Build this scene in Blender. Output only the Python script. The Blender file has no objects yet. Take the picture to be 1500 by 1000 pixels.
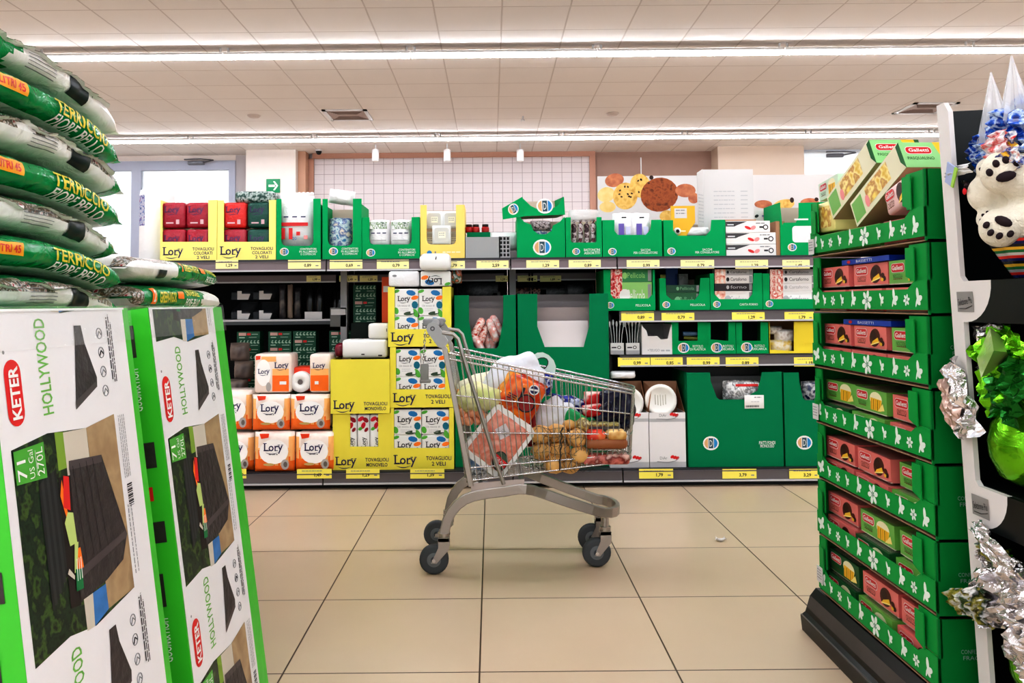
import bpy, bmesh, math, random
from mathutils import Vector, Matrix, noise
random.seed(7)
PI = math.pi
scene = bpy.context.scene
COL = scene.collection
V3 = Vector

# ------------------------------------------------------------------ camera
FPX = 1155.0
PITCH, ROLL = math.radians(2.5), math.radians(0.5)
CX = 719.0
CY = 445.0 - FPX * math.tan(PITCH)
CAMZ = 1.12
FWD = V3((0, math.cos(PITCH), math.sin(PITCH)))
UP0 = V3((0, -math.sin(PITCH), math.cos(PITCH)))
RIGHT = V3((1, 0, 0)) * math.cos(ROLL) - UP0 * math.sin(ROLL)
UP = UP0 * math.cos(ROLL) + V3((1, 0, 0)) * math.sin(ROLL)
CAM = V3((0, 0, CAMZ))
def at(px, py, Y):
    """point of the plane y = Y that was measured at this spot of the photo"""
    d = RIGHT * ((px - CX) / FPX) + UP * ((CY - py) / FPX) + FWD
    return CAM + d * (Y / d.y)
def ax(px, Y, py=445): return at(px, py, Y).x
def az(px, py, Y): return at(px, py, Y).z
def span(x0, y0, x1, y1, Y):
    a = at((x0 + x1) / 2, y0, Y); b = at((x0 + x1) / 2, y1, Y)
    l = at(x0, (y0 + y1) / 2, Y); r = at(x1, (y0 + y1) / 2, Y)
    return l.x, r.x, b.z, a.z
cam_data = bpy.data.cameras.new('camera')
cam = bpy.data.objects.new('camera', cam_data)
COL.objects.link(cam)
mw = Matrix((RIGHT, UP, -FWD)).transposed().to_4x4()
mw.translation = CAM
cam.matrix_world = mw
cam_data.sensor_width = 36.0
cam_data.lens = 36.0 * FPX / 1500.0
cam_data.shift_x = (750.0 - CX) / 1500.0
cam_data.shift_y = (CY - 500.0) / 1500.0
cam_data.clip_start = 0.05
cam_data.clip_end = 200
scene.camera = cam

# ------------------------------------------------------------------ materials
def lin(c):
    c = c / 255.0
    return c / 12.92 if c <= 0.04045 else ((c + 0.055) / 1.055) ** 2.4
def rgb(c): return (lin(c[0]), lin(c[1]), lin(c[2]), 1.0)
MATS = {}
def mat(name, c=(200, 200, 200), rough=0.5, metal=0.0, bump=None, var=0.0, vscale=6.0, coat=0.0, emit=0.0, alpha=1.0, spec=0.5):
    """bump = (scale, strength, distortion)"""
    if name in MATS: return MATS[name]
    m = bpy.data.materials.new(name); m.use_nodes = True
    nt = m.node_tree; b = nt.nodes['Principled BSDF']
    b.inputs['Base Color'].default_value = rgb(c)
    b.inputs['Roughness'].default_value = rough
    b.inputs['Metallic'].default_value = metal
    b.inputs['Coat Weight'].default_value = coat
    b.inputs['Coat Roughness'].default_value = 0.12
    b.inputs['Specular IOR Level'].default_value = spec
    b.inputs['Alpha'].default_value = alpha
    if emit:
        b.inputs['Emission Color'].default_value = rgb(c); b.inputs['Emission Strength'].default_value = emit
    tc = None
    if bump or var:
        tc = nt.nodes.new('ShaderNodeTexCoord')
    if var:
        n = nt.nodes.new('ShaderNodeTexNoise'); n.inputs['Scale'].default_value = vscale; n.inputs['Detail'].default_value = 4
        nt.links.new(tc.outputs['Object'], n.inputs['Vector'])
        mr = nt.nodes.new('ShaderNodeMapRange')
        mr.inputs['From Min'].default_value = 0.25; mr.inputs['From Max'].default_value = 0.75
        mr.inputs['To Min'].default_value = 1 - var; mr.inputs['To Max'].default_value = 1 + var
        nt.links.new(n.outputs['Fac'], mr.inputs['Value'])
        mx = nt.nodes.new('ShaderNodeMix'); mx.data_type = 'RGBA'; mx.blend_type = 'MULTIPLY'
        mx.inputs[0].default_value = 1.0; mx.inputs[6].default_value = rgb(c)
        nt.links.new(mr.outputs['Result'], mx.inputs[7]); nt.links.new(mx.outputs[2], b.inputs['Base Color'])
    if bump:
        n = nt.nodes.new('ShaderNodeTexNoise'); n.inputs['Scale'].default_value = bump[0]; n.inputs['Detail'].default_value = 3
        n.inputs['Distortion'].default_value = bump[2] if len(bump) > 2 else 0.0
        nt.links.new(tc.outputs['Object'], n.inputs['Vector'])
        bp = nt.nodes.new('ShaderNodeBump'); bp.inputs['Strength'].default_value = bump[1]; bp.inputs['Distance'].default_value = 0.01
        nt.links.new(n.outputs['Fac'], bp.inputs['Height']); nt.links.new(bp.outputs['Normal'], b.inputs['Normal'])
    MATS[name] = m
    return m
def speckle(name, cols, scale=40, rough=0.4, detail=2, vor=False, bump=0.0):
    """procedural patches of several colours (mixed small print, photos, produce)"""
    if name in MATS: return MATS[name]
    m = bpy.data.materials.new(name); m.use_nodes = True
    nt = m.node_tree; b = nt.nodes['Principled BSDF']; b.inputs['Roughness'].default_value = rough
    tc = nt.nodes.new('ShaderNodeTexCoord')
    if vor:
        n = nt.nodes.new('ShaderNodeTexVoronoi'); n.inputs['Scale'].default_value = scale; src = n.outputs['Color']
    else:
        n = nt.nodes.new('ShaderNodeTexNoise'); n.inputs['Scale'].default_value = scale; n.inputs['Detail'].default_value = detail; src = n.outputs['Fac']
    nt.links.new(tc.outputs['Object'], n.inputs['Vector'])
    cr = nt.nodes.new('ShaderNodeValToRGB'); cr.color_ramp.interpolation = 'CONSTANT' if vor else 'LINEAR'
    el = cr.color_ramp.elements; k = len(cols)
    lo, hi = (0.0, 1.0) if vor else (0.33, 0.67)
    pos = [lo + (hi - lo) * i / (k if vor else max(1, k - 1)) for i in range(k)]
    el[0].position = pos[0]; el[0].color = rgb(cols[0]); el[1].position = pos[1]; el[1].color = rgb(cols[1])
    for p, c in zip(pos[2:], cols[2:]):
        e = el.new(p); e.color = rgb(c)
    nt.links.new(src, cr.inputs['Fac']); nt.links.new(cr.outputs['Color'], b.inputs['Base Color'])
    if bump:
        bp = nt.nodes.new('ShaderNodeBump'); bp.inputs['Strength'].default_value = bump; bp.inputs['Distance'].default_value = 0.01
        nt.links.new(n.outputs['Distance' if vor else 'Fac'], bp.inputs['Height']); nt.links.new(bp.outputs['Normal'], b.inputs['Normal'])
    MATS[name] = m
    return m
def clear(name, tint=(235, 238, 240), op=0.25, rough=0.08, bump=(25, 0.6, 1.0)):
    """clear plastic film: mostly see-through with white streaks and sheen"""
    if name in MATS: return MATS[name]
    m = mat(name, tint, rough, bump=bump)
    nt = m.node_tree; b = nt.nodes['Principled BSDF']; o = nt.nodes['Material Output']
    t = nt.nodes.new('ShaderNodeBsdfTransparent'); mx = nt.nodes.new('ShaderNodeMixShader'); mx.inputs[0].default_value = op
    nt.links.new(t.outputs[0], mx.inputs[1]); nt.links.new(b.outputs[0], mx.inputs[2]); nt.links.new(mx.outputs[0], o.inputs['Surface'])
    return m

WHITE = mat('white card', (232, 230, 228), 0.55)
WHITEG = mat('white gloss film', (232, 230, 232), 0.25, bump=(22, 0.5, 1.2))
PAPER = mat('white paper', (210, 206, 205), 0.7)
INK = mat('dark ink', (38, 34, 40), 0.6)
NAVY = mat('navy ink', (34, 30, 84), 0.5)
GREYINK = mat('grey ink', (140, 138, 140), 0.6)
LGREY = mat('light grey print', (186, 184, 186), 0.6)
YEL = mat('yellow card', (234, 220, 84), 0.5, var=0.03)
YEL2 = mat('pale yellow card', (248, 234, 134), 0.5, var=0.03)
YEL3 = mat('warm yellow card', (244, 212, 116), 0.5, var=0.03)
GRN = mat('bright green card', (0, 160, 96), 0.55, var=0.03, spec=.15)
GRND = mat('deep green card', (0, 126, 84), 0.55, var=0.03, spec=.15)
KRAFT = mat('kraft card', (182, 138, 108), 0.7, var=0.06)
GREYCARD = mat('grey card', (172, 160, 160), 0.7, var=0.03)
BLACK = mat('black matte', (16, 18, 20), 0.55)
DARK = mat('near black', (10, 12, 14), 0.7)
STEEL = mat('shelf steel', (112, 108, 110), 0.4, metal=0.3)
RAILG = mat('grey rail plastic', (128, 114, 118), 0.35)
RAILL = mat('pale rail lip', (196, 194, 196), 0.3)
TAGY = mat('yellow tag paper', (250, 240, 172), 0.45)
TAGY2 = mat('bright yellow tag paper', (246, 232, 108), 0.45)
ORANGE = mat('orange print', (248, 128, 34), 0.45)
RED = mat('red print', (214, 38, 40), 0.45)
BLUE = mat('blue print', (32, 120, 180), 0.45)
LEAF = mat('leaf green print', (92, 172, 66), 0.45)
TEAL = mat('teal print', (0, 108, 132), 0.45)
CREAM = mat('cream print', (244, 226, 190), 0.5)

# ------------------------------------------------------------------ mesh builder
class Fr:
    """flat frame for printing: origin, u, v, normal"""
    def __init__(s, o, u, v):
        s.o, s.u, s.v = V3(o), V3(u).normalized(), V3(v).normalized(); s.n = s.u.cross(s.v)
    def p(s, x, y, l=0.0): return s.o + s.u * x + s.v * y + s.n * l
    def sub(s, x, y, ang=0.0, l=0.0):
        c, k = math.cos(ang), math.sin(ang)
        return Fr(s.p(x, y, l), s.u * c + s.v * k, s.v * c - s.u * k)
def front(x=0, y=0, z=0): return Fr((x, y, z), (1, 0, 0), (0, 0, 1))
TXT = {}
def text_geo(s, bold=0.0):
    key = (s, bold)
    if key in TXT: return TXT[key]
    cu = bpy.data.curves.new('t', 'FONT'); cu.body = s; cu.size = 1.0; cu.resolution_u = 2; cu.offset = bold
    ob = bpy.data.objects.new('t', cu); COL.objects.link(ob)
    dg = bpy.context.evaluated_depsgraph_get(); ev = ob.evaluated_get(dg)
    me = ev.to_mesh()
    vs = [(v.co.x, v.co.y) for v in me.vertices]; fs = [tuple(p.vertices) for p in me.polygons]
    fs2 = []
    for f in fs:
        a = sum(vs[f[i]][0] * vs[f[(i + 1) % len(f)]][1] - vs[f[(i + 1) % len(f)]][0] * vs[f[i]][1] for i in range(len(f)))
        fs2.append(f if a > 0 else f[::-1])
    ev.to_mesh_clear()
    bpy.data.objects.remove(ob); bpy.data.curves.remove(cu)
    x0 = min(v[0] for v in vs); x1 = max(v[0] for v in vs)
    CAP = 0.70
    vs = [((x - x0) / CAP, y / CAP) for x, y in vs]
    TXT[key] = (vs, fs2, (x1 - x0) / CAP)
    return TXT[key]

class MB:
    def __init__(s):
        s.v, s.f, s.mi, s.sm, s.mats = [], [], [], [], []
        s.M = None
    def m(s, m):
        if m not in s.mats: s.mats.append(m)
        return s.mats.index(m)
    def add(s, vs, fs, m, smooth=False):
        o = len(s.v); i = s.m(m)
        if s.M is not None: vs = [s.M @ V3(v) for v in vs]
        s.v.extend([tuple(v) for v in vs])
        for f in fs:
            s.f.append([o + k for k in f]); s.mi.append(i); s.sm.append(smooth)
        return s
    def box(s, x0, y0, z0, x1, y1, z1, m):
        vs = [(x, y, z) for x in (x0, x1) for y in (y0, y1) for z in (z0, z1)]
        return s.add(vs, [(0, 1, 3, 2), (4, 6, 7, 5), (0, 4, 5, 1), (2, 3, 7, 6), (0, 2, 6, 4), (1, 5, 7, 3)], m)
    def rbox(s, x0, y0, z0, x1, y1, z1, r, m, seg=2, smooth=True):
        bm = bmesh.new(); bmesh.ops.create_cube(bm, size=1)
        for v in bm.verts:
            v.co = V3((x0 + (v.co.x + .5) * (x1 - x0), y0 + (v.co.y + .5) * (y1 - y0), z0 + (v.co.z + .5) * (z1 - z0)))
        r = min(r, .49 * min(x1 - x0, y1 - y0, z1 - z0))
        bmesh.ops.bevel(bm, geom=bm.edges[:], offset=r, segments=seg, profile=.5, affect='EDGES')
        bm.verts.ensure_lookup_table()
        s.add([v.co.copy() for v in bm.verts], [[v.index for v in f.verts] for f in bm.faces], m, smooth); bm.free()
        return s
    def quad(s, a, b, c, d, m): return s.add([a, b, c, d], [(0, 1, 2, 3)], m)
    def rect(s, fr, x0, y0, x1, y1, m, l=.0006):
        return s.add([fr.p(x0, y0, l), fr.p(x1, y0, l), fr.p(x1, y1, l), fr.p(x0, y1, l)], [(0, 1, 2, 3)], m)
    def poly(s, fr, pts, m, l=.0006):
        a = sum(pts[i][0] * pts[(i + 1) % len(pts)][1] - pts[(i + 1) % len(pts)][0] * pts[i][1] for i in range(len(pts)))
        if a < 0: pts = pts[::-1]
        return s.add([fr.p(x, y, l) for x, y in pts], [tuple(range(len(pts)))], m)
    def ell(s, fr, cx, cy, rx, ry, m, l=.0006, n=20, a0=0, a1=2 * PI, rot=0.0):
        full = abs(a1 - a0 - 2 * PI) < 1e-6
        pts = []
        for i in range(n + (0 if full else 1)):
            a = a0 + (a1 - a0) * i / n
            x, y = rx * math.cos(a), ry * math.sin(a)
            pts.append((cx + x * math.cos(rot) - y * math.sin(rot), cy + x * math.sin(rot) + y * math.cos(rot)))
        return s.poly(fr, pts, m, l)
    def rrect(s, fr, x0, y0, x1, y1, r, m, l=.0006, n=5):
        pts = []
        for cx, cy, a in ((x1 - r, y0 + r, -PI / 2), (x1 - r, y1 - r, 0), (x0 + r, y1 - r, PI / 2), (x0 + r, y0 + r, PI)):
            for i in range(n + 1):
                t = a + PI / 2 * i / n; pts.append((cx + r * math.cos(t), cy + r * math.sin(t)))
        return s.poly(fr, pts, m, l)
    def text(s, fr, t, x, y, h, m, l=.0008, al='c', bold=0.0, w=None, rot=0.0, warp=None):
        vs, fs, W = text_geo(t, bold)
        kx = h if w is None else w / W
        off = {'l': 0, 'c': -W * kx / 2, 'r': -W * kx}[al]
        c, k = math.cos(rot), math.sin(rot)
        out = []
        for a, b in vs:
            a, b = a * kx + off, b * h
            out.append(fr.p(x + a * c - b * k, y + a * k + b * c, l))
        return s.add(out, fs, m)
    def prism(s, fr, pts, depth, m, l=0.0, side=None):
        """outline extruded from the frame backwards by depth"""
        a = sum(pts[i][0] * pts[(i + 1) % len(pts)][1] - pts[(i + 1) % len(pts)][0] * pts[i][1] for i in range(len(pts)))
        if a < 0: pts = pts[::-1]
        n = len(pts)
        vs = [fr.p(x, y, l) for x, y in pts] + [fr.p(x, y, l - depth) for x, y in pts]
        s.add(vs, [tuple(range(n))], m)
        s.add(vs, [tuple(range(2 * n - 1, n - 1, -1))] + [(i, i + n, (i + 1) % n + n, (i + 1) % n) for i in range(n)], side or m)
        return s
    def cyl(s, p0, p1, r0, r1, m, n=12, caps=True, smooth=True):
        p0, p1 = V3(p0), V3(p1); d = (p1 - p0).normalized()
        a = d.orthogonal().normalized(); b = d.cross(a)
        vs = [p + (a * math.cos(2 * PI * i / n) + b * math.sin(2 * PI * i / n)) * r for p, r in ((p0, r0), (p1, r1)) for i in range(n)]
        s.add(vs, [(i, (i + 1) % n, (i + 1) % n + n, i + n) for i in range(n)], m, smooth)
        if caps: s.add(vs, [tuple(range(n - 1, -1, -1)), tuple(range(n, 2 * n))], m)
        return s
    def tube(s, pts, r, m, n=8, closed=False, sect=None, ref=None, flat=False):
        """sweep a round (or given) section along a polyline"""
        pts = [V3(p) for p in pts]; k = len(pts)
        if sect is None: sect = [(r * math.cos(2 * PI * i / n), r * math.sin(2 * PI * i / n)) for i in range(n)]
        n = len(sect)
        ds = []
        for i in range(k):
            if closed: d = pts[(i + 1) % k] - pts[i - 1]
            else: d = pts[min(i + 1, k - 1)] - pts[max(i - 1, 0)]
            ds.append(d.normalized())
        a = V3(ref) if ref else ds[0].orthogonal().normalized()
        vs = []
        for p, d in zip(pts, ds):
            a = (a - d * a.dot(d)).normalized(); b = d.cross(a)
            vs += [p + a * x + b * y for x, y in sect]
        fs = []
        for i in range(k if closed else k - 1):
            j = (i + 1) % k
            fs += [(i * n + q, i * n + (q + 1) % n, j * n + (q + 1) % n, j * n + q) for q in range(n)]
        s.add(vs, fs, m, not flat)
        if not closed: s.add(vs, [tuple(range(n - 1, -1, -1)), tuple(range((k - 1) * n, k * n))], m)
        return s
    def lathe(s, prof, m, n=20, M=None, smooth=True):
        """profile of (radius, z) about z"""
        vs = []; fs = []
        for r, z in prof:
            vs += [V3((r * math.cos(2 * PI * i / n), r * math.sin(2 * PI * i / n), z)) for i in range(n)]
        for j in range(len(prof) - 1):
            fs += [(j * n + i, j * n + (i + 1) % n, (j + 1) * n + (i + 1) % n, (j + 1) * n + i) for i in range(n)]
        fs.append(tuple(range(n - 1, -1, -1))); fs.append(tuple(range((len(prof) - 1) * n, len(prof) * n)))
        if M is not None: vs = [M @ v for v in vs]
        return s.add(vs, fs, m, smooth)
    def ball(s, c, r, m, n=14, k=9, jit=0.0, seed=0, M=None):
        r = V3(r) if hasattr(r, '__len__') else V3((r, r, r))
        vs = []; fs = []
        for j in range(k + 1):
            t = PI * j / k
            for i in range(n):
                a = 2 * PI * i / n
                d = V3((math.sin(t) * math.cos(a), math.sin(t) * math.sin(a), math.cos(t)))
                q = 1 + jit * noise.noise(d * 2.2 + V3((seed * 3.1, seed, 0)))
                p = V3((d.x * r.x * q, d.y * r.y * q, d.z * r.z * q))
                if M is not None: p = M @ p
                vs.append(p + V3(c))
        for j in range(k):
            fs += [(j * n + i, (j + 1) * n + i, (j + 1) * n + (i + 1) % n, j * n + (i + 1) % n) for i in range(n)]
        return s.add(vs, fs, m, True)
    def grid(s, fn, nu, nv, matf, smooth=True, closed_v=False):
        """surface fn(u,v) for u,v in 0..1; matf(u,v) -> material"""
        o = len(s.v); pts = []
        for i in range(nu + 1):
            for j in range(nv + 1): pts.append(fn(i / nu, j / nv))
        if s.M is not None: pts = [s.M @ V3(p) for p in pts]
        s.v.extend([tuple(p) for p in pts])
        for i in range(nu):
            for j in range(nv):
                a = o + i * (nv + 1) + j
                s.f.append([a, a + nv + 1, a + nv + 2, a + 1])
                s.mi.append(s.m(matf((i + .5) / nu, (j + .5) / nv) if callable(matf) else matf)); s.sm.append(smooth)
        return s
    def pillow(s, w, h, t, m, seed=0, nu=14, nv=10, wr=.12, back=None, p=3.0, fin=0.0, finm=None, c=(0, 0, 0), rnd=.14):
        """stuffed bag standing in the xz plane: width w, height h, thickness t, front to -y"""
        c = V3(c)
        def side(sg):
            def fn(u, v):
                a, b = u * 2 - 1, v * 2 - 1
                q = max(0.0, (1 - abs(a) ** p)) ** .5 * max(0.0, (1 - abs(b) ** p)) ** .5
                k = 1 - .06 * (1 - q)
                n = noise.noise(V3((u * 5 + seed * 7.7, v * 5, sg * 9))) + .6 * noise.noise(V3((u * 13 + seed, v * 11, 5 + sg)))
                e_ = 1 + rnd * .35 * noise.noise(V3((a * 1.7 + seed * 3.3, b * 1.7, 2)))
                return c + V3((a * w / 2 * math.sqrt(1 - rnd * b * b / 2) * e_, -sg * (q * t / 2 + n * wr * t * .5 * q), b * h / 2 * math.sqrt(1 - rnd * a * a / 2) * k * e_))
            return fn
        s.grid(side(1), nu, nv, m); s.grid(lambda u, v: side(-1)(1 - u, v), nu, nv, back or m)
        if fin:
            for sg in (-1, 1):
                pts = []
                N = 16
                for i in range(N + 1):
                    x = (i / N - .5) * w * .95
                    z0 = sg * h / 2 * .93
                    pts.append((x, z0)); pts.append((x, z0 + sg * (fin + (.3 * fin if i % 2 else 0))))
                vs = [c + V3((x, .0008 * (1 if k % 4 < 2 else -1), z)) for k, (x, z) in enumerate(pts)]
                s.add(vs, [(2 * i, 2 * i + 1, 2 * i + 3, 2 * i + 2) for i in range(N)], finm or m)
        return s
    def build(s, name, parent=None, loc=(0, 0, 0), rot=None):
        me = bpy.data.meshes.new(name); me.from_pydata(s.v, [], s.f)
        for m in s.mats: me.materials.append(m)
        me.polygons.foreach_set('material_index', s.mi); me.polygons.foreach_set('use_smooth', s.sm)
        me.validate(); me.update()
        o = bpy.data.objects.new(name, me); COL.objects.link(o)
        o.location = loc
        if rot: o.rotation_euler = rot
        if parent: o.parent = parent
        return o

def tag(o, label, cat, group=None, kind=None):
    o['label'] = label; o['category'] = cat
    if group: o['group'] = group
    if kind: o['kind'] = kind
    return o
def thing(name, label, cat, loc=(0, 0, 0), rot=(0, 0, 0), group=None):
    o = bpy.data.objects.new(name, None); COL.objects.link(o)
    o.empty_display_size = .1
    o.location = loc; o.rotation_euler = rot
    return tag(o, label, cat, group)
def struct(name, mb, loc=(0, 0, 0), parent=None):
    o = mb.build(name, parent, loc)
    if not parent: o['kind'] = 'structure'
    return o
def dup(root, loc=None, rot=None, label=None, group=None, skip=()):
    r = root.copy(); COL.objects.link(r)
    if loc is not None: r.location = loc
    if rot is not None: r.rotation_euler = rot
    if label: r['label'] = label
    if group: r['group'] = group
    for ch in list(root.children):
        if ch.name.split('.')[0] in skip: continue
        c = ch.copy(); COL.objects.link(c); c.parent = r
        for g in ch.children:
            d = g.copy(); COL.objects.link(d); d.parent = c
    return r
ORD = ['topmost', 'second', 'third', 'fourth', 'fifth', 'sixth', 'seventh', 'eighth', 'ninth', 'tenth', 'eleventh', 'twelfth', 'thirteenth', 'fourteenth', 'fifteenth', 'sixteenth']
FIRST = ['first'] + ORD[1:]

# printed marks used on several packs
def lory(mb, fr, x, y, w, m=None, l=.0009):
    """serif wordmark with a swoosh, x,y = lower left of the letters, w = width"""
    m = m or NAVY
    h = w * .42
    mb.text(fr, 'Lory', x + w / 2, y, h, m, l, bold=.012, w=w)
    t = h * .09
    mb.rect(fr, x - w * .03, y, x + w * .30, y + t, m, l); mb.rect(fr, x - w * .05, y + h - t, x + w * .14, y + h, m, l)
    mb.rect(fr, x + w * .255, y, x + w * .285, y + h * .28, m, l)
    mb.rect(fr, x + w * .59, y, x + w * .74, y + t * .9, m, l)
    mb.rect(fr, x + w * .74, y + h * .70, x + w * .86, y + h * .78, m, l); mb.rect(fr, x + w * .93, y + h * .70, x + w * 1.03, y + h * .78, m, l)
    top = [(x + w * (.06 + .74 * i / 10), y - h * .16 - h * .22 * math.sin(PI * i / 10) * (1 - .3 * i / 10)) for i in range(11)]
    bot = [(x + w * (.06 + .74 * i / 10), y - h * .16 - h * .34 * math.sin(PI * i / 10) * (1 - .3 * i / 10)) for i in range(10, -1, -1)]
    mb.poly(fr, top + bot[1:-1], m, l)
def dlogo(mb, fr, cx, cy, r, l=.0008):
    """white-ringed oval of three coloured columns with a letter D"""
    mb.ell(fr, cx, cy, r * 1.12, r * .98, WHITE, l, 18)
    mb.ell(fr, cx - r * .12, cy, r * .8, r * .76, mat('logo tan', (216, 170, 120)), l + .0004, 10, PI * .62, PI * 1.38)
    mb.ell(fr, cx + r * .12, cy, r * .8, r * .76, mat('logo blue', (40, 140, 200)), l + .0004, 10, -PI * .38, PI * .38)
    mb.rect(fr, cx - r * .32, cy - r * .7, cx + r * .32, cy + r * .7, mat('logo slate', (52, 84, 96)), l + .0004)
    mb.text(fr, 'D', cx, cy - r * .45, r * .9, WHITE, l + .0008, w=r * .4)
def lines(mb, fr, x0, x1, y, n, dy, h, m, seed=0, l=.0008):
    """rows of unreadably small print as short dashes"""
    rr = random.Random(seed)
    for k in range(n):
        x = x0
        while x < x1:
            w = h * rr.uniform(1.5, 5); xe = min(x + w, x1)
            mb.rect(fr, x, y - k * dy, xe, y - k * dy + h, m, l); x = xe + h * .7
def barcode(mb, fr, x0, y0, x1, y1, seed=0, l=.001):
    rr = random.Random(seed); x = x0
    while x < x1:
        w = (x1 - x0) / rr.choice([30, 40, 60]); mb.rect(fr, x, y0, min(x + w, x1), y1, INK, l); x += w * rr.uniform(1.6, 2.6)
def swap(vs, k): return [(v[0] * k, v[1] * k) for v in vs]
def flower(mb, fr, cx, cy, r, m, c=None, l=.0006):
    for i in range(6):
        a = 2 * PI * i / 6 + .2
        mb.ell(fr, cx + r * .62 * math.cos(a), cy + r * .62 * math.sin(a), r * .42, r * .26, m, l + i * .00004, 8, rot=a)
    if c: mb.ell(fr, cx, cy, r * .22, r * .22, c, l + .0005, 8)
def butterfly(mb, fr, cx, cy, r, m, ang=0.0, l=.0006, side=False):
    f = fr.sub(cx, cy, ang)
    if side:
        mb.ell(f, -.1 * r, .5 * r, r * .25, r * .62, m, l, 10, rot=.25); mb.ell(f, .32 * r, .1 * r, r * .5, r * .3, m, l + .0001, 10, rot=.5)
        mb.ell(f, -.15 * r, -.35 * r, r * .13, r * .5, m, l + .0002, 8, rot=-.2); mb.ell(f, .22 * r, -.3 * r, r * .38, r * .24, m, l + .0003, 8, rot=-.35)
    else:
        for sg in (-1, 1):
            mb.ell(f, sg * .48 * r, .34 * r, r * .55, r * .34, m, l, 10, rot=sg * .7); mb.ell(f, sg * .36 * r, -.34 * r, r * .4, r * .27, m, l + .0001, 10, rot=-sg * .6)
        mb.ell(f, 0, 0, r * .1, r * .6, m, l + .0002, 8)
# ================================================================== SETTING
scene.view_settings.view_transform = 'Standard'
scene.view_settings.look = 'High Contrast'
scene.view_settings.exposure = 0.0
w = bpy.data.worlds.new('sky'); scene.world = w; w.use_nodes = True
w.node_tree.nodes['Background'].inputs[0].default_value = (0.92, 0.96, 1.0, 1)
w.node_tree.nodes['Background'].inputs[1].default_value = 1.05

YB = 13.5           # back wall
HC = 3.72           # ceiling
XL, XR, YN = -9.0, 9.0, -4.2

def tile_mat(name, base, line, size, off, lw, rough, var, bumpk=0.0, mott=0.0, coat=0.0):
    m = bpy.data.materials.new(name); m.use_nodes = True
    nt = m.node_tree; N = nt.nodes; L = nt.links; b = N['Principled BSDF']
    b.inputs['Roughness'].default_value = rough; b.inputs['Coat Weight'].default_value = coat; b.inputs['Coat Roughness'].default_value = .2
    geo = N.new('ShaderNodeNewGeometry')
    sx = N.new('ShaderNodeSeparateXYZ'); L.new(geo.outputs['Position'], sx.inputs[0])
    def mth(op, a, c=None):
        n = N.new('ShaderNodeMath'); n.operation = op
        for k, q in ((0, a), (1, c)):
            if q is None: continue
            if isinstance(q, (int, float)): n.inputs[k].default_value = q
            else: L.new(q, n.inputs[k])
        return n.outputs[0]
    us = []; ids = []
    for ax_, sz, of in (('X', size[0], off[0]), ('Y', size[1], off[1])):
        t = mth('DIVIDE', mth('SUBTRACT', sx.outputs[ax_], of), sz)
        ids.append(mth('FLOOR', t))
        f = mth('FRACT', t)
        d = mth('MULTIPLY', mth('MINIMUM', f, mth('SUBTRACT', 1.0, f)), sz)
        us.append(d)
    d = mth('MINIMUM', us[0], us[1])
    mr = N.new('ShaderNodeMapRange'); mr.interpolation_type = 'SMOOTHSTEP'
    mr.inputs['From Min'].default_value = lw * .45; mr.inputs['From Max'].default_value = lw
    L.new(d, mr.inputs['Value'])
    cmb = N.new('ShaderNodeCombineXYZ'); L.new(ids[0], cmb.inputs[0]); L.new(ids[1], cmb.inputs[1])
    wn = N.new('ShaderNodeTexWhiteNoise'); wn.noise_dimensions = '2D'; L.new(cmb.outputs[0], wn.inputs['Vector'])
    nz = N.new('ShaderNodeTexNoise'); nz.inputs['Scale'].default_value = 3.0; nz.inputs['Detail'].default_value = 6; L.new(geo.outputs['Position'], nz.inputs['Vector'])
    k = mth('ADD', mth('MULTIPLY', mth('SUBTRACT', wn.outputs['Value'], .5), var), mth('ADD', 1.0, mth('MULTIPLY', mth('SUBTRACT', nz.outputs['Fac'], .5), mott)))
    mx = N.new('ShaderNodeMix'); mx.data_type = 'RGBA'; mx.blend_type = 'MULTIPLY'; mx.inputs[0].default_value = 1; mx.inputs[6].default_value = rgb(base)
    L.new(k, mx.inputs[7])
    m2 = N.new('ShaderNodeMix'); m2.data_type = 'RGBA'; m2.inputs[6].default_value = rgb(line); L.new(mx.outputs[2], m2.inputs[7]); L.new(mr.outputs['Result'], m2.inputs[0])
    L.new(m2.outputs[2], b.inputs['Base Color'])
    if bumpk:
        bp = N.new('ShaderNodeBump'); bp.inputs['Strength'].default_value = bumpk; bp.inputs['Distance'].default_value = .004
        L.new(mr.outputs['Result'], bp.inputs['Height']); L.new(bp.outputs['Normal'], b.inputs['Normal'])
    return m
FLOOR = tile_mat('beige floor tile', (204, 182, 158), (70, 48, 36), (.6, .6), (-.045, .054), .0034, .34, .05, .5, .10)
CEIL = tile_mat('ceiling tile', (224, 219, 216), (196, 188, 184), (.6, .6), (.118, .2), .010, .8, .035, .4, .04)
struct('floor', MB().box(XL, YN, -.1, XR, YB + .3, 0, FLOOR))
struct('ceiling', MB().box(XL, YN, HC, XR, YB + .3, HC + .1, CEIL))
WALLW = mat('pale wall paint', (222, 212, 206), .7, var=.02)
WALLT = mat('taupe wall paint', (158, 130, 118), .7, var=.03)
struct('wall_left', MB().box(XL - .15, YN, 0, XL, YB, HC, WALLW))
struct('wall_right', MB().box(XR, YN, 0, XR + .15, YB, HC, WALLW))

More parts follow.
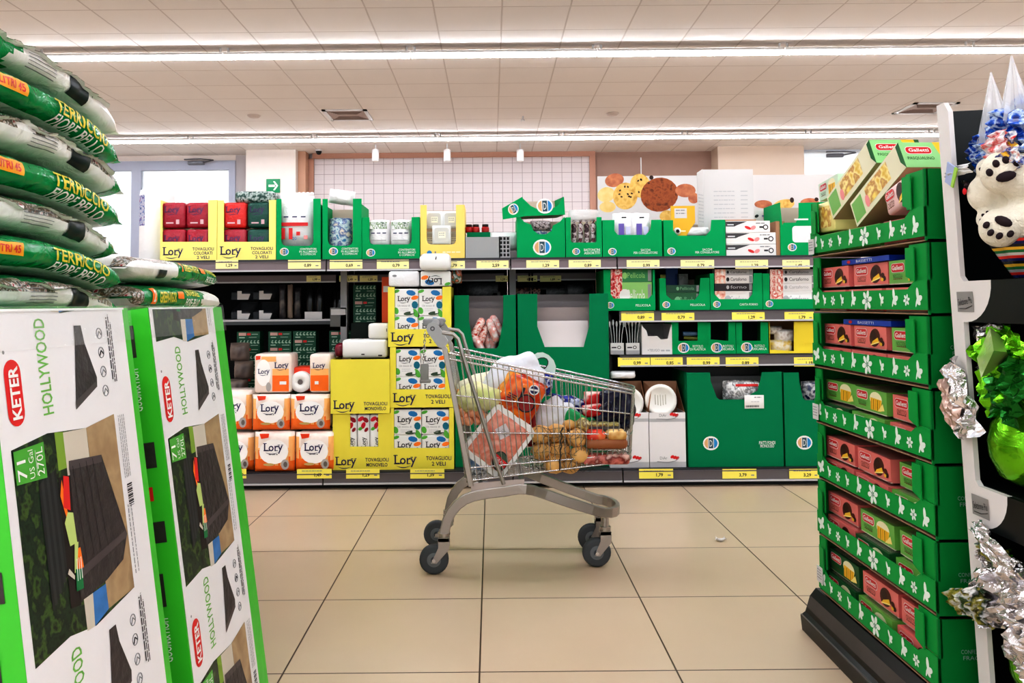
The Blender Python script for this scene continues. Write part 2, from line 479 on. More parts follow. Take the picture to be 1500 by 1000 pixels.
# back wall: glazed part, pillar, gridded panel, taupe wall, pillar, glazed part
X = [ax(p, YB, 300) for p in (150, 192, 345, 372, 458, 868, 1060, 1166, 1400)]
bw = MB()
bw.box(XL, YB, 0, X[0] - 1.0, YB + .2, HC, WALLW)
bw.box(X[2], YB, 0, X[4], YB + .2, HC, mat('grey wall paint', (184, 178, 180), .7))
bw.box(X[4], YB, 0, X[7], YB + .2, HC, WALLT)
ztop = az(260, 236, YB)
bw.box(X[0] - 1.0, YB, ztop, X[2], YB + .2, HC, WALLW)
bw.box(X[7], YB, az(1250, 206, YB), XR, YB + .2, HC, mat('blue grey wall paint', (176, 184, 200), .7))
bw.box(X[7], YB, 0, XR, YB + .2, .25, WALLW)
bw.box(X[0] - 1.0, YB, 0, X[2], YB + .2, .12, WALLW)
struct('wall_back', bw)
FRAMEB = mat('blue grey window frame', (168, 172, 188), .4)
PANE = clear('frosted daylight pane', (246, 250, 252), .35, .25, None)
def window(name, x0, x1, z0, z1, bars):
    f = MB()
    t = .11
    f.box(x0, YB - .03, z0, x0 + t, YB + .08, z1, FRAMEB); f.box(x1 - t, YB - .03, z0, x1, YB + .08, z1, FRAMEB)
    f.box(x0 + t, YB - .03, z1 - .16, x1 - t, YB + .08, z1, FRAMEB); f.box(x0 + t, YB - .03, z0, x1 - t, YB + .08, z0 + t, FRAMEB)
    for b in bars: f.box(b - .08, YB - .03, z0 + t, b + .08, YB + .08, z1 - .16, FRAMEB)
    o = struct(name, f)
    g = MB()
    xs = [x0 + t] + [q for b in bars for q in (b - .08, b + .08)] + [x1 - t]
    for i in range(0, len(xs), 2): g.box(xs[i], YB + .02, z0 + t, xs[i + 1], YB + .03, z1 - .16, PANE)
    struct('window_pane', g, parent=o)
window('window_1', X[0] - 1.0, X[2], .12, ztop, [ax(200, YB, 300)])
window('window_2', X[7], XR - .1, .25, az(1250, 206, YB), [])
# daylight beyond the glass: a pale forecourt wall and pavement so the panes do not look into nothing
struct('ground', MB().box(XL - 6, YB + .3, -.1, XR + 6, YB + 14, -.01, mat('pale pavement', (214, 212, 208), .8, var=.05)))
# pillars
p1 = MB(); p1.box(X[3], YB - .45, 0, ax(433, YB - .45, 300), YB, HC, WALLW); struct('wall_pillar_left', p1)
p2 = MB(); p2.box(ax(1052, YB - .4, 250), YB - .4, 0, X[7], YB, HC, mat('beige wall paint', (204, 186, 170), .7)); struct('wall_pillar_right', p2)
# gridded panel with frame
gx0, gx1 = ax(460, YB - .05, 300), ax(864, YB - .05, 300); gz0, gz1 = .3, az(660, 231, YB - .05)
GRID = tile_mat('white wall tile grid', (226, 214, 212), (150, 140, 140), (.17, 50), (gx0, 0), .008, .4, .02)
# horizontal joints
def grid_panel_mat():
    m = bpy.data.materials.new('white gridded panel'); m.use_nodes = True
    nt = m.node_tree; N = nt.nodes; L = nt.links; b = N['Principled BSDF']; b.inputs['Roughness'].default_value = .4
    tc = N.new('ShaderNodeTexCoord'); sx = N.new('ShaderNodeSeparateXYZ'); L.new(tc.outputs['Object'], sx.inputs[0])
    outs = []
    for a, s_, w_ in (('X', .17, .05), ('Z', .17, .045), ('Z', .085, .05)):
        n = N.new('ShaderNodeMath'); n.operation = 'DIVIDE'; L.new(sx.outputs[a], n.inputs[0]); n.inputs[1].default_value = s_
        f = N.new('ShaderNodeMath'); f.operation = 'FRACT'; L.new(n.outputs[0], f.inputs[0])
        g = N.new('ShaderNodeMath'); g.operation = 'LESS_THAN'; L.new(f.outputs[0], g.inputs[0]); g.inputs[1].default_value = w_
        outs.append(g.outputs[0])
    h = N.new('ShaderNodeMath'); h.operation = 'MULTIPLY'; L.new(outs[2], h.inputs[0]); h.inputs[1].default_value = .25
    a = N.new('ShaderNodeMath'); a.operation = 'MAXIMUM'; L.new(outs[0], a.inputs[0]); L.new(outs[1], a.inputs[1])
    a2 = N.new('ShaderNodeMath'); a2.operation = 'MAXIMUM'; L.new(a.outputs[0], a2.inputs[0]); L.new(h.outputs[0], a2.inputs[1])
    mx = N.new('ShaderNodeMix'); mx.data_type = 'RGBA'; mx.inputs[6].default_value = rgb((204, 194, 194)); mx.inputs[7].default_value = rgb((150, 138, 137))
    L.new(a2.outputs[0], mx.inputs[0]); L.new(mx.outputs[2], b.inputs['Base Color'])
    return m
struct('wall_panel', MB().box(0, 0, 0, gx1 - gx0, .04, gz1 - gz0, grid_panel_mat()), (gx0, YB - .05, gz0))
TRIMB = mat('pinkish brown trim', (178, 136, 118), .6)
t1 = MB(); t1.box(gx0 - .02, YB - .09, gz1, gx1 + .1, YB, gz1 + .09, TRIMB); struct('trim_1', t1)
t2 = MB(); t2.box(gx1, YB - .09, gz0, gx1 + .1, YB, gz1, TRIMB); struct('trim_2', t2)
t3 = MB(); t3.box(gx0 - .09, YB - .09, gz0, gx0, YB, gz1, TRIMB); struct('trim_3', t3)
t4 = MB(); t4.box(ax(433, YB - .2, 300), YB - .3, 0, gx0 - .09, YB, HC, mat('shaded pillar side', (190, 152, 130), .7)); struct('wall_pillar_side', t4)  # side face of the pillar, its shade put into the brown colour

# ------------------------------------------------------------------ ceiling fittings
LEDW = mat('led diffuser', (236, 245, 255), .4, emit=62.0)
LEDS = mat('led diffuser edge', (244, 248, 255), .4, emit=15.0)
ALU = mat('white aluminium', (206, 204, 204), .35)
def lum_proto():
    t = thing('linear_ceiling_light', 'x', 'ceiling light')
    b = MB(); b.box(-.935, -.045, -.022, .935, .045, 0, ALU); b.build('housing', t)
    d = MB(); prof = [(-.028, -.022), (-.028, -.045), (-.02, -.055), (.02, -.055), (.028, -.045), (.028, -.022)]
    d.prism(Fr((-.93, 0, 0), (0, -1, 0), (0, 0, 1)), prof, 1.86, LEDS); d.box(-.93, -.022, -.0565, .93, .022, -.0555, LEDW); d.build('diffuser', t)
    c = MB(); c.cyl((-.9, 0, 0), (-.9, 0, .055), .012, .012, ALU, 8); c.build('hanger', t); c = MB(); c.cyl((.9, 0, 0), (.9, 0, .055), .012, .012, ALU, 8); c.build('hanger', t)
    return t
LP = lum_proto(); first = True
rows = [(11.9, 'row by the back wall', 9), (7.85, 'row behind the shelves', 9), (4.1, 'unseen fill row over the aisle', 9), (0.1, 'unseen fill row above the camera', 9), (-2.6, 'unseen fill row behind the camera', 9)]  # last three rows are out of view, added as fill light
hpx = [('far', 12.1), ('near', 8.1)]
for Y, nm, n in rows:
    for k in range(n):
        x = (k - 4) * 1.88 + .15
        lab = 'glowing linear ceiling light, %s from the left in the %s' % (FIRST[k], nm)
        if first: o = LP; o.location = (x, Y, HC - .055); o['label'] = lab; o['group'] = 'linear ceiling lights'; first = False
        else: dup(LP, (x, Y, HC - .055), label=lab)
def vent(px, py, label):
    p = at(px, py, 9.0); Y = 9.0 * (HC - CAMZ) / (p.z - CAMZ); p = at(px, py, Y)
    t = thing('air_vent', label, 'air vent', (p.x, Y, HC), group='ceiling air vents')
    f = MB(); s_ = .3
    for a in ((-s_, -s_, s_, -s_ + .05), (-s_, s_ - .05, s_, s_), (-s_, -s_, -s_ + .05, s_), (s_ - .05, -s_, s_, s_)): f.box(a[0], a[1], -.015, a[2], a[3], 0, ALU)
    f.build('frame', t)
    g = MB(); g.box(-.25, -.25, -.006, .25, .25, -.004, mat('vent backing', (176, 160, 156), .7))
    for k in range(6): g.box(-.24 + k * .02, -.24 + k * .035, -.012, .24 - k * .02, -.235 + k * .035, -.006, mat('vent slat', (150, 134, 128), .6))
    for k in range(6): g.box(-.24 + k * .02, .235 - k * .035, -.012, .24 - k * .02, .24 - k * .035, -.006, mat('vent slat', (150, 134, 128), .6))
    g.build('grille', t)
vent(510, 168, 'square ceiling air vent left of centre, above the green cartons')
vent(1355, 158, 'square ceiling air vent at the right, above the cake display')
def ceil_at(px, py):
    p = at(px, py, 9.0); Y = 9.0 * (HC - CAMZ) / (p.z - CAMZ); return V3((at(px, py, Y).x, Y, HC))
for px, py, lab in ((372, 169, 'flat round smoke detector at the left of the ceiling'), (897, 166, 'flat round smoke detector right of the ceiling centre')):
    b = MB(); b.lathe([(.001, -.03), (.06, -.03), (.085, -.012), (.09, 0)], mat('detector plastic', (196, 184, 178), .5), 18)
    tag(b.build('smoke_detector', None, ceil_at(px, py)), lab, 'smoke detector')
b = MB(); b.lathe([(.001, -.09), (.03, -.08), (.045, -.05), (.05, -.03)], BLACK, 14); b.lathe([(.06, -.03), (.06, 0)], ALU, 14)
tag(b.build('ceiling_camera', None, ceil_at(467, 219)), 'small black dome camera under the ceiling above the exit sign', 'security camera')
b = MB(); b.cyl((0, 0, 0), (0, 0, -.05), .012, .012, ALU, 8); b.lathe([(.001, -.075), (.03, -.07), (.03, -.05), (.012, -.045)], ALU, 12)
tag(b.build('ceiling_sprinkler', None, ceil_at(766, 170)), 'small sprinkler head in the middle of the ceiling', 'sprinkler')
# three can spotlights hung before the gridded panel
for k, px in enumerate((550, 655, 762)):
    p = at(px, 228, 12.7)
    t = thing('can_spotlight', '%s of three white can spotlights before the gridded wall' % ['left', 'middle', 'right'][k], 'spotlight', (p.x, 12.7, HC), group='white can spotlights')
    m = MB(); m.cyl((0, 0, 0), (0, 0, -.18), .012, .012, ALU, 8); m.build('stem', t)
    z = p.z - HC
    m = MB(); m.lathe([(.05, z - .09), (.058, z - .085), (.058, z + .09), (.03, z + .11)], mat('white can metal', (240, 238, 238), .35), 16); m.build('can', t)
# exit arrow sign on the pillar
p = at(400, 272, YB - .47)
t = MB(); s_ = .115
t.rbox(-s_, 0, -s_, s_, .015, s_, .006, mat('exit sign green', (0, 132, 84), .4)); f = front(0, 0, 0)
t.rect(f, -.075, -.018, .03, .018, WHITE, .0015)
t.poly(f, [(.0, .075), (.03, .075), (.085, 0), (.03, -.075), (0, -.075), (.05, 0)], WHITE, .0017)
tag(t.build('exit_sign', None, (p.x, YB - .47, p.z)), 'square green sign with white right arrow on the pillar', 'sign')
for px, py, lab in ((288, 238, 'grey door closer arm above the left window'), (1226, 227, 'grey door closer arm above the right window')):
    p = at(px, py, YB - .1)
    t = thing('door_closer', lab, 'door closer', (p.x, YB - .03, p.z))
    MB().rbox(-.16, -.07, -.03, .12, 0, .03, .01, mat('closer grey', (120, 122, 130), .4)).build('body', t)
    MB().tube([(.1, -.06, .0), (.3, -.12, .03), (.1, -.16, .045), (-.2, -.1, .05)], .012, mat('closer arm', (90, 92, 100), .4), 6).build('arm', t)
# ================================================================== SHELVING
RFB = 4.85          # front of the base price rail
RF = 4.945          # front of the upper price rails
PFB = 4.90          # front of the goods on the base deck
PF = 4.99           # front of the goods on the upper decks
BF = 5.42           # front of the far half of the shelving
ZT = az(760, 377.5, PF); ZB = az(760, 686.5, PFB)
ZM1 = az(1050, 454, PF); ZM2 = az(1050, 518.5, PF)
xs = [ax(158, RF, 385), ax(478, RF, 385), ax(748, RF, 385), ax(904, RF, 385), ax(1262, RF, 385)]
DZ = .0015          # goods rest this hair above a deck
DECK = mat('shelf deck', (58, 57, 60), .5, metal=.2)
POSTM = mat('slotted post', (168, 166, 168), .45, metal=.1)
SHADEP = mat('dark shade panel', (10, 14, 15), .8)  # near-black colour stands in for the shade deep in the shelving
KICK = mat('black kick plate', (14, 14, 16), .5)
def rail(mb, x0, x1, z1, h, Y, m=RAILG):
    """price rail: slanting face with a bead above and a lip below"""
    fr = Fr((0, Y, 0), (0, 0, 1), (0, 1, 0))
    g = .004
    prof = [(0, 0), (.012, 0), (.012, h), (0, h)]
    mb.box(x0 + g, Y, z1 - h, x1 - g, Y + .012, z1, m)
    mb.box(x0 + g, Y - .005, z1 - .006, x1 - g, Y, z1, mat('rail bead', (100, 92, 96), .4))
    mb.box(x0 + g, Y - .008, z1 - h - .004, x1 - g, Y + .004, z1 - h + .006, RAILL)
RH = az(760, 380, RF) - az(760, 394, RF)
names = ['leftmost shelving unit, with napkins on its top deck', 'second shelving unit from the left, behind the tall yellow carton stack', 'narrow third shelving unit, behind the cart', 'right shelving unit, with four full shelves']
SU = []
for k in range(4):
    x0, x1 = xs[k], xs[k + 1]
    t = thing('shelving_unit', 'grey and black metal ' + names[k], 'shelf', ((x0 + x1) / 2, RF, 0), group='grey shelving units')
    ox = (x0 + x1) / 2
    def L(mb, nm, sub=None):
        mb.v = [(v[0] - ox, v[1] - RF, v[2]) for v in mb.v]
        return mb.build(nm, sub or t)
    m = MB(); m.box(x0, PFB - .005, 0, x1, PFB + .03, ZB - .09, KICK); L(m, 'kick_plate')
    m = MB(); m.box(x0 + .003, RFB + .013, ZB - .03, x1 - .003, 5.95, ZB, DECK); L(m, 'base_deck')
    m = MB(); rail(m, x0, x1, ZB - .008, RH * 1.05, RFB, mat('dark rail plastic', (104, 98, 100), .35)); L(m, 'base_price_rail')
    m = MB(); m.box(x0 + .003, RF + .013, ZT - .03, x1 - .003, 5.95, ZT, DECK); m.box(x0 + .003, RF + .013, ZT - .075, x1 - .003, RF + .02, ZT - .03, DARK); L(m, 'top_deck')
    m = MB(); rail(m, x0, x1, ZT - .012, RH, RF); L(m, 'top_price_rail')
    m = MB(); m.box(x0 + .002, 5.95, 0, x1 - .002, 5.97, ZT, SHADEP); L(m, 'shade_panel')  # added sheet that keeps the open back of the shelving dark
    # slotted post at the left end
    m = MB(); pw = .022; xp = x0 + .024
    m.box(xp - pw, BF - .02, ZB, xp + pw, BF + .06, ZT - .03, POSTM)
    f = front(x0, BF - .02, 0)
    z = ZB + .05
    while z < ZT - .06:
        for sx_ in (-.010, .010): m.rect(f, xp + sx_ - .0055, z, xp + sx_ + .0055, z + .022, DARK, .0008)
        z += .032
    L(m, 'slotted_post')
    if k < 2:
        # rear middle shelf of the open back
        m = MB(); zr = az(400, 468, BF); m.box(x0 + .03, BF, zr - .035, x1 - .03, 5.94, zr, mat('rear shelf paint', (70, 74, 78), .5)); m.box(x0 + .03, BF - .006, zr - .012, x1 - .03, BF, zr + .002, RAILL)
        if k == 0: L(m, 'rear_shelf')
    if k < 3:
        m = MB(); zr = az(500, 402, BF); rail(m, x0 + .03, x1 - .03, zr, .05, BF, RAILG); m.box(x0 + .03, BF + .013, zr - .02, x1 - .03, 5.94, zr, DECK); L(m, 'rear_upper_shelf')
    if k == 3:
        for zm, nm in ((ZM1, 'upper_shelf'), (ZM2, 'lower_shelf')):
            m = MB(); m.box(x0 + .01, RF + .013, zm - .025, x1 - .003, 5.36, zm, DECK); L(m, nm)
            m = MB(); rail(m, x0 + .005, x1, zm - .008, RH * .98, RF, mat('dark rail plastic', (104, 98, 100), .35)); L(m, nm.split('_')[0] + '_price_rail')
        m = MB(); m.box(x0 + .03, 5.37, ZB, x1, 5.39, ZT - .03, SHADEP); L(m, 'middle_shade_panel')  # added dark sheet, shade behind the goods of the right unit
    SU.append(t)
# perforated post standing above the top deck beside the grey carton
t = MB(); x = ax(739, PF + .02, 360)
t.box(x - .035, PF + .0, ZT, x + .035, PF + .03, az(739, 346, PF), POSTM)
f = front(x, PF, 0); z = ZT + .01
while z < az(739, 348, PF):
    for q in (-.022, 0, .022): t.rect(f, q - .007, z, q + .007, z + .018, DARK, .0008)
    z += .026
tag(t.build('perforated_post'), 'short perforated grey post standing on the top deck beside the grey carton', 'post')

# ------------------------------------------------------------------ price tags
def price_tag(x0, x1, y0, y1, Y, txt, label, m=TAGY, tilt=0.0):
    a, b, z0, z1 = span(x0, y0, x1, y1, Y)
    w_, h_ = b - a, z1 - z0
    mb = MB(); mb.box(-w_ / 2, -.002, -h_ / 2, w_ / 2, 0, h_ / 2, m)
    f = front(0, -.002, 0)
    lines(mb, f, -w_ * .36, w_ * .22, h_ * .26, 1, h_ * .14, h_ * .07, GREYINK, seed=int(x0))
    mb.text(f, txt, w_ * .1, -h_ * .28, h_ * .33, INK, bold=.02)
    mb.rect(f, w_ * .34, -h_ * .22, w_ * .43, -h_ * .1, GREYINK)
    o = mb.build('price_tag', None, ((a + b) / 2, Y, (z0 + z1) / 2))
    tag(o, label, 'price tag', 'yellow price tags')
def rt(pxs, y0, y1, prices, where, wheres, Y=RF - .002, m=TAGY, dy=0.0):
    for k, (a, b) in enumerate(pxs):
        price_tag(a, b, y0, y1, Y, prices[k], 'yellow price tag on the %s, %s' % (where, wheres[k]), m)
rt([(316, 349), (422, 470), (483, 531), (552, 599), (640, 681), (698, 745), (771, 819), (833, 880), (918, 966), (997, 1046), (1077, 1125), (1146, 1186)], 380.5, 393.5,
   ['1,29', '0,89', '0,69', '0,79', '1,79', '2,59', '1,29', '0,89', '0,99', '0,79', '1,29', '1,49'], 'top rail',
   ['below the second napkin carton beside the soil bags', 'below the green carton of white packs', 'below the green carton of blue packs', 'below the wide low green carton', 'below the warm yellow carton', 'below the grey carton', 'below the two stacked green cartons', 'below the carton of dark sticks', 'below the white bags', 'below the open white sheet', 'below the three white boxes', 'at the right end beside the cake display'])
rt([(910, 958), (969, 1017), (1072, 1120), (1149, 1192)], 456.5, 469.5, ['0,89', '0,79', '1,29', '1,79'], 'upper shelf rail', ['below the red and green film boxes', 'below the dark green film boxes', 'below the third film carton', 'at the right end'], m=TAGY2)
rt([(905, 952), (953, 1000), (1006, 1054), (1063, 1111), (1163, 1200)], 523, 536.5, ['0,99', '0,85', '0,99', '0,89', '1,19'], 'lower shelf rail', ['below the cutlery packs', 'below the white open box', 'below the first green bag carton', 'below the second green bag carton', 'below the yellow carton side'], m=TAGY2)
rt([(338, 361), (435, 486), (507, 556), (601, 651), (936, 986), (1058, 1108), (1156, 1200)], 686.5, 700.5, ['1,99', '1,49', '1,29', '1,39', '1,79', '3,79', '3,29'], 'base rail', ['at the left end beside the garden box carton', 'below the right toilet roll pack', 'below the yellow window carton', 'below the tall yellow stack', 'below the plate cartons', 'below the large green plate carton', 'beside the right green plate carton'], Y=RFB - .002, m=TAGY2)
rt([(449, 470), (497, 524), (527, 553), (726, 744), (758, 787), (791, 822)], 403.5, 412.5, ['1,99', '2,49', '1,29', '1,59', '0,99', '1,89'], 'shaded rear rail', ['left of the slotted post', 'first right of the slotted post', 'second right of the slotted post', 'left of the second post', 'above the left tall green carton', 'above the right tall green carton'], Y=BF - .008)
price_tag(967, 993, 402, 409, 5.30, '1,09', 'yellow price tag standing above the dark green film boxes', TAGY2)

# ------------------------------------------------------------------ cartons
def carton(name, label, x0, y0, x1, y1, deck=None, m=GRN, cut=None, depth=.32, Y=None, prt=None, inside=None, group=None, side_h=None, top=False, back_h=None, loc=None, base=None, cat='carton', ins=0.0):
    """shelf-ready display carton measured from its front: cut = photo outline of the opening, left to right"""
    Y = PF if Y is None else Y
    a, b, z0, z1 = span(x0, y0, x1, y1, Y)
    if deck is not None: z0 = deck + DZ
    if base is not None: z0 = base
    w_, h_ = b - a - .003, z1 - z0
    cx = (a + b) / 2; ins_m = inside or mat('plain card inside', (196, 176, 160), .7)
    t = thing(name, label, cat, (cx, Y, z0), group=group)
    fr = front(0, 0, 0)
    out = [(-w_ / 2, 0), (w_ / 2, 0), (w_ / 2, h_)]
    if cut:
        for px, py in reversed(cut):
            q = at(px, py, Y); out.append((max(-w_ / 2 + .003, min(w_ / 2 - .003, q.x - cx)), max(.01, min(h_, q.z - z0))))
    out.append((-w_ / 2, h_))
    T = .004
    mb = MB(); mb.prism(fr, out, T, m)
    if prt: prt(mb, fr, w_, h_)
    mb.build('front_panel', t)
    sh = side_h if side_h else h_; bh = back_h if back_h else sh
    mb = MB()
    for sg in (-1, 1):
        xx = sg * (w_ / 2 - T / 2)
        mb.add([(xx + d, y, z) for d in (-T / 2, T / 2) for y, z in ((T, 0), (depth, 0), (depth, bh), (T, sh))], [(0, 1, 2, 3), (7, 6, 5, 4), (0, 4, 5, 1), (1, 5, 6, 2), (2, 6, 7, 3), (3, 7, 4, 0)], m)
    mb.box(-w_ / 2 + T, depth - T, 0, w_ / 2 - T, depth, bh, ins_m)
    mb.box(-w_ / 2 + T, T, 0, w_ / 2 - T, depth - T, T, ins_m)
    if top: mb.box(-w_ / 2, 0, h_, w_ / 2, depth, h_ + T, m)
    if ins: mb.box(-w_ / 2 + T, ins, T, w_ / 2 - T, ins + T, h_ * .92, ins_m)
    mb.build('box', t)
    t['_w'] = w_; t['_h'] = h_
    return t, (cx, z0, w_, h_)
def put(mb, name, label, cat, loc, group=None, rot=None, parts=None):
    o = mb.build(name, None, loc, rot); return tag(o, label, cat, group)

# --- Lory coloured napkin cartons on the top deck
def p_lory(t1, t2, t3):
    def f(mb, fr, w_, h_):
        lory(mb, fr, -w_ * .44, h_ * .09, w_ * .34)
        if t3:
            for q, (s_, ww_) in enumerate(((t1, .38), (t2, .33), (t3, .22))): mb.text(fr, s_, w_ * .26, h_ * (.165 - .07 * q), h_ * .05, NAVY, bold=.012, w=w_ * ww_)
        else:
            mb.text(fr, t1, w_ * .26, h_ * .15, h_ * .062, NAVY, bold=.012, w=w_ * .40)
            if t2: mb.text(fr, t2, w_ * .26, h_ * .06, h_ * .062, NAVY, bold=.012, w=w_ * (.22 if len(t2) < 7 else .36))
    return f
FILM = {}
def film(c, nm): return mat(nm, c, .22, bump=(30, .55, 1.5), var=.12, vscale=14)
BORD = film((166, 34, 56), 'bordeaux film'); REDF = film((216, 48, 46), 'red film'); DGF = film((18, 78, 66), 'dark green film')
def napkin(name, label, m, x0, y0, x1, y1, Y, depth=.14, group='coloured napkin packs', base=None, wm=None, thick=.02):
    a, b, z0, z1 = span(x0, y0, x1, y1, Y)
    if base is not None: z0 = base
    w_, h_ = b - a, z1 - z0
    mb = MB(); mb.rbox(-w_ / 2, 0, 0, w_ / 2, depth, h_, thick, m, 2)
    f = front(0, 0, 0)
    if wm != 'plain':
        lory(mb, f, -w_ * .36, h_ * .6, w_ * .6, mat('purple ink', (70, 40, 96), .5), .001)
        if h_ > .1:
            mb.rect(f, -w_ * .3, h_ * .16, w_ * .02, h_ * .22, mat('faded white print', (216, 180, 186)), .001); mb.rect(f, w_ * .12, h_ * .14, w_ * .26, h_ * .32, mat('faded white print', (216, 180, 186)), .001)
    o = mb.build(name, None, ((a + b) / 2, Y, z0)); return tag(o, label, 'napkins', group)
for k, (x0, x1, xa, xb) in enumerate(((234.5, 318, 238, 305), (318, 404.5, 328, 394))):
    which = ['first', 'second'][k]
    carton('napkin_carton', 'pale yellow napkin carton with four %s packs, %s from the left' % (['dark red', 'red and green'][k], which), x0, 293, x1, 376, ZT, YEL2,
           [(xa, 293), (xa, 354), (xb, 354), (xb, 293)], .34, prt=p_lory('TOVAGLIOLI', 'COLORATI', '2 VELI'), group='pale yellow napkin cartons')
    xm = (xa + xb) / 2
    cols = [(BORD, BORD, BORD, BORD), (REDF, DGF, BORD, DGF)][k]
    cn = [('dark red',) * 4, ('bright red', 'dark green', 'dark red', 'dark green')][k]
    zlow = ZT + .0075
    ym = az(xm, 334, PF + .02)
    for q, (c0, c1, top) in enumerate(((xa - 2, xm, 1), (xm, xb + 2, 1), (xa - 2, xm, 0), (xm, xb + 2, 0))):
        napkin('napkin_pack', '%s napkin pack, %s in the %s pale yellow carton' % (cn[q], ['upper left', 'upper right', 'lower left', 'lower right'][q], which), cols[q],
               c0 + .4, 296 if top else 335, c1 - .4, 334 if top else 375, PF + .012, .13, base=(ym + .002) if top else zlow)
# dark patterned pack on top
a, b, z0, z1 = span(344, 279, 402, 294, PF + .06)
m = MB(); m.rbox(-(b - a) / 2, 0, 0, (b - a) / 2, .22, z1 - z0 + .01, .02, speckle('dark green print film', [(14, 44, 40), (40, 80, 70), (190, 200, 196), (16, 50, 46)], 38, .3, 4), 2)
put(m, 'wrapped_pack', 'dark green patterned pack lying across the top of the second napkin carton', 'pack', ((a + b) / 2, PF + .05, az(373, 296, PF + .012) + .002))

# kitchen roll pack at far left, standing behind
a, b, z0, z1 = span(194, 276, 243, 377, PF + .08)
t = thing('paper_roll', 'tall white jumbo paper roll in clear film behind the soil bags', 'paper roll', ((a + b) / 2, PF + .2, ZT))
r_ = (b - a) / 2
m = MB(); m.lathe([(r_ * .96, 0), (r_, .02), (r_, z1 - ZT - .03), (r_ * .94, z1 - ZT), (.02, z1 - ZT)], mat('white paper film', (240, 238, 238), .35, bump=(18, .3, 1)), 28); m.build('roll', t)
lab = MB(); hz = z1 - ZT
LBL = speckle('blue photo label', [(40, 60, 120), (150, 165, 200), (206, 200, 206), (60, 100, 170), (170, 90, 120)], 34, .4)
lab.grid(lambda u, v: V3((math.sin(-1.35 + u * 1.0) * r_ * 1.006, -math.cos(-1.35 + u * 1.0) * r_ * 1.006, hz * (.50 + .42 * v))), 8, 1, lambda u, v: LBL); lab.build('label', t)
# --- green cartons on the top deck
SM = .0
def p_green(t, lx=.16, tx=.74, ly=.14, r=.05, th=.028):
    def f(mb, fr, w_, h_):
        dlogo(mb, fr, -w_ / 2 + w_ * lx, h_ * ly, r)
        rows_ = t.split('|')
        for k, s_ in enumerate(rows_):
            mb.text(fr, s_, -w_ / 2 + w_ * tx, h_ * ly - th * .5 + (len(rows_) / 2 - k - .5) * th * 1.25, th, WHITE, bold=.012, w=min(w_ * .44, len(s_) * th * .72))
    return f
def rc(x0, x1, y0, yb, r=5):
    """opening with rounded lower corners"""
    return [(x0, y0), (x0, yb - r), (x0 + r * .3, yb - r * .3), (x0 + r, yb), (x1 - r, yb), (x1 - r * .3, yb - r * .3), (x1, yb - r), (x1, y0)]
carton('display_carton', 'bright green carton holding a white and red checked pack', 404.5, 291, 470, 376, ZT, GRN, rc(412, 459, 291, 360, 7), .3, prt=p_green('CONTENITORI|IN ALLUMINIO|E COPERCHI', .18, .72, .13, .026, .013), group='green display cartons', side_h=.35)
m = MB(); m.pillow(.23, .36, .12, mat('white pack film', (236, 234, 236), .25, bump=(18, .5, 1.4)), 3, fin=.015)
f = front(0, -.066, 0)
rr = random.Random(4)
m.rect(f, -.085, -.04, .085, -.018, RED, 0)
for i in range(7):
    for j in range(3):
        if rr.random() < .5: m.rect(f, -.085 + i * .024, -.125 + j * .024, -.061 + i * .024, -.101 + j * .024, RED if rr.random() < .6 else mat('pink print', (236, 150, 150)), .0)
m.text(f, '20', -.0, -.13, .02, BLUE, .004)
for i in range(3): m.rect(f, -.07 + i * .055, .015, -.04 + i * .055, .022, NAVY, 0)
put(m, 'plastic_pack', 'white film pack with red checks in the first green carton', 'pack', (ax(435, PF + .09), PF + .09, az(435, 323, PF + .08)))
carton('display_carton', 'bright green carton holding blue printed packs, behind the first', 472, 291, 530, 376, ZT, GRN, rc(480, 517, 291, 360, 8), .3, prt=p_green('CONTENITORI|IN ALLUMINIO|E COPERCHI', .28, .70, .13, .026, .013), group='green display cartons', side_h=.35)
BLUEP = speckle('blue leaf film', [(40, 110, 150), (190, 205, 205), (60, 90, 140), (216, 206, 190)], 24, .25, 3, bump=.2)
m = MB(); m.pillow(.15, .27, .1, BLUEP, 8); put(m, 'plastic_pack', 'blue leaf-patterned pack in the second green carton', 'pack', (ax(499, PF + .07), PF + .07, ZT + .145))
m = MB(); m.pillow(.17, .1, .12, mat('white pack film', (236, 234, 236)), 9); put(m, 'plastic_pack', 'white film pack lying on top of the blue packs', 'pack', (ax(501, PF + .1), PF + .1, az(501, 289, PF + .1)), rot=(0, math.radians(8), 0))
carton('display_carton', 'wide low bright green carton holding two leafy white packs', 530, 318, 615, 376, ZT, GRN, rc(541, 603, 318, 358, 6), .3, prt=p_green('CONTENITORI|IN ALLUMINIO|E COPERCHI', .15, .78, .15, .026, .013), group='green display cartons')
LEAFP = speckle('green leaf film', [(236, 236, 232), (60, 96, 60), (228, 230, 228), (110, 140, 90), (240, 240, 240)], 30, .25, 3)
for k, (px, nm) in enumerate(((556, 'left'), (588, 'right'))):
    m = MB(); m.pillow(.138, .2, .1, WHITEG, 11 + k)
    m.v = m.v
    f = front(0, -.05, 0); m.rect(f, -.055, .03, .055, .075, LEAFP, 0)
    for i in range(3): m.rect(f, -.045 + i * .036, -.0, -.022 + i * .036, .006, NAVY, .003)
    m.rect(f, -.05, -.045, .05, -.042, GREYINK, .003)
    put(m, 'plastic_pack', 'white pack with green leaf print, %s one in the wide low green carton' % nm, 'pack', (ax(px, PF + .06), PF + .06, az(px, 343, PF + .06)))
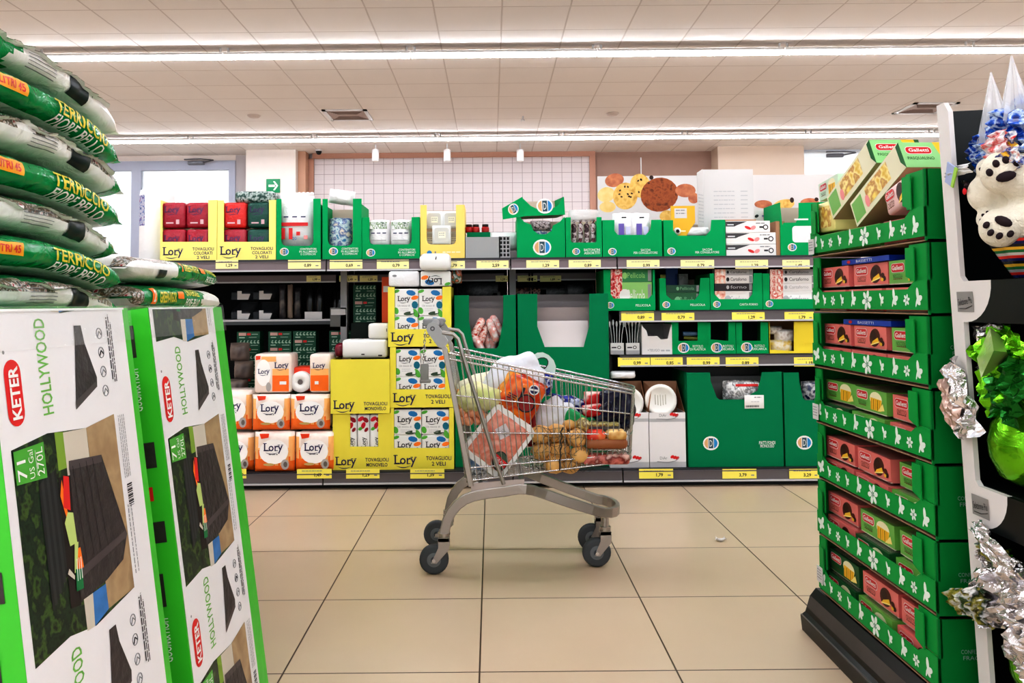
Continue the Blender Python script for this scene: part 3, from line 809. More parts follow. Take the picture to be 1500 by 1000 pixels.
# warm yellow carton with clear lidded trays
carton('display_carton', 'warm yellow carton of nested white tubs', 615.5, 300, 681, 375, ZT, YEL3, rc(625, 668, 300, 358, 6), .3, prt=lambda mb, fr, w_, h_: (mb.ell(fr, -w_ * .3, h_ * .1, .016, .016, BLUE), mb.rect(fr, -w_ * .18, h_ * .05, -w_ * .15, h_ * .13, GREYINK), lines(mb, fr, w_ * .0, w_ * .4, h_ * .1, 1, .01, .008, CREAM, 3)))
TUB = mat('white tub plastic', (234, 232, 228), .3)
def tub(label, px, py, Y, s_=1.0):
    t = thing('food_tub', label, 'tub', (ax(px, Y, py), Y, az(px, py, Y)), group='white tubs in the warm yellow carton')
    m = MB(); m.rbox(-.055 * s_, .0, -.055 * s_, .055 * s_, .05, .055 * s_, .02, TUB, 3); m.build('tub', t)
    m = MB(); m.rbox(-.06 * s_, -.008, -.06 * s_, .06 * s_, .004, .06 * s_, .004, mat('clear lid', (224, 226, 226), .15), 1); f = front(0, -.008, 0)
    m.rrect(f, -.045 * s_, -.045 * s_, .045 * s_, .045 * s_, .015, mat('lid inset', (206, 204, 196), .2)); m.rect(f, -.02 * s_, -.02 * s_, .025 * s_, .02 * s_, mat('ivory label', (238, 234, 214)), .001); lines(m, f, -.016 * s_, .02 * s_, .008, 2, .012, .004, GREYINK, 4, .0015)
    m.build('lid', t)
tub('white food tub with ivory label at the front of the warm yellow carton', 647, 344, PF + .02, 1.0)
tub('white food tub standing at the upper left of the warm yellow carton', 636, 322, PF + .09, .95)
tub('white food tub standing at the upper right of the warm yellow carton', 661, 322, PF + .09, .95)
tub('white food tub at the lower right corner of the warm yellow carton', 665, 352, PF + .12, .95)
tub('white food tub at the lower left corner of the warm yellow carton', 630, 352, PF + .12, .95)
# grey carton with jars
carton('low_carton', 'low grey carton below the row of small red jars', 681.5, 347, 733, 375, ZT, mat('cool grey card', (166, 166, 166), .7), None, .26)
a, b, z0, z1 = span(684, 341, 718, 347, PF + .1)
m = MB(); m.box(-(b - a) / 2, 0, 0, (b - a) / 2, .12, az(700, 340, PF + .1) - ZT - .06, GRND)
put(m, 'jar_tray', 'dark green tray under the small red jars', 'tray', ((a + b) / 2, PF + .1, ZT + .06))
jz = az(700, 340, PF + .1)
for k, px in enumerate((687, 697, 711)):
    t = thing('spice_jar', 'small red jar with dark lid, %s of three behind the grey carton' % ['left', 'middle', 'right'][k], 'jar', (ax(px, PF + .14, 335), PF + .14, jz), group='small red jars')
    m = MB(); m.lathe([(.022, 0), (.025, .006), (.025, .032), (.018, .04)], mat('red jar label', (176, 34, 36), .3), 14); m.build('jar', t)
    m = MB(); m.lathe([(.021, .038), (.021, .054), (.001, .055)], mat('dark jar lid', (44, 26, 28), .3), 14); m.build('lid', t)
m = MB(); m.pillow(.2, .13, .12, WHITEG, 21); put(m, 'plastic_bag', 'crumpled white bag lying behind the perforated post', 'bag', (ax(738, PF + .14), PF + .14, ZT + .115))
m = MB(); m.box(-.1, -.05, 0, .1, .08, .05, GREYCARD); put(m, 'low_box', 'small grey box under the crumpled white bag', 'box', (ax(738, PF + .14), PF + .14, ZT))
# stacked green cartons with the tilted one on top
def p_bigd(mb, fr, w_, h_): dlogo(mb, fr, 0, h_ * .32, .05)
carton('display_carton', 'bright green carton with large oval mark, lower of the two stacked', 757, 318, 828, 375, ZT, GRN, [(762, 318), (768, 325), (778, 329), (781, 337), (789, 343), (800, 343), (808, 338), (810, 330), (820, 325), (826, 318)], .3, prt=lambda mb, fr, w_, h_: dlogo(mb, fr, w_ * .02, h_ * .25, .052), group='green display cartons')
a, b, z0, z1 = span(752, 290, 831, 320, PF)
t, q = carton('display_carton', 'bright green carton twisted and open on top of another green carton', 766, 290, 830, 318, None, GRN, [(768, 292), (778, 302), (786, 306), (812, 306), (820, 302), (826, 293)], .2, prt=lambda mb, fr, w_, h_: dlogo(mb, fr, w_ * .02, h_ * .52, .05), group='green display cartons', base=az(790, 317, PF) + .002)
t.rotation_euler = (0, math.radians(-3), math.radians(12)); t.location.y += .03; t.location.z += .008
m = MB(); q2 = front(0, 0, 0)
m.prism(q2, [(0, 0), (.155, .02), (.155, .145), (.0, .07)], .004, GRN); dlogo(m, q2.sub(.08, .065, .45), 0, 0, .036)
m.v = [(v[0] - .155, v[1], v[2]) for v in m.v]
o = m.build('side_flap', t, (-q[2] / 2, .0, -.02), (0, 0, math.radians(18)))
m = MB(); m.pillow(.16, .09, .1, BLUEP, 31); put(m, 'plastic_pack', 'blue and white pack showing in the lower stacked green carton', 'pack', (ax(792, PF + .08), PF + .08, ZT + .15))
m = MB(); m.pillow(.13, .07, .06, speckle('dark sweets film', [(40, 30, 34), (170, 160, 160), (60, 40, 40)], 50, .3), 32); put(m, 'plastic_pack', 'dark printed pack inside the lower stacked green carton', 'pack', (ax(793, PF + .04), PF + .04, az(793, 330, PF)))
# dark stick packs
carton('display_carton', 'bright green carton of upright dark wrapped sticks', 828.5, 318, 882, 375, ZT, GRN, rc(836, 874, 318, 355, 3), .3, prt=p_green('BASTONCINI|ASSORTITI', .28, .72, .14, .022, .016), group='green display cartons')
for k in range(4):
    m = MB()
    prof = [(.004, 0), (.016, .01), (.018, .05), (.017, .14), (.018, .18), (.005, .195), (.014, .215)]
    m.lathe(prof, [speckle('dark wrapper', [(38, 26, 30), (200, 190, 190), (70, 30, 36), (30, 24, 26)], 34, .3), speckle('red wrapper', [(120, 34, 44), (40, 26, 30), (206, 196, 196), (90, 30, 36)], 34, .3)][k % 2 and 1], 10)
    put(m, 'wrapped_stick', '%s of the four upright dark wrapped sticks' % ['leftmost', 'second', 'third', 'rightmost'][k], 'stick', (ax(841 + k * 9.3, PF + .04, 340), PF + .04, ZT + .03), 'dark wrapped sticks')
m = MB(); m.pillow(.2, .08, .1, clear('clear wrap', (240, 240, 240), .5), 35); put(m, 'clear_film', 'crumpled clear film over the dark wrapped sticks', 'film', (ax(857, PF + .05), PF + .05, az(857, 314, PF)))
# white bags
carton('display_carton', 'bright green carton of white and purple bags', 882.5, 322, 970, 375, ZT, GRN, [(900, 322), (900, 338), (905, 344), (946, 344), (953, 336), (954, 322)], .3, prt=p_green('SACCHI|PER CONGELATORE', .16, .72, .14, .024, .014), group='green display cartons')
for k, (px, nm) in enumerate(((913, 'left'), (939, 'right'))):
    m = MB(); m.pillow(.13, .2, .08, WHITEG, 41 + k); f = front(0, -.046, 0)
    m.rect(f, -.03, -.06, .005, .02, mat('violet print', (108, 92, 170)), .002); m.rect(f, .015, -.05, .045, .0, mat('pale violet print', (196, 196, 222)), .002); m.rect(f, -.01, .055, .02, .063, INK, .002)
    put(m, 'plastic_bag', 'white bag with a violet panel, %s of two before the biscuit poster' % nm, 'bag', (ax(px, PF + .06), PF + .06, az(px, 333, PF + .06)))
carton('display_carton', 'bright green carton holding a yellow leaflet and an open white sheet', 972, 322, 1063, 375, ZT, GRN, [(986, 322), (986, 338), (993, 345), (1034, 345), (1041, 337), (1042, 322)], .3, prt=p_green('SACCHI|PER CONGELATORE', .12, .70, .14, .024, .014), group='green display cartons')
# yellow leaflet
a, b, z0, z1 = span(983, 290, 1018, 335, PF + .03)
m = MB(); ww = b - a; hh = z1 - z0; f = front(0, 0, 0)
m.prism(f, [(-ww / 2, 0), (.12 * ww, 0), (.3 * ww, hh * .25), (ww / 2, hh * .45), (ww / 2, hh), (-ww / 2, hh)], .012, mat('mustard card', (226, 178, 44), .5))
m.rect(f, -ww * .36, hh * .6, ww * .16, hh * .92, PAPER); lines(m, f, -ww * .3, ww * .1, hh * .84, 2, hh * .1, .006, GREYINK, 6, .0012)
m.rect(f, -ww * .2, hh * .16, ww * .1, hh * .2, CREAM)
put(m, 'leaflet_box', 'flat mustard yellow box with a white label before the biscuit poster', 'box', ((a + b) / 2, PF + .03, z0 - .05))
m = MB(); m.ball((0, 0, 0), (.024, .02, .024), WHITE); m.ball((0, -.012, 0), (.013, .012, .013), BLACK); m.pillow(.2, .06, .05, mat('white pack film', (236, 234, 236)), 44, c=(.11, .03, 0)); put(m, 'plastic_pack', 'white pack with a black round end in the leaflet carton', 'pack', (ax(994, PF + .03), PF + .03, az(994, 338, PF)))
# open white printed sheet / carton flap standing up
a, b, z0, z1 = span(1031, 248, 1104, 345, PF + .16)
m = MB(); ww, hh = b - a, z1 - z0; f = front(0, 0, 0)
m.prism(f, [(0, 0), (ww, 0), (ww, hh), (0, hh)], .004, PAPER)
for k in range(8):
    y = hh * (.66 - .065 * k)
    lines(m, f, ww * .2, ww * .62, y, 1, .01, .006, LGREY, 20 + k); m.rect(f, ww * .74, y, ww * .88, y + .006, LGREY, .0008)
g = Fr((-.055, -.06, 0), (.055, .06, 0), (0, 0, 1)); gl = math.hypot(.055, .06)
m.prism(g, [(0, 0), (gl, 0), (gl, hh), (gl * .85, hh), (0, hh * .93)], .004, PAPER)
lines(m, g, gl * .1, gl * .9, hh * .6, 9, hh * .05, .007, LGREY, 9)
put(m, 'folded_carton_sheet', 'tall white folded carton sheet with faint print above the top shelf', 'carton sheet', (a, PF + .16, z0))
# three white flat boxes with dark corner
KB = mat('white box card', (232, 228, 226), .45)
zz = ZT + .002
a, b, z0, z1 = span(1063, 322, 1144, 375, PF + .012)
cth = (az(1100, 323, PF) - ZT) / 3
for k in range(3):
    m = MB(); w_ = (b - a) * [.9, .9, .80][k]; m.box(0, 0, 0, w_, .3, cth - .002, KB); f = front(0, 0, 0)
    m.poly(f, [(0, cth * .92), (w_ * .48, cth * .92), (w_ * .26, cth * .62), (w_ * .2, cth * .5), (0, cth * .5)], mat('charcoal print', (70, 68, 70)))
    m.rect(f, .01, cth * .6, w_ * .18, cth * .7, mat('white box print', (220, 220, 220)), .001)
    m.ell(f, w_ * .9, cth * .42, .017, .017, INK); m.ell(f, w_ * .9, cth * .42, .011, .011, KB, .001); m.rect(f, w_ * .76, cth * .36, w_ * .84, cth * .5, INK, .001)
    m.ell(f, w_ * .5, cth * .38, .022, .009, RED, rot=-.4); m.ell(f, w_ * .62, cth * .38, .018, .012, mat('pink print', (236, 150, 150)), rot=.5)
    lines(m, f, w_ * .68, w_ * .88, cth * .72, 1, .01, .006, GREYINK, k)
    put(m, 'flat_white_box', 'white flat box with charcoal corner, %s of the stack of three' % ['bottom', 'middle', 'top'][k], 'box', (a + .002, PF + .012, zz + k * cth), 'white flat boxes')
m = MB(); m.box(0, .0, 0, .055, .3, .22, KRAFT); put(m, 'kraft_box', 'narrow plain brown box standing right of the three white flat boxes', 'box', (a + (b - a) * .915, PF + .012, ZT))
m = MB(); m.box(0, .1, 0, .2, .3, .016, KRAFT); put(m, 'kraft_sheet', 'brown cardboard sheet lying on the white flat boxes', 'cardboard', (a + .03, PF + .012, zz + 3 * cth + .001), rot=(0, math.radians(0), 0))
# last green and white carton
def p_last(mb, fr, w_, h_):
    mb.rrect(fr, -w_ * .25, h_ * .24, w_ * .46, h_ * .55, .02, mat('pale print', (226, 226, 228))); dlogo(mb, fr, -w_ * .26, h_ * .15, .026); mb.rect(fr, -w_ * .2, h_ * .66, w_ * .1, h_ * .69, WHITE)
carton('display_carton', 'bright green carton with a white panel at the right end of the top shelf', 1143, 296, 1212, 375, ZT, GRN, [(1146, 330), (1148, 326), (1166, 326), (1170, 318), (1170, 297)], .3, prt=p_last, group='green display cartons')
a, b, z0, z1 = span(1122, 299, 1168, 325, PF + .04)
m = MB(); m.box(0, 0, 0, b - a, .2, z1 - ZT, KB); f = front(0, 0, 0)
hz = z1 - ZT
for k in range(2): lines(m, f, .07, b - a - .02, hz - .05 - k * .05, 1, .01, .012, mat('lilac print', (150, 150, 190)), k); m.ell(f, .035, hz - .045 - k * .05, .014, .01, INK, rot=.5)
put(m, 'printed_box', 'white box with lilac print behind the brown box', 'box', (a, PF + .32, ZT))
m = MB(); m.box(0, 0, 0, .06, .2, .3, GRN); put(m, 'green_box', 'narrow green box standing behind the brown cardboard sheet', 'box', (ax(1110, PF + .33), PF + .33, ZT))
# biscuit poster board along the back of the shelving
PB = 5.85
a, b, z0, z1 = span(876, 256, 1372, 376, PB); z0 = ZT; ww, hh = b - a, z1 - z0
m = MB(); f = front(0, 0, 0)
m.prism(f, [(0, 0), (ww, 0), (ww, hh), (0, hh)], .012, mat('poster white', (218, 212, 210), .5))
def pp(px, py): q = at(px, py, PB); return q.x - a, q.z - z0
ps = 1 / FPX * PB
CHIP = mat('chocolate chip', (58, 34, 24), .6)
BIS = speckle('pale biscuit', [(206, 152, 70), (238, 198, 116), (226, 178, 92)], 16, .7); BISD = speckle('brown biscuit', [(110, 54, 30), (170, 92, 50), (140, 70, 38)], 26, .7); BISR = speckle('reddish biscuit', [(176, 96, 70), (212, 140, 100)], 18, .7); BISC = speckle('cream biscuit', [(240, 214, 150), (232, 196, 120)], 14, .7)
for px, py, rx, ry, mm, rot in ((900, 264, 14, 10, BISR, .2), (888, 285, 13, 11, BISC, .3), (890, 303, 12, 8, BISC, 0), (938, 272, 15, 18, BIS, .2), (916, 287, 18, 20, BIS, -.2), (966, 285, 28, 25, BISD, .3), (1004, 279, 15, 10, BISR, 0), (976, 316, 10, 8, BIS, .3), (1016, 290, 8, 8, BISR, 0), (1118, 299, 13, 6, BISR, 0), (1148, 300, 16, 8, BIS, .2), (1160, 293, 3, 4, CHIP, 0), (1186, 297, 14, 7, BISR, 0), (1196, 292, 3, 3, CHIP, 0)):
    x, y = pp(px, py); m.ell(f, x, y, rx * ps, ry * ps, mm, .0006 + .0003 * len(m.v) / 200, 22, rot=rot)
rr = random.Random(5)
for cx_, cy_, n in ((916, 287, 9), (938, 268, 5)):
    for k in range(n):
        an, q = rr.uniform(0, 6.28), rr.uniform(.2, .85); x, y = pp(cx_ + 16 * q * math.cos(an), cy_ + 17 * q * math.sin(an)); m.ell(f, x, y, .009, .006, CHIP, .004, 7, rot=an)
x, y = pp(954, 260); m.ell(f, x, y, .016, .016, CHIP, .004, 10)
put(m, 'poster_board', 'long white poster board with a photo of biscuits behind the top shelf', 'poster', (a, PB, z0))
m = MB(); m.cyl((0, 0, 0), (0, 0, .14), .004, .004, ALU, 6); put(m, 'thin_rod', 'thin metal rod standing on the poster board', 'rod', (ax(939, PB + .006, 250), PB + .006, z0 + hh))
# ================================================================== RIGHT UNIT SHELVES
# --- upper shelf: long film boxes in green cartons
def p_pel(t):
    def f(mb, fr, w_, h_):
        dlogo(mb, fr, -w_ / 2 + .04, .035, .022); mb.text(fr, t, w_ / 2 - .03, .026, .014, WHITE, bold=.012, al='r', w=len(t) * .0105)
    return f
UPC = [(884, 960, 395, [(894, 395), (894, 430), (899, 437), (950, 437), (956, 431), (956, 395)], 'PELLICOLA', 'red and pale green film boxes'),
      (966, 1040, 407, [(975, 407), (976, 432), (984, 439), (1018, 439), (1024, 431), (1026, 407)], 'PELLICOLA', 'dark green film boxes'),
      (1040, 1117, 400, [(1046, 400), (1046, 430), (1054, 438), (1096, 438), (1102, 431), (1104, 400)], 'CARTA FORNO', 'white baking paper boxes with one black box'),
      (1117, 1212, 400, [(1127, 400), (1127, 438), (1196, 438), (1196, 400)], 'CARTA', 'white baking paper boxes at the right end')]
for k, (x0, x1, y0, cut, tx, nm) in enumerate(UPC):
    carton('display_carton', 'deep green carton of ' + nm + ' on the upper shelf', x0, y0, x1, 452, ZM1, GRN, cut, .36, prt=p_pel(tx), group='green film cartons')
def film_box(label, x0, x1, y0, y1, m, txt, tc, img, Y=PF + .01, base=None, h=None, imgw=.28):
    a, b, z0, z1 = span(x0, y0, x1, y1, Y)
    w_, h_ = b - a, z1 - z0
    if h: h_ = h
    if base is not None: z0 = base
    mb = MB(); mb.box(-w_ / 2, 0, 0, w_ / 2, .055, h_ - .001, m); f = front(0, 0, 0)
    if img: mb.rect(f, -w_ / 2, 0, -w_ / 2 + w_ * imgw, h_, img)
    if txt: mb.text(f, txt, w_ * .12, h_ * .32, h_ * .42, tc, bold=.0, w=w_ * .42); mb.ell(f, -w_ * .16, h_ * .5, h_ * .2, h_ * .26, tc, .0009, 10)
    mb.rect(f, w_ * .4, h_ * .08, w_ * .48, h_ * .92, mat('box end grey', (150, 150, 150)), .0007)
    o = mb.build('film_box', None, ((a + b) / 2, Y, z0)); tag(o, label, 'film box', 'long boxes of kitchen film')
REDPIC = speckle('red fruit photo', [(150, 20, 30), (216, 60, 60), (240, 220, 210), (180, 30, 40)], 40, .4)
PALEG = mat('pale green box', (150, 204, 120), .45); MIDG = mat('mid green box', (50, 132, 76), .45); DKG = mat('dark green box', (22, 74, 50), .45)
TANP = speckle('pink bread photo', [(206, 90, 74), (240, 190, 170), (236, 226, 220)], 36, .4)
def fstack(x0, x1, ys, specs, where, base=ZM1 + .0065):
    n = len(ys) - 1
    hs = [abs(az(1000, ys[i], PF) - az(1000, ys[i + 1], PF)) for i in range(n)]
    z = base
    # the lowest ones rise hidden behind the carton front
    zb = az((x0 + x1) / 2, ys[-1], PF)
    k = 0
    while z + hs[-1] < zb - .004:
        z += .0
        hh_ = (zb - base)
        break
    for i in range(n - 1, -1, -1):
        m_, t_, tc, im = specs[i]
        zz_ = az((x0 + x1) / 2, ys[i + 1], PF + .01)
        if i == n - 1: h_ = hs[i] + (zz_ - base); zz0 = base
        else: h_ = hs[i]; zz0 = zz_
        film_box('%s, %s in the %s' % (specs[i][0].name.replace(' card', ''), (ORD[i] if n > 1 else 'only one'), where), x0, x1, ys[i], ys[i + 1], m_, t_, tc, im, base=zz0, h=h_)
fstack(894.5, 955, [394, 413, 437], [(MIDG, 'Pellicola', PALEG, REDPIC), (PALEG, 'Pellicola', WHITE, REDPIC)], 'first green film carton')
fstack(976, 1025, [417, 428, 439], [(DKG, 'Pellicola', mat('faint green print', (120, 170, 130)), None), (mat('dull green box', (34, 96, 58), .45), 'Pellicola', mat('faint green print', (120, 170, 130)), None)], 'second green film carton')
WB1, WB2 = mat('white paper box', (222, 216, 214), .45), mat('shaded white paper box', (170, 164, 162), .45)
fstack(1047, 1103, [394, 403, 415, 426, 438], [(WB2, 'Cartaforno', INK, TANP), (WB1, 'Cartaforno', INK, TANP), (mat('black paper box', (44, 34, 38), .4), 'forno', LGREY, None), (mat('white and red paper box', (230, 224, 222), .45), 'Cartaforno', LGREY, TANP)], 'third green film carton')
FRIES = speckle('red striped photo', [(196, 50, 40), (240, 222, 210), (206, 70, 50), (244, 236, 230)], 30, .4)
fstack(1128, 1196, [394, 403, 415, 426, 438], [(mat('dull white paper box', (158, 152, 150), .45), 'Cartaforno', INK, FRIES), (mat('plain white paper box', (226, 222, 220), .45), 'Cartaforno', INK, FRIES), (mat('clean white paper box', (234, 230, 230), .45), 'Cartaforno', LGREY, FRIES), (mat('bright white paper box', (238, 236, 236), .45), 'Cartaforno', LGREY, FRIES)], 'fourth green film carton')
# items behind the second carton
m = MB(); m.box(-.04, 0, 0, .04, .05, .3, mat('blue box card', (30, 84, 160), .4)); put(m, 'blue_box', 'upright blue box behind the dark green film boxes', 'box', (ax(985, PF + .3), PF + .3, ZM1))
m = MB(); m.box(-.03, 0, 0, .03, .05, .24, mat('clear grey pack', (150, 150, 146), .2, bump=(20, .6, 1))); put(m, 'grey_pack', 'upright crinkled grey pack behind the dark green film boxes', 'pack', (ax(1002, PF + .25), PF + .25, ZM1))
# --- lower shelf
CUT = mat('clear cutlery', (206, 208, 210), .12, spec=.8)
for k, (px, y0) in enumerate(((905, 503), (928, 503))):
    t = thing('cutlery_pack', '%s pack of upright clear plastic cutlery with a grey card sleeve' % ['left', 'right'][k], 'cutlery', (ax(px, PF + .0, 515), PF + .02, ZM2 + .002), group='cutlery packs')
    w_ = .085; hh = az(px, y0, PF) - ZM2
    m = MB()
    m.box(-w_ / 2, 0, 0, w_ / 2, .03, hh, mat('white sleeve card', (226, 224, 222), .5)); f = front(0, 0, 0)
    m.rect(f, -w_ / 2, 0, w_ / 2, hh * .35, LGREY); m.ell(f, .012, hh * .62, .012, .01, INK, .001); m.ell(f, .012, hh * .62, .008, .006, WHITE, .0012); m.rect(f, -.035, hh * .56, -.005, hh * .66, INK, .001)
    m.build('card_sleeve', t)
    m = MB()
    for i in range(5):
        x = (i - 2) * .014; l_ = .105 + .01 * (i % 2)
        m.tube([(x, .014, hh * .8), (x * 1.2, .012, hh + l_ * .5), (x * 1.5, .01, hh + l_)], .0028, CUT, 6)
        m.ball((x * 1.6, .01, hh + l_ + .015), (.0075, .003, .02), CUT, 8, 6)
    m.build('cutlery', t)
wbx = carton('open_box', 'white open box with faint print beside the cutlery', 940, 475, 985, 517, ZM2, mat('white box card', (232, 228, 226)), [(943, 480), (947, 484), (949, 492), (963, 492), (968, 497), (978, 496), (982, 480)], .24, prt=lambda mb, fr, w_, h_: (mb.text(fr, '+TEUGO', -w_ * .12, h_ * .1, .016, GREYINK, w=w_ * .4), lines(mb, fr, w_ * .12, w_ * .42, h_ * .1, 1, .01, .01, LGREY, 3), mb.rect(fr, -w_ * .3, h_ * .62, -w_ * .1, h_ * .68, INK)), inside=mat('dim white card', (170, 168, 166), .7))
BAGC = [(984, 1037, [(994, 472), (994, 499), (1022, 499), (1022, 472)], 'first'), (1036, 1078, [(1041, 472), (1041, 497), (1067, 499), (1067, 472)], 'second'), (1078, 1126, [(1087, 472), (1087, 499), (1114, 499), (1114, 472)], 'third')]
for x0, x1, cut, nm in BAGC:
    carton('display_carton', '%s deep green carton of freezer bags on the lower shelf%s' % (nm, {'first': ', part full', 'second': ', empty', 'third': ', empty with a torn flap'}[nm]), x0, 472, x1, 517, ZM2, GRN, cut, .2, prt=p_green({'first': 'ROTOLO|DI PLASTICA', 'second': 'ROTOLI|DISCARICA', 'third': 'ROTOLO|DISCARICA'}[nm], .32, .72, .2, .033, .015), inside=mat('dark card inside', (34, 44, 40), .8), group='green freezer bag cartons')
rr = random.Random(8)
for k in range(5):
    m = MB(); m.cyl((-.045, 0, 0), (.045, 0, 0), .014, .014, [mat('dull yellow film', (140, 140, 60), .35), mat('dull blue film', (70, 96, 120), .35), mat('dull green film', (70, 110, 70), .35)][k % 3], 10)
    put(m, 'bag_roll', '%s of the loose bag rolls in the first freezer bag carton' % FIRST[k], 'bag roll', (ax(1008 + (k % 2) * 3, PF + .06), PF + .03 + .03 * (k % 2), ZM2 + .02 + .027 * k), 'loose bag rolls', (0, rr.uniform(-.1, .1), rr.uniform(-.2, .2)))
m = MB(); m.prism(Fr((0, 0, 0), (.5, .86, 0), (0, 0, 1)), [(0, 0), (.06, .01), (.06, .11), (.0, .13)], .004, mat('faded green card', (60, 140, 100), .6))
put(m, 'torn_flap', 'torn green cardboard flap on the third freezer bag carton', 'cardboard', (ax(1115, PF - .004), PF + .0, az(1115, 500, PF)))
YF = clear('clear yellowish film', (238, 226, 196), .55, .15)
for k, (px, py, w_, h_, s_) in enumerate(((1142, 507, .15, .09, 1), (1150, 492, .13, .09, 2), (1138, 484, .1, .06, 3))):
    m = MB(); m.pillow(w_, h_, .09, [speckle('yellow sponge film', [(236, 214, 120), (240, 232, 214), (226, 190, 60)], 18, .25), speckle('pale clear film', [(214, 200, 196), (236, 230, 226), (190, 170, 160)], 20, .2), speckle('pale clear film', [(214, 200, 196)], 20)][k], s_)
    put(m, 'sponge_pack', 'clear film pack of sponges, %s in the open yellow carton' % ['lowest', 'middle', 'uppermost'][k], 'pack', (ax(px, PF + .06), PF + .06 + .03 * k, az(px, py, PF + .06)), 'sponge packs')
carton('display_carton', 'bright yellow carton open at its left on the lower shelf', 1127, 471, 1212, 517, ZM2, mat('lemon card', (244, 220, 60), .5), [(1127.5, 512), (1163, 514), (1163, 471)], .2, inside=KRAFT)
# --- base: plates
PF = PFB
def plate_carton(x0, x1, nm):
    WC = mat('white plate carton', (226, 222, 222), .5)
    a, b, z0, z1 = span(x0, 604, x1, 684, PF); z0 = ZB + DZ; w_, h_ = b - a - .004, z1 - z0
    t = thing('plate_carton', 'white carton of paper plates with brown open flaps, ' + nm, 'carton', ((a + b) / 2, PF, z0), group='white plate cartons')
    m = MB(); fr = front(0, 0, 0); m.prism(fr, [(-w_ / 2, 0), (w_ / 2, 0), (w_ / 2, h_), (-w_ / 2, h_)], .004, WC)
    for y0, y1 in ((0, h_ * .1), (h_ * .83, h_ * .89)): m.rect(fr, -w_ / 2, y0, w_ / 2, y1, LGREY)
    for y in (h_ * .12, h_ * .9):
        m.text(fr, 'DiAr', -w_ * .12, y + .008, .018, GREYINK, w=w_ * .2)
        for q in range(3): m.ell(fr, w_ * (.12 + .07 * q), y + .024 - .004 * q, .013, .009, RED, .001 + .0002 * q, 8, rot=.6)
        m.tube([fr.p(-w_ * .3, y - .004, .002), fr.p(0, y - .01, .002), fr.p(w_ * .22, y, .002), fr.p(w_ * .3, y + .02, .002)], .002, GREYINK, 4)
    m.build('front_panel', t)
    m = MB(); zk = az((x0 + x1) / 2, 560, PF + .1) - z0
    m.box(-w_ / 2, .004, 0, -w_ / 2 + .004, .35, h_, WC); m.box(w_ / 2 - .004, .004, 0, w_ / 2, .35, h_, WC); m.box(-w_ / 2 + .004, .004, 0, w_ / 2 - .004, .35, .004, KRAFT)
    m.box(-w_ / 2 + .004, .2, .004, w_ / 2 - .004, .204, zk, KRAFT)
    for sg in (-1, 1):
        m.add([(sg * w_ / 2, .01, h_), (sg * w_ / 2, .2, h_), (sg * (w_ / 2 - .004), .2, zk), (sg * (w_ / 2 - .03), .06, zk * .93)], [(0, 1, 2, 3)], KRAFT)
    m.build('kraft_inner_box', t)
    return (a + b) / 2, w_
PL = mat('white paper plate', (236, 232, 226), .4)
for x0, x1, nm, px, py in ((893, 951, 'left, behind the cart', 918, 590), (951, 1005, 'right, beside the large green carton', 966, 586)):
    plate_carton(x0, x1, nm)
    rad = 23 / FPX * (PF + .06)
    m = MB(); prof = [(.001, .0), (rad * .66, 0), (rad * .78, .012), (rad, .02), (rad * 1.0, .023), (rad * .76, .016), (rad * .64, .004), (.001, .004)]
    for k in range(5): m.lathe([(r, z + k * .006) for r, z in prof], PL, 30)
    f = Fr((0, 0, .0285), (1, 0, 0), (0, 1, 0))
    for i in range(5): m.rect(f, -.035 + i * .016, -.035 + .004 * abs(i - 2), -.029 + i * .016, .035 - .004 * (i % 2), mat('taupe print', (190, 184, 170)), .0006 - 0)
    put(m, 'paper_plates', 'stack of white paper plates standing on edge in the %s plate carton' % nm.split(',')[0], 'plates', (ax(px, PF + .09, py), PF + .09, az(px, py, PF + .09)), 'paper plate stacks', (math.radians(82), 0, 0))
m = MB(); m.pillow(.16, .05, .18, WHITEG, 61); put(m, 'plastic_pack', 'white film pack lying under the lower shelf, behind the cart', 'pack', (ax(912, PF + .06), PF + .1, az(912, 549, PF + .06)))
m = MB(); m.box(-.1, -.02, 0, .12, .1, .44, mat('dim white card', (170, 168, 166))); put(m, 'plain_box', 'plain dim box standing behind the left plate carton', 'box', (ax(905, PF + .36), PF + .37, ZB + DZ))
# large green plate cartons
def p_big(mb, fr, w_, h_):
    dlogo(mb, fr, -w_ / 2 + .14 if w_ > .4 else 0, h_ * .25, .044)
    if w_ > .4:
        mb.text(fr, 'PIATTI FONDI', w_ * .33, h_ * .235, .019, WHITE, bold=.015, w=.1); mb.text(fr, 'MONOUSO', w_ * .33, h_ * .2, .019, WHITE, bold=.015, w=.085)
carton('plate_display_carton', 'large deep green carton of deep plates with white text, on the base deck', 1007, 545, 1147, 683, ZB, GRND, [(1040, 545), (1041, 558), (1050, 582), (1054, 585), (1095, 585), (1100, 577), (1110, 572), (1114, 556), (1116, 545)], .4, prt=p_big, inside=mat('dim grey card', (130, 128, 126), .7), group='large green plate cartons', ins=.25)
m = MB(); m.rbox(-.06, 0, 0, .06, .003, .082, .001, WHITE, 1); f = front(0, 0, 0); barcode(m, f, -.052, .008, .03, .02, 3); lines(m, f, -.0, .045, .066, 1, .01, .006, GREYINK, 3); lines(m, f, -.02, .03, .04, 1, .01, .004, LGREY, 5)
put(m, 'stuck_label', 'white label with a barcode stuck on the large green carton', 'label', (ax(1105, PF - .004, 590), PF - .0035, az(1105, 598, PF)))
m = MB(); m.pillow(.24, .14, .14, speckle('clear bag of plates', [(180, 176, 176), (236, 234, 234), (120, 118, 120), (226, 224, 224)], 30, .15, 3, bump=.3), 63); m.rect(front(0, -.076, 0), -.06, .035, .08, .05, RED, .004)
put(m, 'plastic_bag', 'clear crinkled bag with a red band in the large green carton', 'bag', (ax(1083, PF + .1), PF + .1, az(1083, 572, PF + .1)))
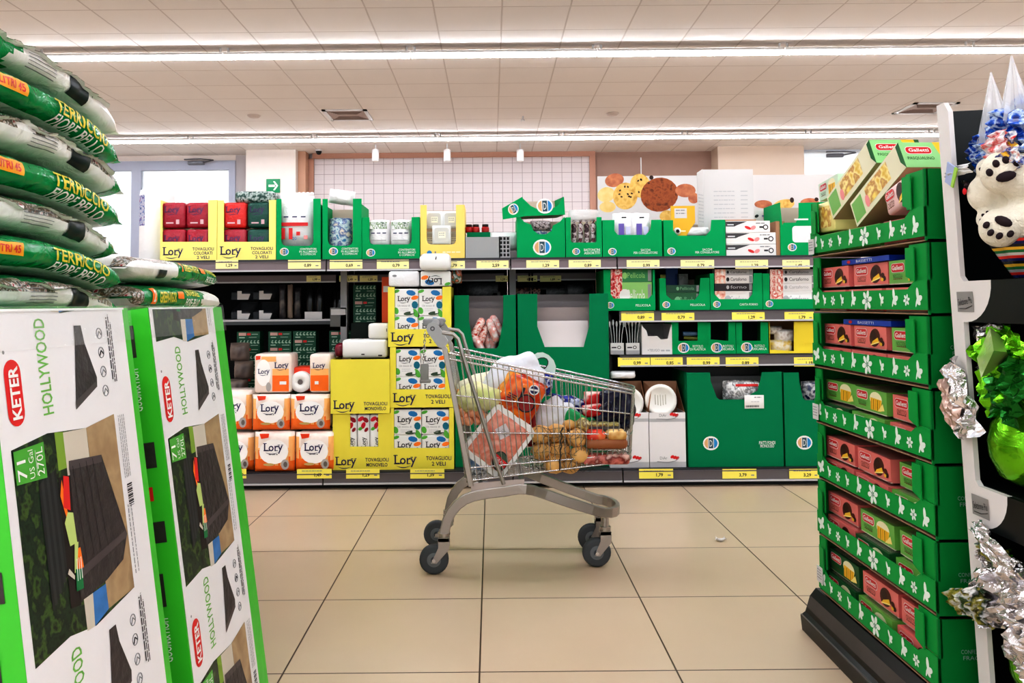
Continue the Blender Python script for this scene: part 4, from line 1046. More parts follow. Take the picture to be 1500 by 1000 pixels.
m = MB(); m.box(-.15, -.1, 0, .15, .1, az(1083, 590, PF + .1) - ZB - .02, mat('dim white card', (170, 168, 166))); put(m, 'plain_box', 'plain box under the crinkled bag inside the large green carton', 'box', (ax(1083, PF + .13), PF + .13, ZB + .006))
carton('plate_display_carton', 'deep green carton partly hidden behind the cake display', 1149, 545, 1242, 683, ZB, GRND, [(1170, 545), (1171, 560), (1176, 582), (1180, 586), (1225, 586), (1225, 545)], .4, prt=lambda mb, fr, w_, h_: dlogo(mb, fr, -w_ / 2 + .118, h_ * .25, .044), inside=mat('dark card inside', (34, 44, 40), .8), group='large green plate cartons')
m = MB(); m.pillow(.16, .16, .12, speckle('dark and clear bag', [(30, 40, 70), (200, 198, 200), (120, 120, 124), (50, 60, 90)], 30, .15, 3), 64); put(m, 'plastic_bag', 'dark and clear bag in the right green carton', 'bag', (ax(1188, PF + .1), PF + .1, az(1188, 575, PF + .1)))
m = MB(); m.box(-.1, -.08, 0, .1, .08, az(1188, 592, PF + .1) - ZB - .03, mat('dim white card', (170, 168, 166))); put(m, 'plain_box', 'plain box under the dark bag in the right green carton', 'box', (ax(1190, PF + .12), PF + .12, ZB + .006))

# ================================================================== MIDDLE: tall green cartons
YG = 4.96
def p_none(mb, fr, w_, h_): pass
carton('tall_carton', 'tall deep green carton with sausage packs in its opening, behind the cart handle', 666, 432, 757, 686, ZB, GRND, [(687, 432), (687, 470), (694, 508), (697, 510), (727, 510), (730, 507), (737, 470), (737, 432)], .4, Y=YG, inside=GREYCARD, group='tall green cartons', ins=.17)
carton('tall_carton', 'tall deep green carton with an empty grey opening, behind the cart', 759, 430, 893, 686, ZB, GRND, [(787, 430), (787, 478), (798, 508), (855, 508), (863, 478), (863, 430)], .4, Y=YG, inside=GREYCARD, group='tall green cartons', ins=.1)
a, b, z0, z1 = span(787, 470, 863, 511, YG + .02)
m = MB(); m.add([(a, 0, 0), (b, 0, 0), (b, .07, z1 - z0), (a, .07, z1 - z0)], [(0, 1, 2, 3)], mat('pale pinkish card', (206, 196, 194), .6)); m.box(a, .0, -.4, b, .004, 0, GREYCARD)
m.v = [(v[0] - (a + b) / 2, v[1], v[2]) for v in m.v]
put(m, 'card_insert', 'pale card insert sloping inside the right tall green carton', 'card', ((a + b) / 2, YG + .012, z0))
SAUS = [speckle('red and white sausage film', [(206, 60, 44), (240, 226, 220), (216, 120, 100), (244, 238, 236)], 30, .2), speckle('white sausage film', [(238, 230, 228), (216, 190, 186), (226, 150, 140), (240, 236, 234)], 28, .2)]
zbase = az(712, 512, YG)
for k, (px, py, rot, mm) in enumerate(((699, 482, .5, 0), (706, 493, .35, 0), (714, 500, -.2, 1), (722, 484, -.35, 1), (729, 478, -.5, 1), (722, 503, .2, 1), (700, 503, -.5, 1))):
    m = MB(); m.lathe([(.004, -.08), (.02, -.072), (.026, -.05), (.027, .05), (.02, .072), (.004, .08)], SAUS[mm], 12)
    put(m, 'wrapped_sausage', '%s wrapped sausage pack, %s in the left tall green carton' % (['red', 'white'][mm], ['upper left', 'second from the left', 'middle', 'right of the middle', 'upper right', 'lower right', 'lower left'][k]), 'sausage pack', (ax(px, YG + .06, py), YG + .05 + .028 * (k % 3), az(px, py, YG + .06)), 'wrapped sausage packs', (0, rot, 0))
m = MB(); m.box(-.14, -.07, 0, .14, .07, zbase - ZB - .02, GREYCARD); put(m, 'inner_box', 'plain grey box carrying the sausage packs inside the left tall green carton', 'box', (ax(712, YG + .09), YG + .09, ZB + .006))

# ================================================================== LOWER LEFT: yellow stacks
def lory_pack(name, label, x0, y0, x1, y1, Y, base=None, depth=.12, group='white leaf-printed napkin packs', leaves=True, h=None, flip=False, low=False, cat='napkins'):
    a, b, z0, z1 = span(x0, y0, x1, y1, Y)
    if base is not None: z0 = base
    w_, h_ = b - a, z1 - z0
    mb = MB(); mb.rbox(-w_ / 2, 0, 0, w_ / 2, depth, h_, .006, WHITE if not low else WHITEG, 1, smooth=False)
    f = front(0, 0, 0)
    if flip: f = Fr((0, 0, h_), (-1, 0, 0), (0, 0, -1))
    H = .26 if not low else .26
    y_top = h_
    if leaves:
        mb.M = None
        def lf(x, y, rx, ry, m_, rot):
            # keep leaves inside the pack front
            mb.ell(f, max(-w_ / 2 + rx * .75, min(w_ / 2 - rx * .75, x)), y, rx, ry, m_, .0008 + .0001 * (len(mb.f) % 5), 9, rot=rot)
        lf(w_ * .2, y_top - .025, .03, .017, BLUE, -.2); lf(-w_ * .4, y_top - .014, .02, .01, LEAF, .3)
        if h_ > .06: lf(w_ * .36, y_top - .055, .024, .013, ORANGE, .25)
        if h_ > .12:
            lf(w_ * .36, y_top - .1, .02, .024, TEAL, .1); lf(-w_ * .42, h_ * .2, .016, .022, LEAF, .3); lf(w_ * .38, y_top - .15, .016, .03, LEAF, .5)
            lf(w_ * .12, h_ * .1, .035, .012, mat('dark leaf', (60, 80, 60)), .1); mb.rect(f, w_ * .18, h_ * .1, w_ * .3, h_ * .24, WHITE, .0014)
    lw = w_ * .5
    ly = y_top - .075 if h_ > .1 else y_top - .05
    lory(mb, f, -w_ * .34 if not flip else -w_ * .2, max(ly, .004), lw, INK, .0016)
    if h_ > .12: mb.text(f, 'Un tocco di', -w_ * .1, ly - .034, .012, GREYINK, .0016, w=w_ * .5); lines(mb, f, -w_ * .24, w_ * .1, ly - .05, 2, .012, .003, LGREY, 3, .0016)
    o = mb.build(name, None, ((a + b) / 2, Y, z0)); tag(o, label, cat, group)
def y_carton(x0, y0, x1, y1, base, nm, xa, xb, yw, ym):
    t, q = carton('napkin_carton', 'bright yellow two-ply napkin carton, %s of the tall stack of three' % nm, x0, y0, x1, y1, None, YEL, [(xa, y0), (xa, yw), (xb, yw), (xb, y0)], .36, base=base, prt=p_lory('TOVAGLIOLI', '2 VELI', ''), group='bright yellow napkin cartons')
    # upper strip of the window frame
    cx, z0, w_, h_ = q
    xm = (xa + xb) / 2
    zu = az(xm, ym, PF + .006)
    for k, (c0, c1, up) in enumerate(((xa - 1, xm, 1), (xm, xb + 1, 1), (xa - 1, xm, 0), (xm, xb + 1, 0))):
        lory_pack('napkin_pack', 'white leaf-printed napkin pack, %s in the %s carton of the tall yellow stack' % (['upper left', 'upper right', 'lower left', 'lower right'][k], nm), c0 + .4, y0 + 3 if up else ym, c1 - .4, ym if up else y1 - 2, PF + .006, base=zu + .001 if up else z0 + .006)
    return z0 + h_
zc = ZB + .002
z1_ = y_carton(572, 597, 665, 683, zc, 'bottom', 577, 658, 656, 637)
z2_ = y_carton(571, 508, 664, 597, z1_ + .002, 'middle', 580, 652, 570, 552)
z3_ = y_carton(568, 420, 661, 508, z2_ + .002, 'top', 578, 648, 482, 463)
# the top carton's loose packs
zz = z3_ + .003
lory_pack('napkin_pack', 'white napkin pack standing upside down on top of the tall yellow stack, right', 616, 397, 660, 420, PF + .012, base=zz, flip=True, depth=.2)
a, b, z0, z1 = span(569, 397, 614, 420, PF + .012)
m = MB(); m.rbox(-(b - a) / 2, 0, 0, (b - a) / 2, .2, z1 - zz, .014, WHITEG, 2); m.ell(front(-(b - a) * .3, 0, (z1 - zz) * .7), 0, 0, .014, .007, GREYINK, .001)
put(m, 'tissue_pack', 'plain white film pack on top of the tall yellow stack, left', 'tissues', ((a + b) / 2, PF + .012, zz))
a, b, _, z1 = span(614, 371, 660, 396, PF - .06); z0 = az(637, 396.5, PF + .012)
m = MB(); m.rbox(-(b - a) / 2, 0, 0, (b - a) / 2, .098, z1 - z0, .03, WHITE, 3); m.rect(front(.005, 0, (z1 - z0) * .62).sub(0, 0, -.2), -.003, 0, .003, .02, INK, .001)
put(m, 'tissue_pack', 'plain white rounded pack topmost on the tall yellow stack', 'tissues', ((a + b) / 2, PF - .06, z0 + .001))
m = MB(); m.pillow(.07, .1, .1, speckle('clear leaf wrap', [(230, 230, 228), (60, 110, 90), (220, 120, 80), (236, 236, 236)], 26, .15), 71); put(m, 'crumpled_wrap', 'crumpled clear leafy wrap hanging beside the topmost white packs', 'wrap', (ax(669, PF + .14), PF + .14, az(669, 404, PF + .1)))
# orange pack behind
m = MB(); m.box(-.03, 0, 0, .03, .08, .3, mat('orange box', (236, 92, 34), .4)); m.rect(front(0, 0, 0), -.02, .2, .02, .24, WHITE); put(m, 'orange_box', 'narrow orange box showing left of the tall yellow stack', 'box', (ax(566, PF + .3, 450), PF + .3, az(566, 470, PF + .3) - .01))
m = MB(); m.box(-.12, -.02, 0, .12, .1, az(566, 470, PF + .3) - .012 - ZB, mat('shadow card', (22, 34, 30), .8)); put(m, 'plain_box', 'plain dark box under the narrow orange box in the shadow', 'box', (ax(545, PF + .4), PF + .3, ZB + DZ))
# --- Monovelo cartons
WINM = [(513, 606), (513, 654), (554, 654), (554, 606)]
t, q = carton('napkin_carton', 'bright yellow single-ply napkin carton with a window of red flowered packs', 487, 605.5, 573, 683, ZB, YEL, WINM, .34, prt=p_lory('TOVAGLIOLI', 'MONOVELO', ''), group='bright yellow napkin cartons')
RF1, RF2 = mat('red flower print', (206, 30, 60), .4), mat('dark red flower print', (150, 18, 44), .4)
for k, (x0, x1) in enumerate(((506, 522.5), (523.5, 541), (542, 560))):
    a, b, z0, z1 = span(x0, 607, x1, 680, PF + .008); w_, h_ = b - a, z1 - (ZB + .006)
    m = MB(); m.rbox(-w_ / 2, 0, 0, w_ / 2, .14, h_, .008, WHITE, 1); f = front(0, 0, 0)
    for i, (x, y, rx, ry, mm, rot) in enumerate(((-.2, .92, .022, .013, RF1, .6), (.2, .9, .02, .014, RF2, -.7), (0, .8, .026, .013, RF1, 1.2), (-.25, .74, .014, .01, LEAF, .5), (.25, .72, .016, .01, RF2, .9))): m.ell(f, x * w_, y * h_, min(rx, w_ * .3), ry, mm, .0008 + .0001 * i, 9, rot=rot)
    lory(m, Fr((0, 0, 0), (0, 0, 1), (-1, 0, 0)), h_ * .4, -.014, .06, INK, .001)
    put(m, 'napkin_pack', 'upright white pack with red flowers, %s in the yellow window carton' % ['left', 'middle', 'right'][k], 'napkins', ((a + b) / 2, PF + .008, ZB + .006), 'red flowered napkin packs')
zc = q[1] + q[3]
t, q = carton('napkin_carton', 'plain bright yellow single-ply napkin carton stacked on the window carton', 484, 526, 571, 605, None, YEL, None, .34, base=zc + .002, Y=PF - .015, prt=p_lory('TOVAGLIOLI', 'MONOVELO', ''), group='bright yellow napkin cartons')
m = MB()
for k, (px, w_, s_) in enumerate(((500, .14, 1), (528, .16, 2), (553, .12, 3))): m.pillow(w_, .04, .1, YEL, s_, c=(ax(px, PF) - ax(526, PF), .05, .0))
zf = q[1] + q[3]
a, b, z0, z1 = span(501, 497, 567, 525, PF + .04)
m = MB(); m.rbox(-(b - a) / 2, 0, 0, (b - a) / 2, .2, z1 - zf - .004, .018, WHITE, 2); f = front(0, 0, 0); m.rect(f, -.02, .02, .0, .027, INK, .001); m.rect(f, .085, .012, .11, .02, INK, .001)
put(m, 'tissue_pack', 'wide plain white pack lying on the plain yellow carton', 'tissues', ((a + b) / 2, PF + .04, zf + .003))
zt = z1
a, b, z0, z1 = span(539, 474, 569.5, 497, PF + .05)
m = MB(); m.rbox(-(b - a) / 2, 0, 0, (b - a) / 2, .18, z1 - zt, .016, WHITE, 2); m.rect(front(.05, 0, .045), 0, 0, .004, .02, INK, .001)
put(m, 'tissue_pack', 'small plain white pack on top of the wide white pack', 'tissues', ((a + b) / 2, PF + .05, zt + .002))
m = MB(); m.rbox(-.035, 0, 0, .035, .1, .09, .03, mat('dark red film small', (120, 30, 50), .25, bump=(30, .5, 1)), 2); put(m, 'small_pack', 'small dark red pack left of the wide white tissue pack', 'pack', (ax(497, PF + .12, 515), PF + .12, zf + .003))
# --- toilet roll packs
TPF = mat('clear toilet roll film', (242, 226, 216), .16, bump=(20, .4, 1.4), var=.05)
ORF = mat('orange film', (250, 122, 48), .2, bump=(20, .4, 1.4), var=.06); ORL = mat('light orange film', (252, 190, 124), .2, bump=(20, .4, 1.4)); REDC = mat('red corner print', (236, 74, 40), .3)
def tp_pack(label, x0, y0, x1, y1, Y, base=None, depth=.22, shift=0.0, s=1.0):
    a, b, z0, z1 = span(x0, y0, x1, y1, Y)
    if base is not None: z0 = base
    w_, h_ = b - a, z1 - z0
    def fn(u, v, yy=0):
        return None
    mb = MB()
    # puffy front split into colour bands, then a plain rounded body
    def surf(u, v):
        a_, b_ = u * 2 - 1, v * 2 - 1
        q = max(0, 1 - abs(a_) ** 5) ** .5 * max(0, 1 - abs(b_) ** 5) ** .5
        bulge = .012 * math.cos(a_ * PI * 1.0) * 0 + .014 * abs(math.cos(a_ * PI * .5 * 2)) ** .5
        n_ = .004 * noise.noise(V3((u * 6 + x0, v * 6, y0)))
        return V3((a_ * w_ / 2, .035 * (1 - q) - bulge * q * .4 + n_ * q, (b_ + 1) * h_ / 2))
    def mf(u, v):
        e = .33 + .10 * math.sin(u * PI * 2 + .6)
        if v < e * .75: return ORF
        if v < e * 1.25: return ORL if (int(u * 24) % 3) else ORF
        if v > .9: return TPF
        return ORL if (u < .14 or u > .88 or v < .62) else TPF
    mb.grid(surf, 24, 18, mf)
    mb.rbox(-w_ / 2, .03, 0, w_ / 2, depth, h_, .04, TPF, 3)
    f = front(0, -.0085, 0)
    mb.ell(f, w_ * .02, h_ * .52, w_ * .36, h_ * .31, mat('white oval print', (250, 246, 244), .3), .0012, 22)
    lory(mb, f, -w_ * .22, h_ * .54, w_ * .46, NAVY, .003)
    lines(mb, f, -w_ * .1, w_ * .12, h_ * .44, 1, .01, .006, GREYINK, 3, .003)
    mb.poly(f, [(-w_ * .34, h_ * .97), (-w_ * .1, h_ * .97), (-w_ * .12, h_ * .87), (-w_ * .3, h_ * .84)], REDC, -.004)
    mb.ell(f, w_ * .3, h_ * .2, w_ * .1, h_ * .13, mat('roll photo grey', (180, 172, 168), .4), .003, 14); mb.ell(f, w_ * .31, h_ * .2, w_ * .05, h_ * .07, mat('roll photo dark', (110, 100, 96), .4), .0034, 12)
    mb.ell(f, -w_ * .1, h_ * .2, w_ * .14, h_ * .035, mat('tan print', (200, 170, 110), .4), .003, 14)
    o = mb.build('toilet_roll_pack', None, ((a + b) / 2, Y, z0)); tag(o, label, 'toilet rolls', 'orange toilet roll packs')
YP = PF - .03
tp_pack('orange toilet roll pack, bottom row right, beside the yellow window carton', 431, 633, 488, 688, YP, ZB + .001)
tp_pack('orange toilet roll pack, bottom row middle', 371, 633, 430, 688, YP - .01, ZB + .001)
tp_pack('orange toilet roll pack, bottom row left, cut off by the garden box carton', 316, 635, 370, 688, YP + .03, ZB + .001)
zr = az(430, 632, YP) + .004
tp_pack('orange toilet roll pack, middle row right', 424, 578, 482, 632, YP + .02, zr)
tp_pack('orange toilet roll pack, middle row middle', 368, 578, 423, 632, YP + .02, zr)
tp_pack('orange toilet roll pack, middle row left, mostly hidden', 314, 572, 367, 632, YP + .05, zr)
zr = az(430, 577.5, YP + .03) + .006
a, b, z0, z1 = span(372, 518, 426, 572, YP + .05)
def tall_pack(label, x0, x1, y0, Y, seed, two):
    a, b, z0, z1 = span(x0, y0, x1, 573, Y); z0 = zr; w_, h_ = b - a, z1 - z0
    m = MB()
    m.rbox(-w_ / 2, .0, 0, w_ / 2, .2, h_, .02, TPF, 3); f = front(0, 0, 0)
    xl = 0 if two else -w_ / 2 + .008
    m.rect(f, xl, .012, w_ / 2 - .012, h_ * .45, ORF, .001); m.rect(f, xl, h_ * .45, w_ / 2 - .012, h_ * .62, ORL, .001)
    lory(m, f, xl + .016, h_ * .64, w_ * (.36 if two else .56), NAVY, .002); m.rect(f, xl + w_ * .2, h_ * .22, xl + w_ * .38, h_ * .3, WHITE, .002)
    if two:
        m.ell(f, -w_ * .24, h_ * .52, w_ * .2, h_ * .34, mat('white oval print', (250, 246, 244), .3), .001, 18); lory(m, f, -w_ * .38, h_ * .5, w_ * .3, NAVY, .002)
        m.ell(f, -w_ * .1, h_ * .16, w_ * .07, h_ * .12, mat('roll photo grey', (180, 172, 168)), .002, 12)
        m.poly(f, [(-w_ * .45, h_ * .95), (-w_ * .32, h_ * .95), (-w_ * .33, h_ * .86), (-w_ * .45, h_ * .84)], REDC, .001); m.rect(f, -w_ * .3, h_ * .8, w_ * .1, h_ * .93, ORL, .0008)
    o = m.build('toilet_roll_pack', None, ((a + b) / 2, Y, zr)); tag(o, label, 'toilet rolls', 'orange toilet roll packs'); return o
tall_pack('toilet roll pack with two printed faces, top row left', 372, 426, 518, YP + .05, 1, True)
tall_pack('narrow orange and white toilet roll pack, top row right', 453, 484, 518, YP + .05, 2, False)
t = thing('toilet_roll_pack', 'toilet roll pack lying with a round roll end facing out, top row middle', 'toilet rolls', (ax(440, YP + .08), YP + .08, zr), group='orange toilet roll packs')
m = MB(); r_ = 15 / FPX * 5; Mx = Matrix.Translation((0, 0, r_)) @ Matrix.Rotation(PI / 2, 4, 'X')
m.lathe([(r_ * .25, -.18), (r_, -.18), (r_, -.006), (r_ * .96, 0), (r_ * .28, 0), (r_ * .25, -.02)], mat('tissue paper', (244, 242, 240), .8), 24, Mx); m.ell(front(0, -.0006, r_), 0, 0, r_ * .25, r_ * .25, mat('cardboard core', (120, 112, 110), .8), .0006); m.build('roll', t)
m = MB(); m.rbox(-r_ * 1.04, .05, .0, r_ * 1.04, .24, r_ * 2.35, .02, REDC, 2); m.build('film', t)
# ================================================================== SHADOWED BACK OF THE LEFT SHELVES
YK = BF + .03
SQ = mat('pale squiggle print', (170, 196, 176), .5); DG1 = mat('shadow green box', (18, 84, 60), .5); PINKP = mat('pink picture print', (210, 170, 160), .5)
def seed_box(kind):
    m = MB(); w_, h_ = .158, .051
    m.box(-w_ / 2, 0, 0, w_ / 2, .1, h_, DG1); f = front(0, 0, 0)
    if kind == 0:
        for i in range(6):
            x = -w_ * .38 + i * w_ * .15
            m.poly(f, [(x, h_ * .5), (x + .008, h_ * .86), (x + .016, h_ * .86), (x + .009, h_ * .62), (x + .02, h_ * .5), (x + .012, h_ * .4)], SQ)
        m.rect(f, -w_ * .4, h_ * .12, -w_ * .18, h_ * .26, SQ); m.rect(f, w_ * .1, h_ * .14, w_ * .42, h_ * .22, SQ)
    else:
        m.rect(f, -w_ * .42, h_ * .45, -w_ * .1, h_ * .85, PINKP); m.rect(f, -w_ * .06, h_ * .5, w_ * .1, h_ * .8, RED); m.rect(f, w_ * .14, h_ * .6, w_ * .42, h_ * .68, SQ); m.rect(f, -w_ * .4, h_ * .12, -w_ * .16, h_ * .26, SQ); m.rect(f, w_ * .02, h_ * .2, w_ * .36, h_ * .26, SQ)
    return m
protos = []
def put_seed(x, y, z, kind, label):
    if kind >= len(protos) or protos[kind] is None:
        o = seed_box(kind).build('seed_box'); protos.append(o) if kind >= len(protos) else protos.__setitem__(kind, o)
    else:
        o = protos[kind].copy(); COL.objects.link(o)
    o.location = (x, y, z); tag(o, label, 'box', 'dark green boxes stacked in the shadow'); return o
put_seed(0, 0, 0, 0, ''); put_seed(0, 0, 0, 1, '')
fresh = [protos[0], protos[1]]
def seed_at(x, y, z, kind, label):
    if fresh[kind] is not None:
        o = fresh[kind]; fresh[kind] = None; o.location = (x, y, z); o['label'] = label
    else: put_seed(x, y, z, kind, label)
ph = .0525
ztop_a = az(430, 481, YK)
def seed_stack(pxc, y_top, nvis, Y, where, pat, zfloor):
    zt_ = az(pxc, y_top, Y); n = int((zt_ - zfloor) / ph)
    for k in range(n):
        z = zfloor + k * ph; r = n - 1 - k
        seed_at(ax(pxc, Y), Y + .002 * (k % 2), z, pat[r % len(pat)], 'dark green box, %s from the top of the stack %s' % (ORD[r] if r else 'first', where)) if r < 16 else seed_at(ax(pxc, Y), Y, z, 0, 'dark green box, number %d down the stack %s' % (r + 1, where))
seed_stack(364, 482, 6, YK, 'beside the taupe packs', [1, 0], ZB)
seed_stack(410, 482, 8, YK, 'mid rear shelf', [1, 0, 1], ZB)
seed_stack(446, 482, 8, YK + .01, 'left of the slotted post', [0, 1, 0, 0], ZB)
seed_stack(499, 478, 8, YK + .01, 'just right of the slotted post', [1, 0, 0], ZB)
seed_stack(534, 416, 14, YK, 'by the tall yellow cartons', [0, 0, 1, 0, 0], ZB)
# clear shelf bins with white labels on the rear shelf
zr = az(400, 468, BF)
BIN = clear('smoky clear plastic', (70, 72, 78), .45, .2, None)
for k, (px, py) in enumerate(((352, 462), (384, 462), (352, 436), (384, 436))):
    t = thing('clear_bin', 'smoky clear scoop bin with a white label, %s on the rear shelf' % ['lower left', 'lower right', 'upper left', 'upper right'][k], 'bin', (ax(px, BF + .03), BF + .03, zr + .004 + (0 if k < 2 else .135)), group='clear scoop bins')
    m = MB(); prof = [(-.0, .0), (.2, 0), (.2, .12), (.05, .07), (.0, .05)]
    m.prism(Fr((-.062, 0, 0), (0, 1, 0), (0, 0, 1)), prof, -.124, BIN); m.build('bin', t)
    m = MB(); f = front(0, -.002, 0); m.poly(f, [(-.02, .0), (.055, .0), (.07, .04), (.01, .04), (.01, .06), (-.02, .06)], PAPER); m.build('label', t)
# upright pouches and bottles
for k, (px, py, w_, h_, mm) in enumerate(((414, 405, .045, .15, 0), (424, 403, .04, .15, 1), (434, 405, .05, .13, 0))):
    m = MB(); m.pillow(w_, h_ + .1, .03, speckle('grey pouch', [(86, 80, 78), (50, 46, 50), (120, 108, 100)], 10, .3) if mm == 0 else mat('tan pouch', (150, 130, 116), .35), k + 80)
    z = az(px, py, BF + .06) - h_ * .5
    put(m, 'hanging_pouch', '%s of the three upright grey pouches in the shadow left of the post' % ['left', 'middle', 'right'][k], 'pouch', (ax(px, BF + .06), BF + .06 + .02 * k, zr + (h_ + .1) / 2 + .0), 'grey pouches')
for k, px in enumerate((455, 462, 469, 492, 499)):
    m = MB(); m.lathe([(.001, 0), (.03, .0), (.032, .01), (.032, .19), (.014, .235), (.014, .27), (.001, .272)] if k < 3 else [(.001, 0), (.034, 0), (.036, .01), (.036, .24), (.03, .25), (.001, .25)], mat('black glossy plastic', (16, 18, 20), .2), 14)
    put(m, 'black_bottle', 'dark glossy bottle, %s in the shadow beside the slotted post' % ['first left', 'second left', 'third left', 'first right', 'second right'][k], 'bottle', (ax(px, BF + .1), BF + .1 + .03 * (k % 2), zr + .001 if k < 3 else az(499, 478, YK) + .0), 'dark bottles')
m = MB(); m.box(-.06, 0, 0, .06, .004, .05, PAPER); put(m, 'shelf_label', 'white label card standing at the right end of the rear shelf', 'label', (ax(459, BF + .015), BF + .015, zr + .002))
m = MB(); m.box(-.055, 0, 0, .055, .14, .13, mat('smoky grey plastic box', (120, 118, 116), .3)); m.rect(front(0, 0, 0), -.05, .08, .05, .12, PAPER); put(m, 'grey_box', 'grey translucent box right of the slotted post', 'box', (ax(497, BF + .02), BF - .02, az(497, 478, YK) - .0))
for k, (px, py) in enumerate(((352, 500), (358, 520), (350, 540))):
    m = MB(); m.pillow(.13, .13, .1, speckle('taupe pack film', [(104, 92, 88), (136, 122, 114), (92, 80, 78)], 7, .3), 90 + k); put(m, 'soft_pack', 'taupe printed soft pack, %s beside the far soil bags' % ['upper', 'middle', 'lower'][k], 'pack', (ax(px, BF - .12), BF - .12, ZB + .47 + .12 * (2 - k)), 'taupe soft packs')
m = MB(); m.box(-.09, -.08, 0, .09, .08, .40, mat('dim grey card', (130, 128, 126), .7)); put(m, 'plain_box', 'plain box under the taupe soft packs', 'box', (ax(354, BF - .12), BF - .12, ZB + DZ))
# a few dark goods in the shadow behind the tall green cartons
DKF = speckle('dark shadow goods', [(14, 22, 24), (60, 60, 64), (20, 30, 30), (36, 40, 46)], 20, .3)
zq = az(700, 412, BF) - .0
zb2 = az(800, 442, BF + .05)
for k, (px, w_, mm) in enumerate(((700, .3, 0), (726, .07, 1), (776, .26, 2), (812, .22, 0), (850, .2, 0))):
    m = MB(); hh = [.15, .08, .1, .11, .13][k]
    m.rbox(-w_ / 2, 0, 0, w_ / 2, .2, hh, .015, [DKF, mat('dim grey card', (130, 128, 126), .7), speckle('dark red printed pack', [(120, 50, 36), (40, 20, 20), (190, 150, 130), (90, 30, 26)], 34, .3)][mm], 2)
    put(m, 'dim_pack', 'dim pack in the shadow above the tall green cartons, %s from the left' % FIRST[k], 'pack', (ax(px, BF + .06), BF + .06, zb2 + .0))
m = MB(); xa_, xb_ = ax(690, BF + .2), xs[2] - .03; m.box(xa_, 0, 0, xb_, .3, .02, DECK); m.box(xa_, .1, -(zb2 - ZB) + .022, xb_, .3, 0, SHADEP)
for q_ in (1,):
    m3 = MB(); xa2, xb2 = xs[2] + .075, xs[3] - .01; m3.box(xa2, 0, 0, xb2, .3, .02, DECK); m3.box(xa2, .1, -(zb2 - ZB) + .022, xb2, .3, 0, SHADEP); put(m3, 'rear_display_box', 'dark box carrying the dim packs behind the empty tall green carton', 'box', (0, BF + .08, zb2 - .021))
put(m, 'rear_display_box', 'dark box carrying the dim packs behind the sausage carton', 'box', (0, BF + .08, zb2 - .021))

# ================================================================== SHOPPING CART
CHR = mat('zinc wire', (196, 194, 194), .22, metal=.9); TUBEM = mat('brushed zinc tube', (172, 166, 162), .3, metal=.85)
PLG = mat('grey handle plastic', (172, 170, 172), .45); DKP = mat('dark grey plastic', (90, 88, 92), .45); TYRE = mat('grey rubber tyre', (74, 76, 80), .6); HUB = mat('grey wheel hub', (112, 114, 118), .45)
YN_, YF_ = 3.30, 3.76            # near and far sides of the basket
cart = thing('shopping_cart', 'wire shopping cart full of groceries standing alone on the tiled floor', 'shopping cart', (.13, 3.53, 0))
CO = V3((.13, 3.53, 0))
def cb(mb, nm, parent=cart):
    mb.v = [tuple(V3(v) - CO) for v in mb.v]; return mb.build(nm, parent)
def P3(px, py, Y): return at(px, py, Y)
TL, TR, BR, BL = P3(657.5, 517, YN_), P3(928, 573, YN_ + .03), P3(922, 678, YN_ + .04), P3(684, 705, YN_ + .02)
def mir(p, inset=0.0): return V3((p.x, YN_ + YF_ - p.y, p.z))
tap = .035                       # front end is narrower
TR.y += tap; BR.y += tap; BL.y += .01
TLf, TRf, BRf, BLf = mir(TL), mir(TR), mir(BR), mir(BL)
bk = MB()
def lerp(a, b, t): return a + (b - a) * t
wr = .0021
# side panels
for (a, b, c, d) in ((TL, TR, BR, BL), (TLf, TRf, BRf, BLf)):
    N = 31
    for i in range(N + 1):
        t = i / N; bk.cyl(lerp(a, b, t), lerp(d, c, t), wr, wr, CHR, 6, False)
    for t, r in ((0, .0048), (.045, .0048), (.33, .0032), (.62, .0032), (.90, .0036), (1, .004)):
        bk.cyl(lerp(a, d, t), lerp(b, c, t), r, r, CHR, 7, False)
# front end, rounded at the top
N = 14
for i in range(N + 1):
    t = i / N; bulge = V3((.035 * math.sin(PI * t), 0, 0)); bk.cyl(lerp(TR, TRf, t) + bulge, lerp(BR, BRf, t) + bulge, wr, wr, CHR, 6, False)
for q, r in ((0, .0048), (.045, .0048), (.33, .0032), (.62, .0032), (.90, .0034), (1, .004)):
    a, b = lerp(TR, BR, q), lerp(TRf, BRf, q)
    bk.tube([lerp(a, b, t / 10) + V3((.035 * math.sin(PI * t / 10), 0, 0)) for t in range(11)], r, CHR, 7)
# floor grid
for i in range(15):
    t = i / 14; bk.cyl(lerp(BL, BLf, t), lerp(BR, BRf, t), wr, wr, CHR, 6, False)
for i in range(13):
    t = i / 12; a, b = lerp(BL, BR, t), lerp(BLf, BRf, t); bk.cyl(a + V3((0, 0, -.004)), b + V3((0, 0, -.004)), wr * 1.2, wr * 1.2, CHR, 6, False)
cb(bk, 'basket')
# rear gate
g = MB()
for i in range(16):
    t = i / 15; g.cyl(lerp(TL, TLf, t) + V3((-.006, 0, -.01)), lerp(BL, BLf, t) + V3((-.006, 0, .01)), wr, wr, CHR, 6, False)
for q in (0.03, .35, .65, .97): g.cyl(lerp(TL, BL, q) + V3((-.006, 0, 0)), lerp(TLf, BLf, q) + V3((-.006, 0, 0)), .0032, .0032, CHR, 6, False)
cb(g, 'rear_gate')
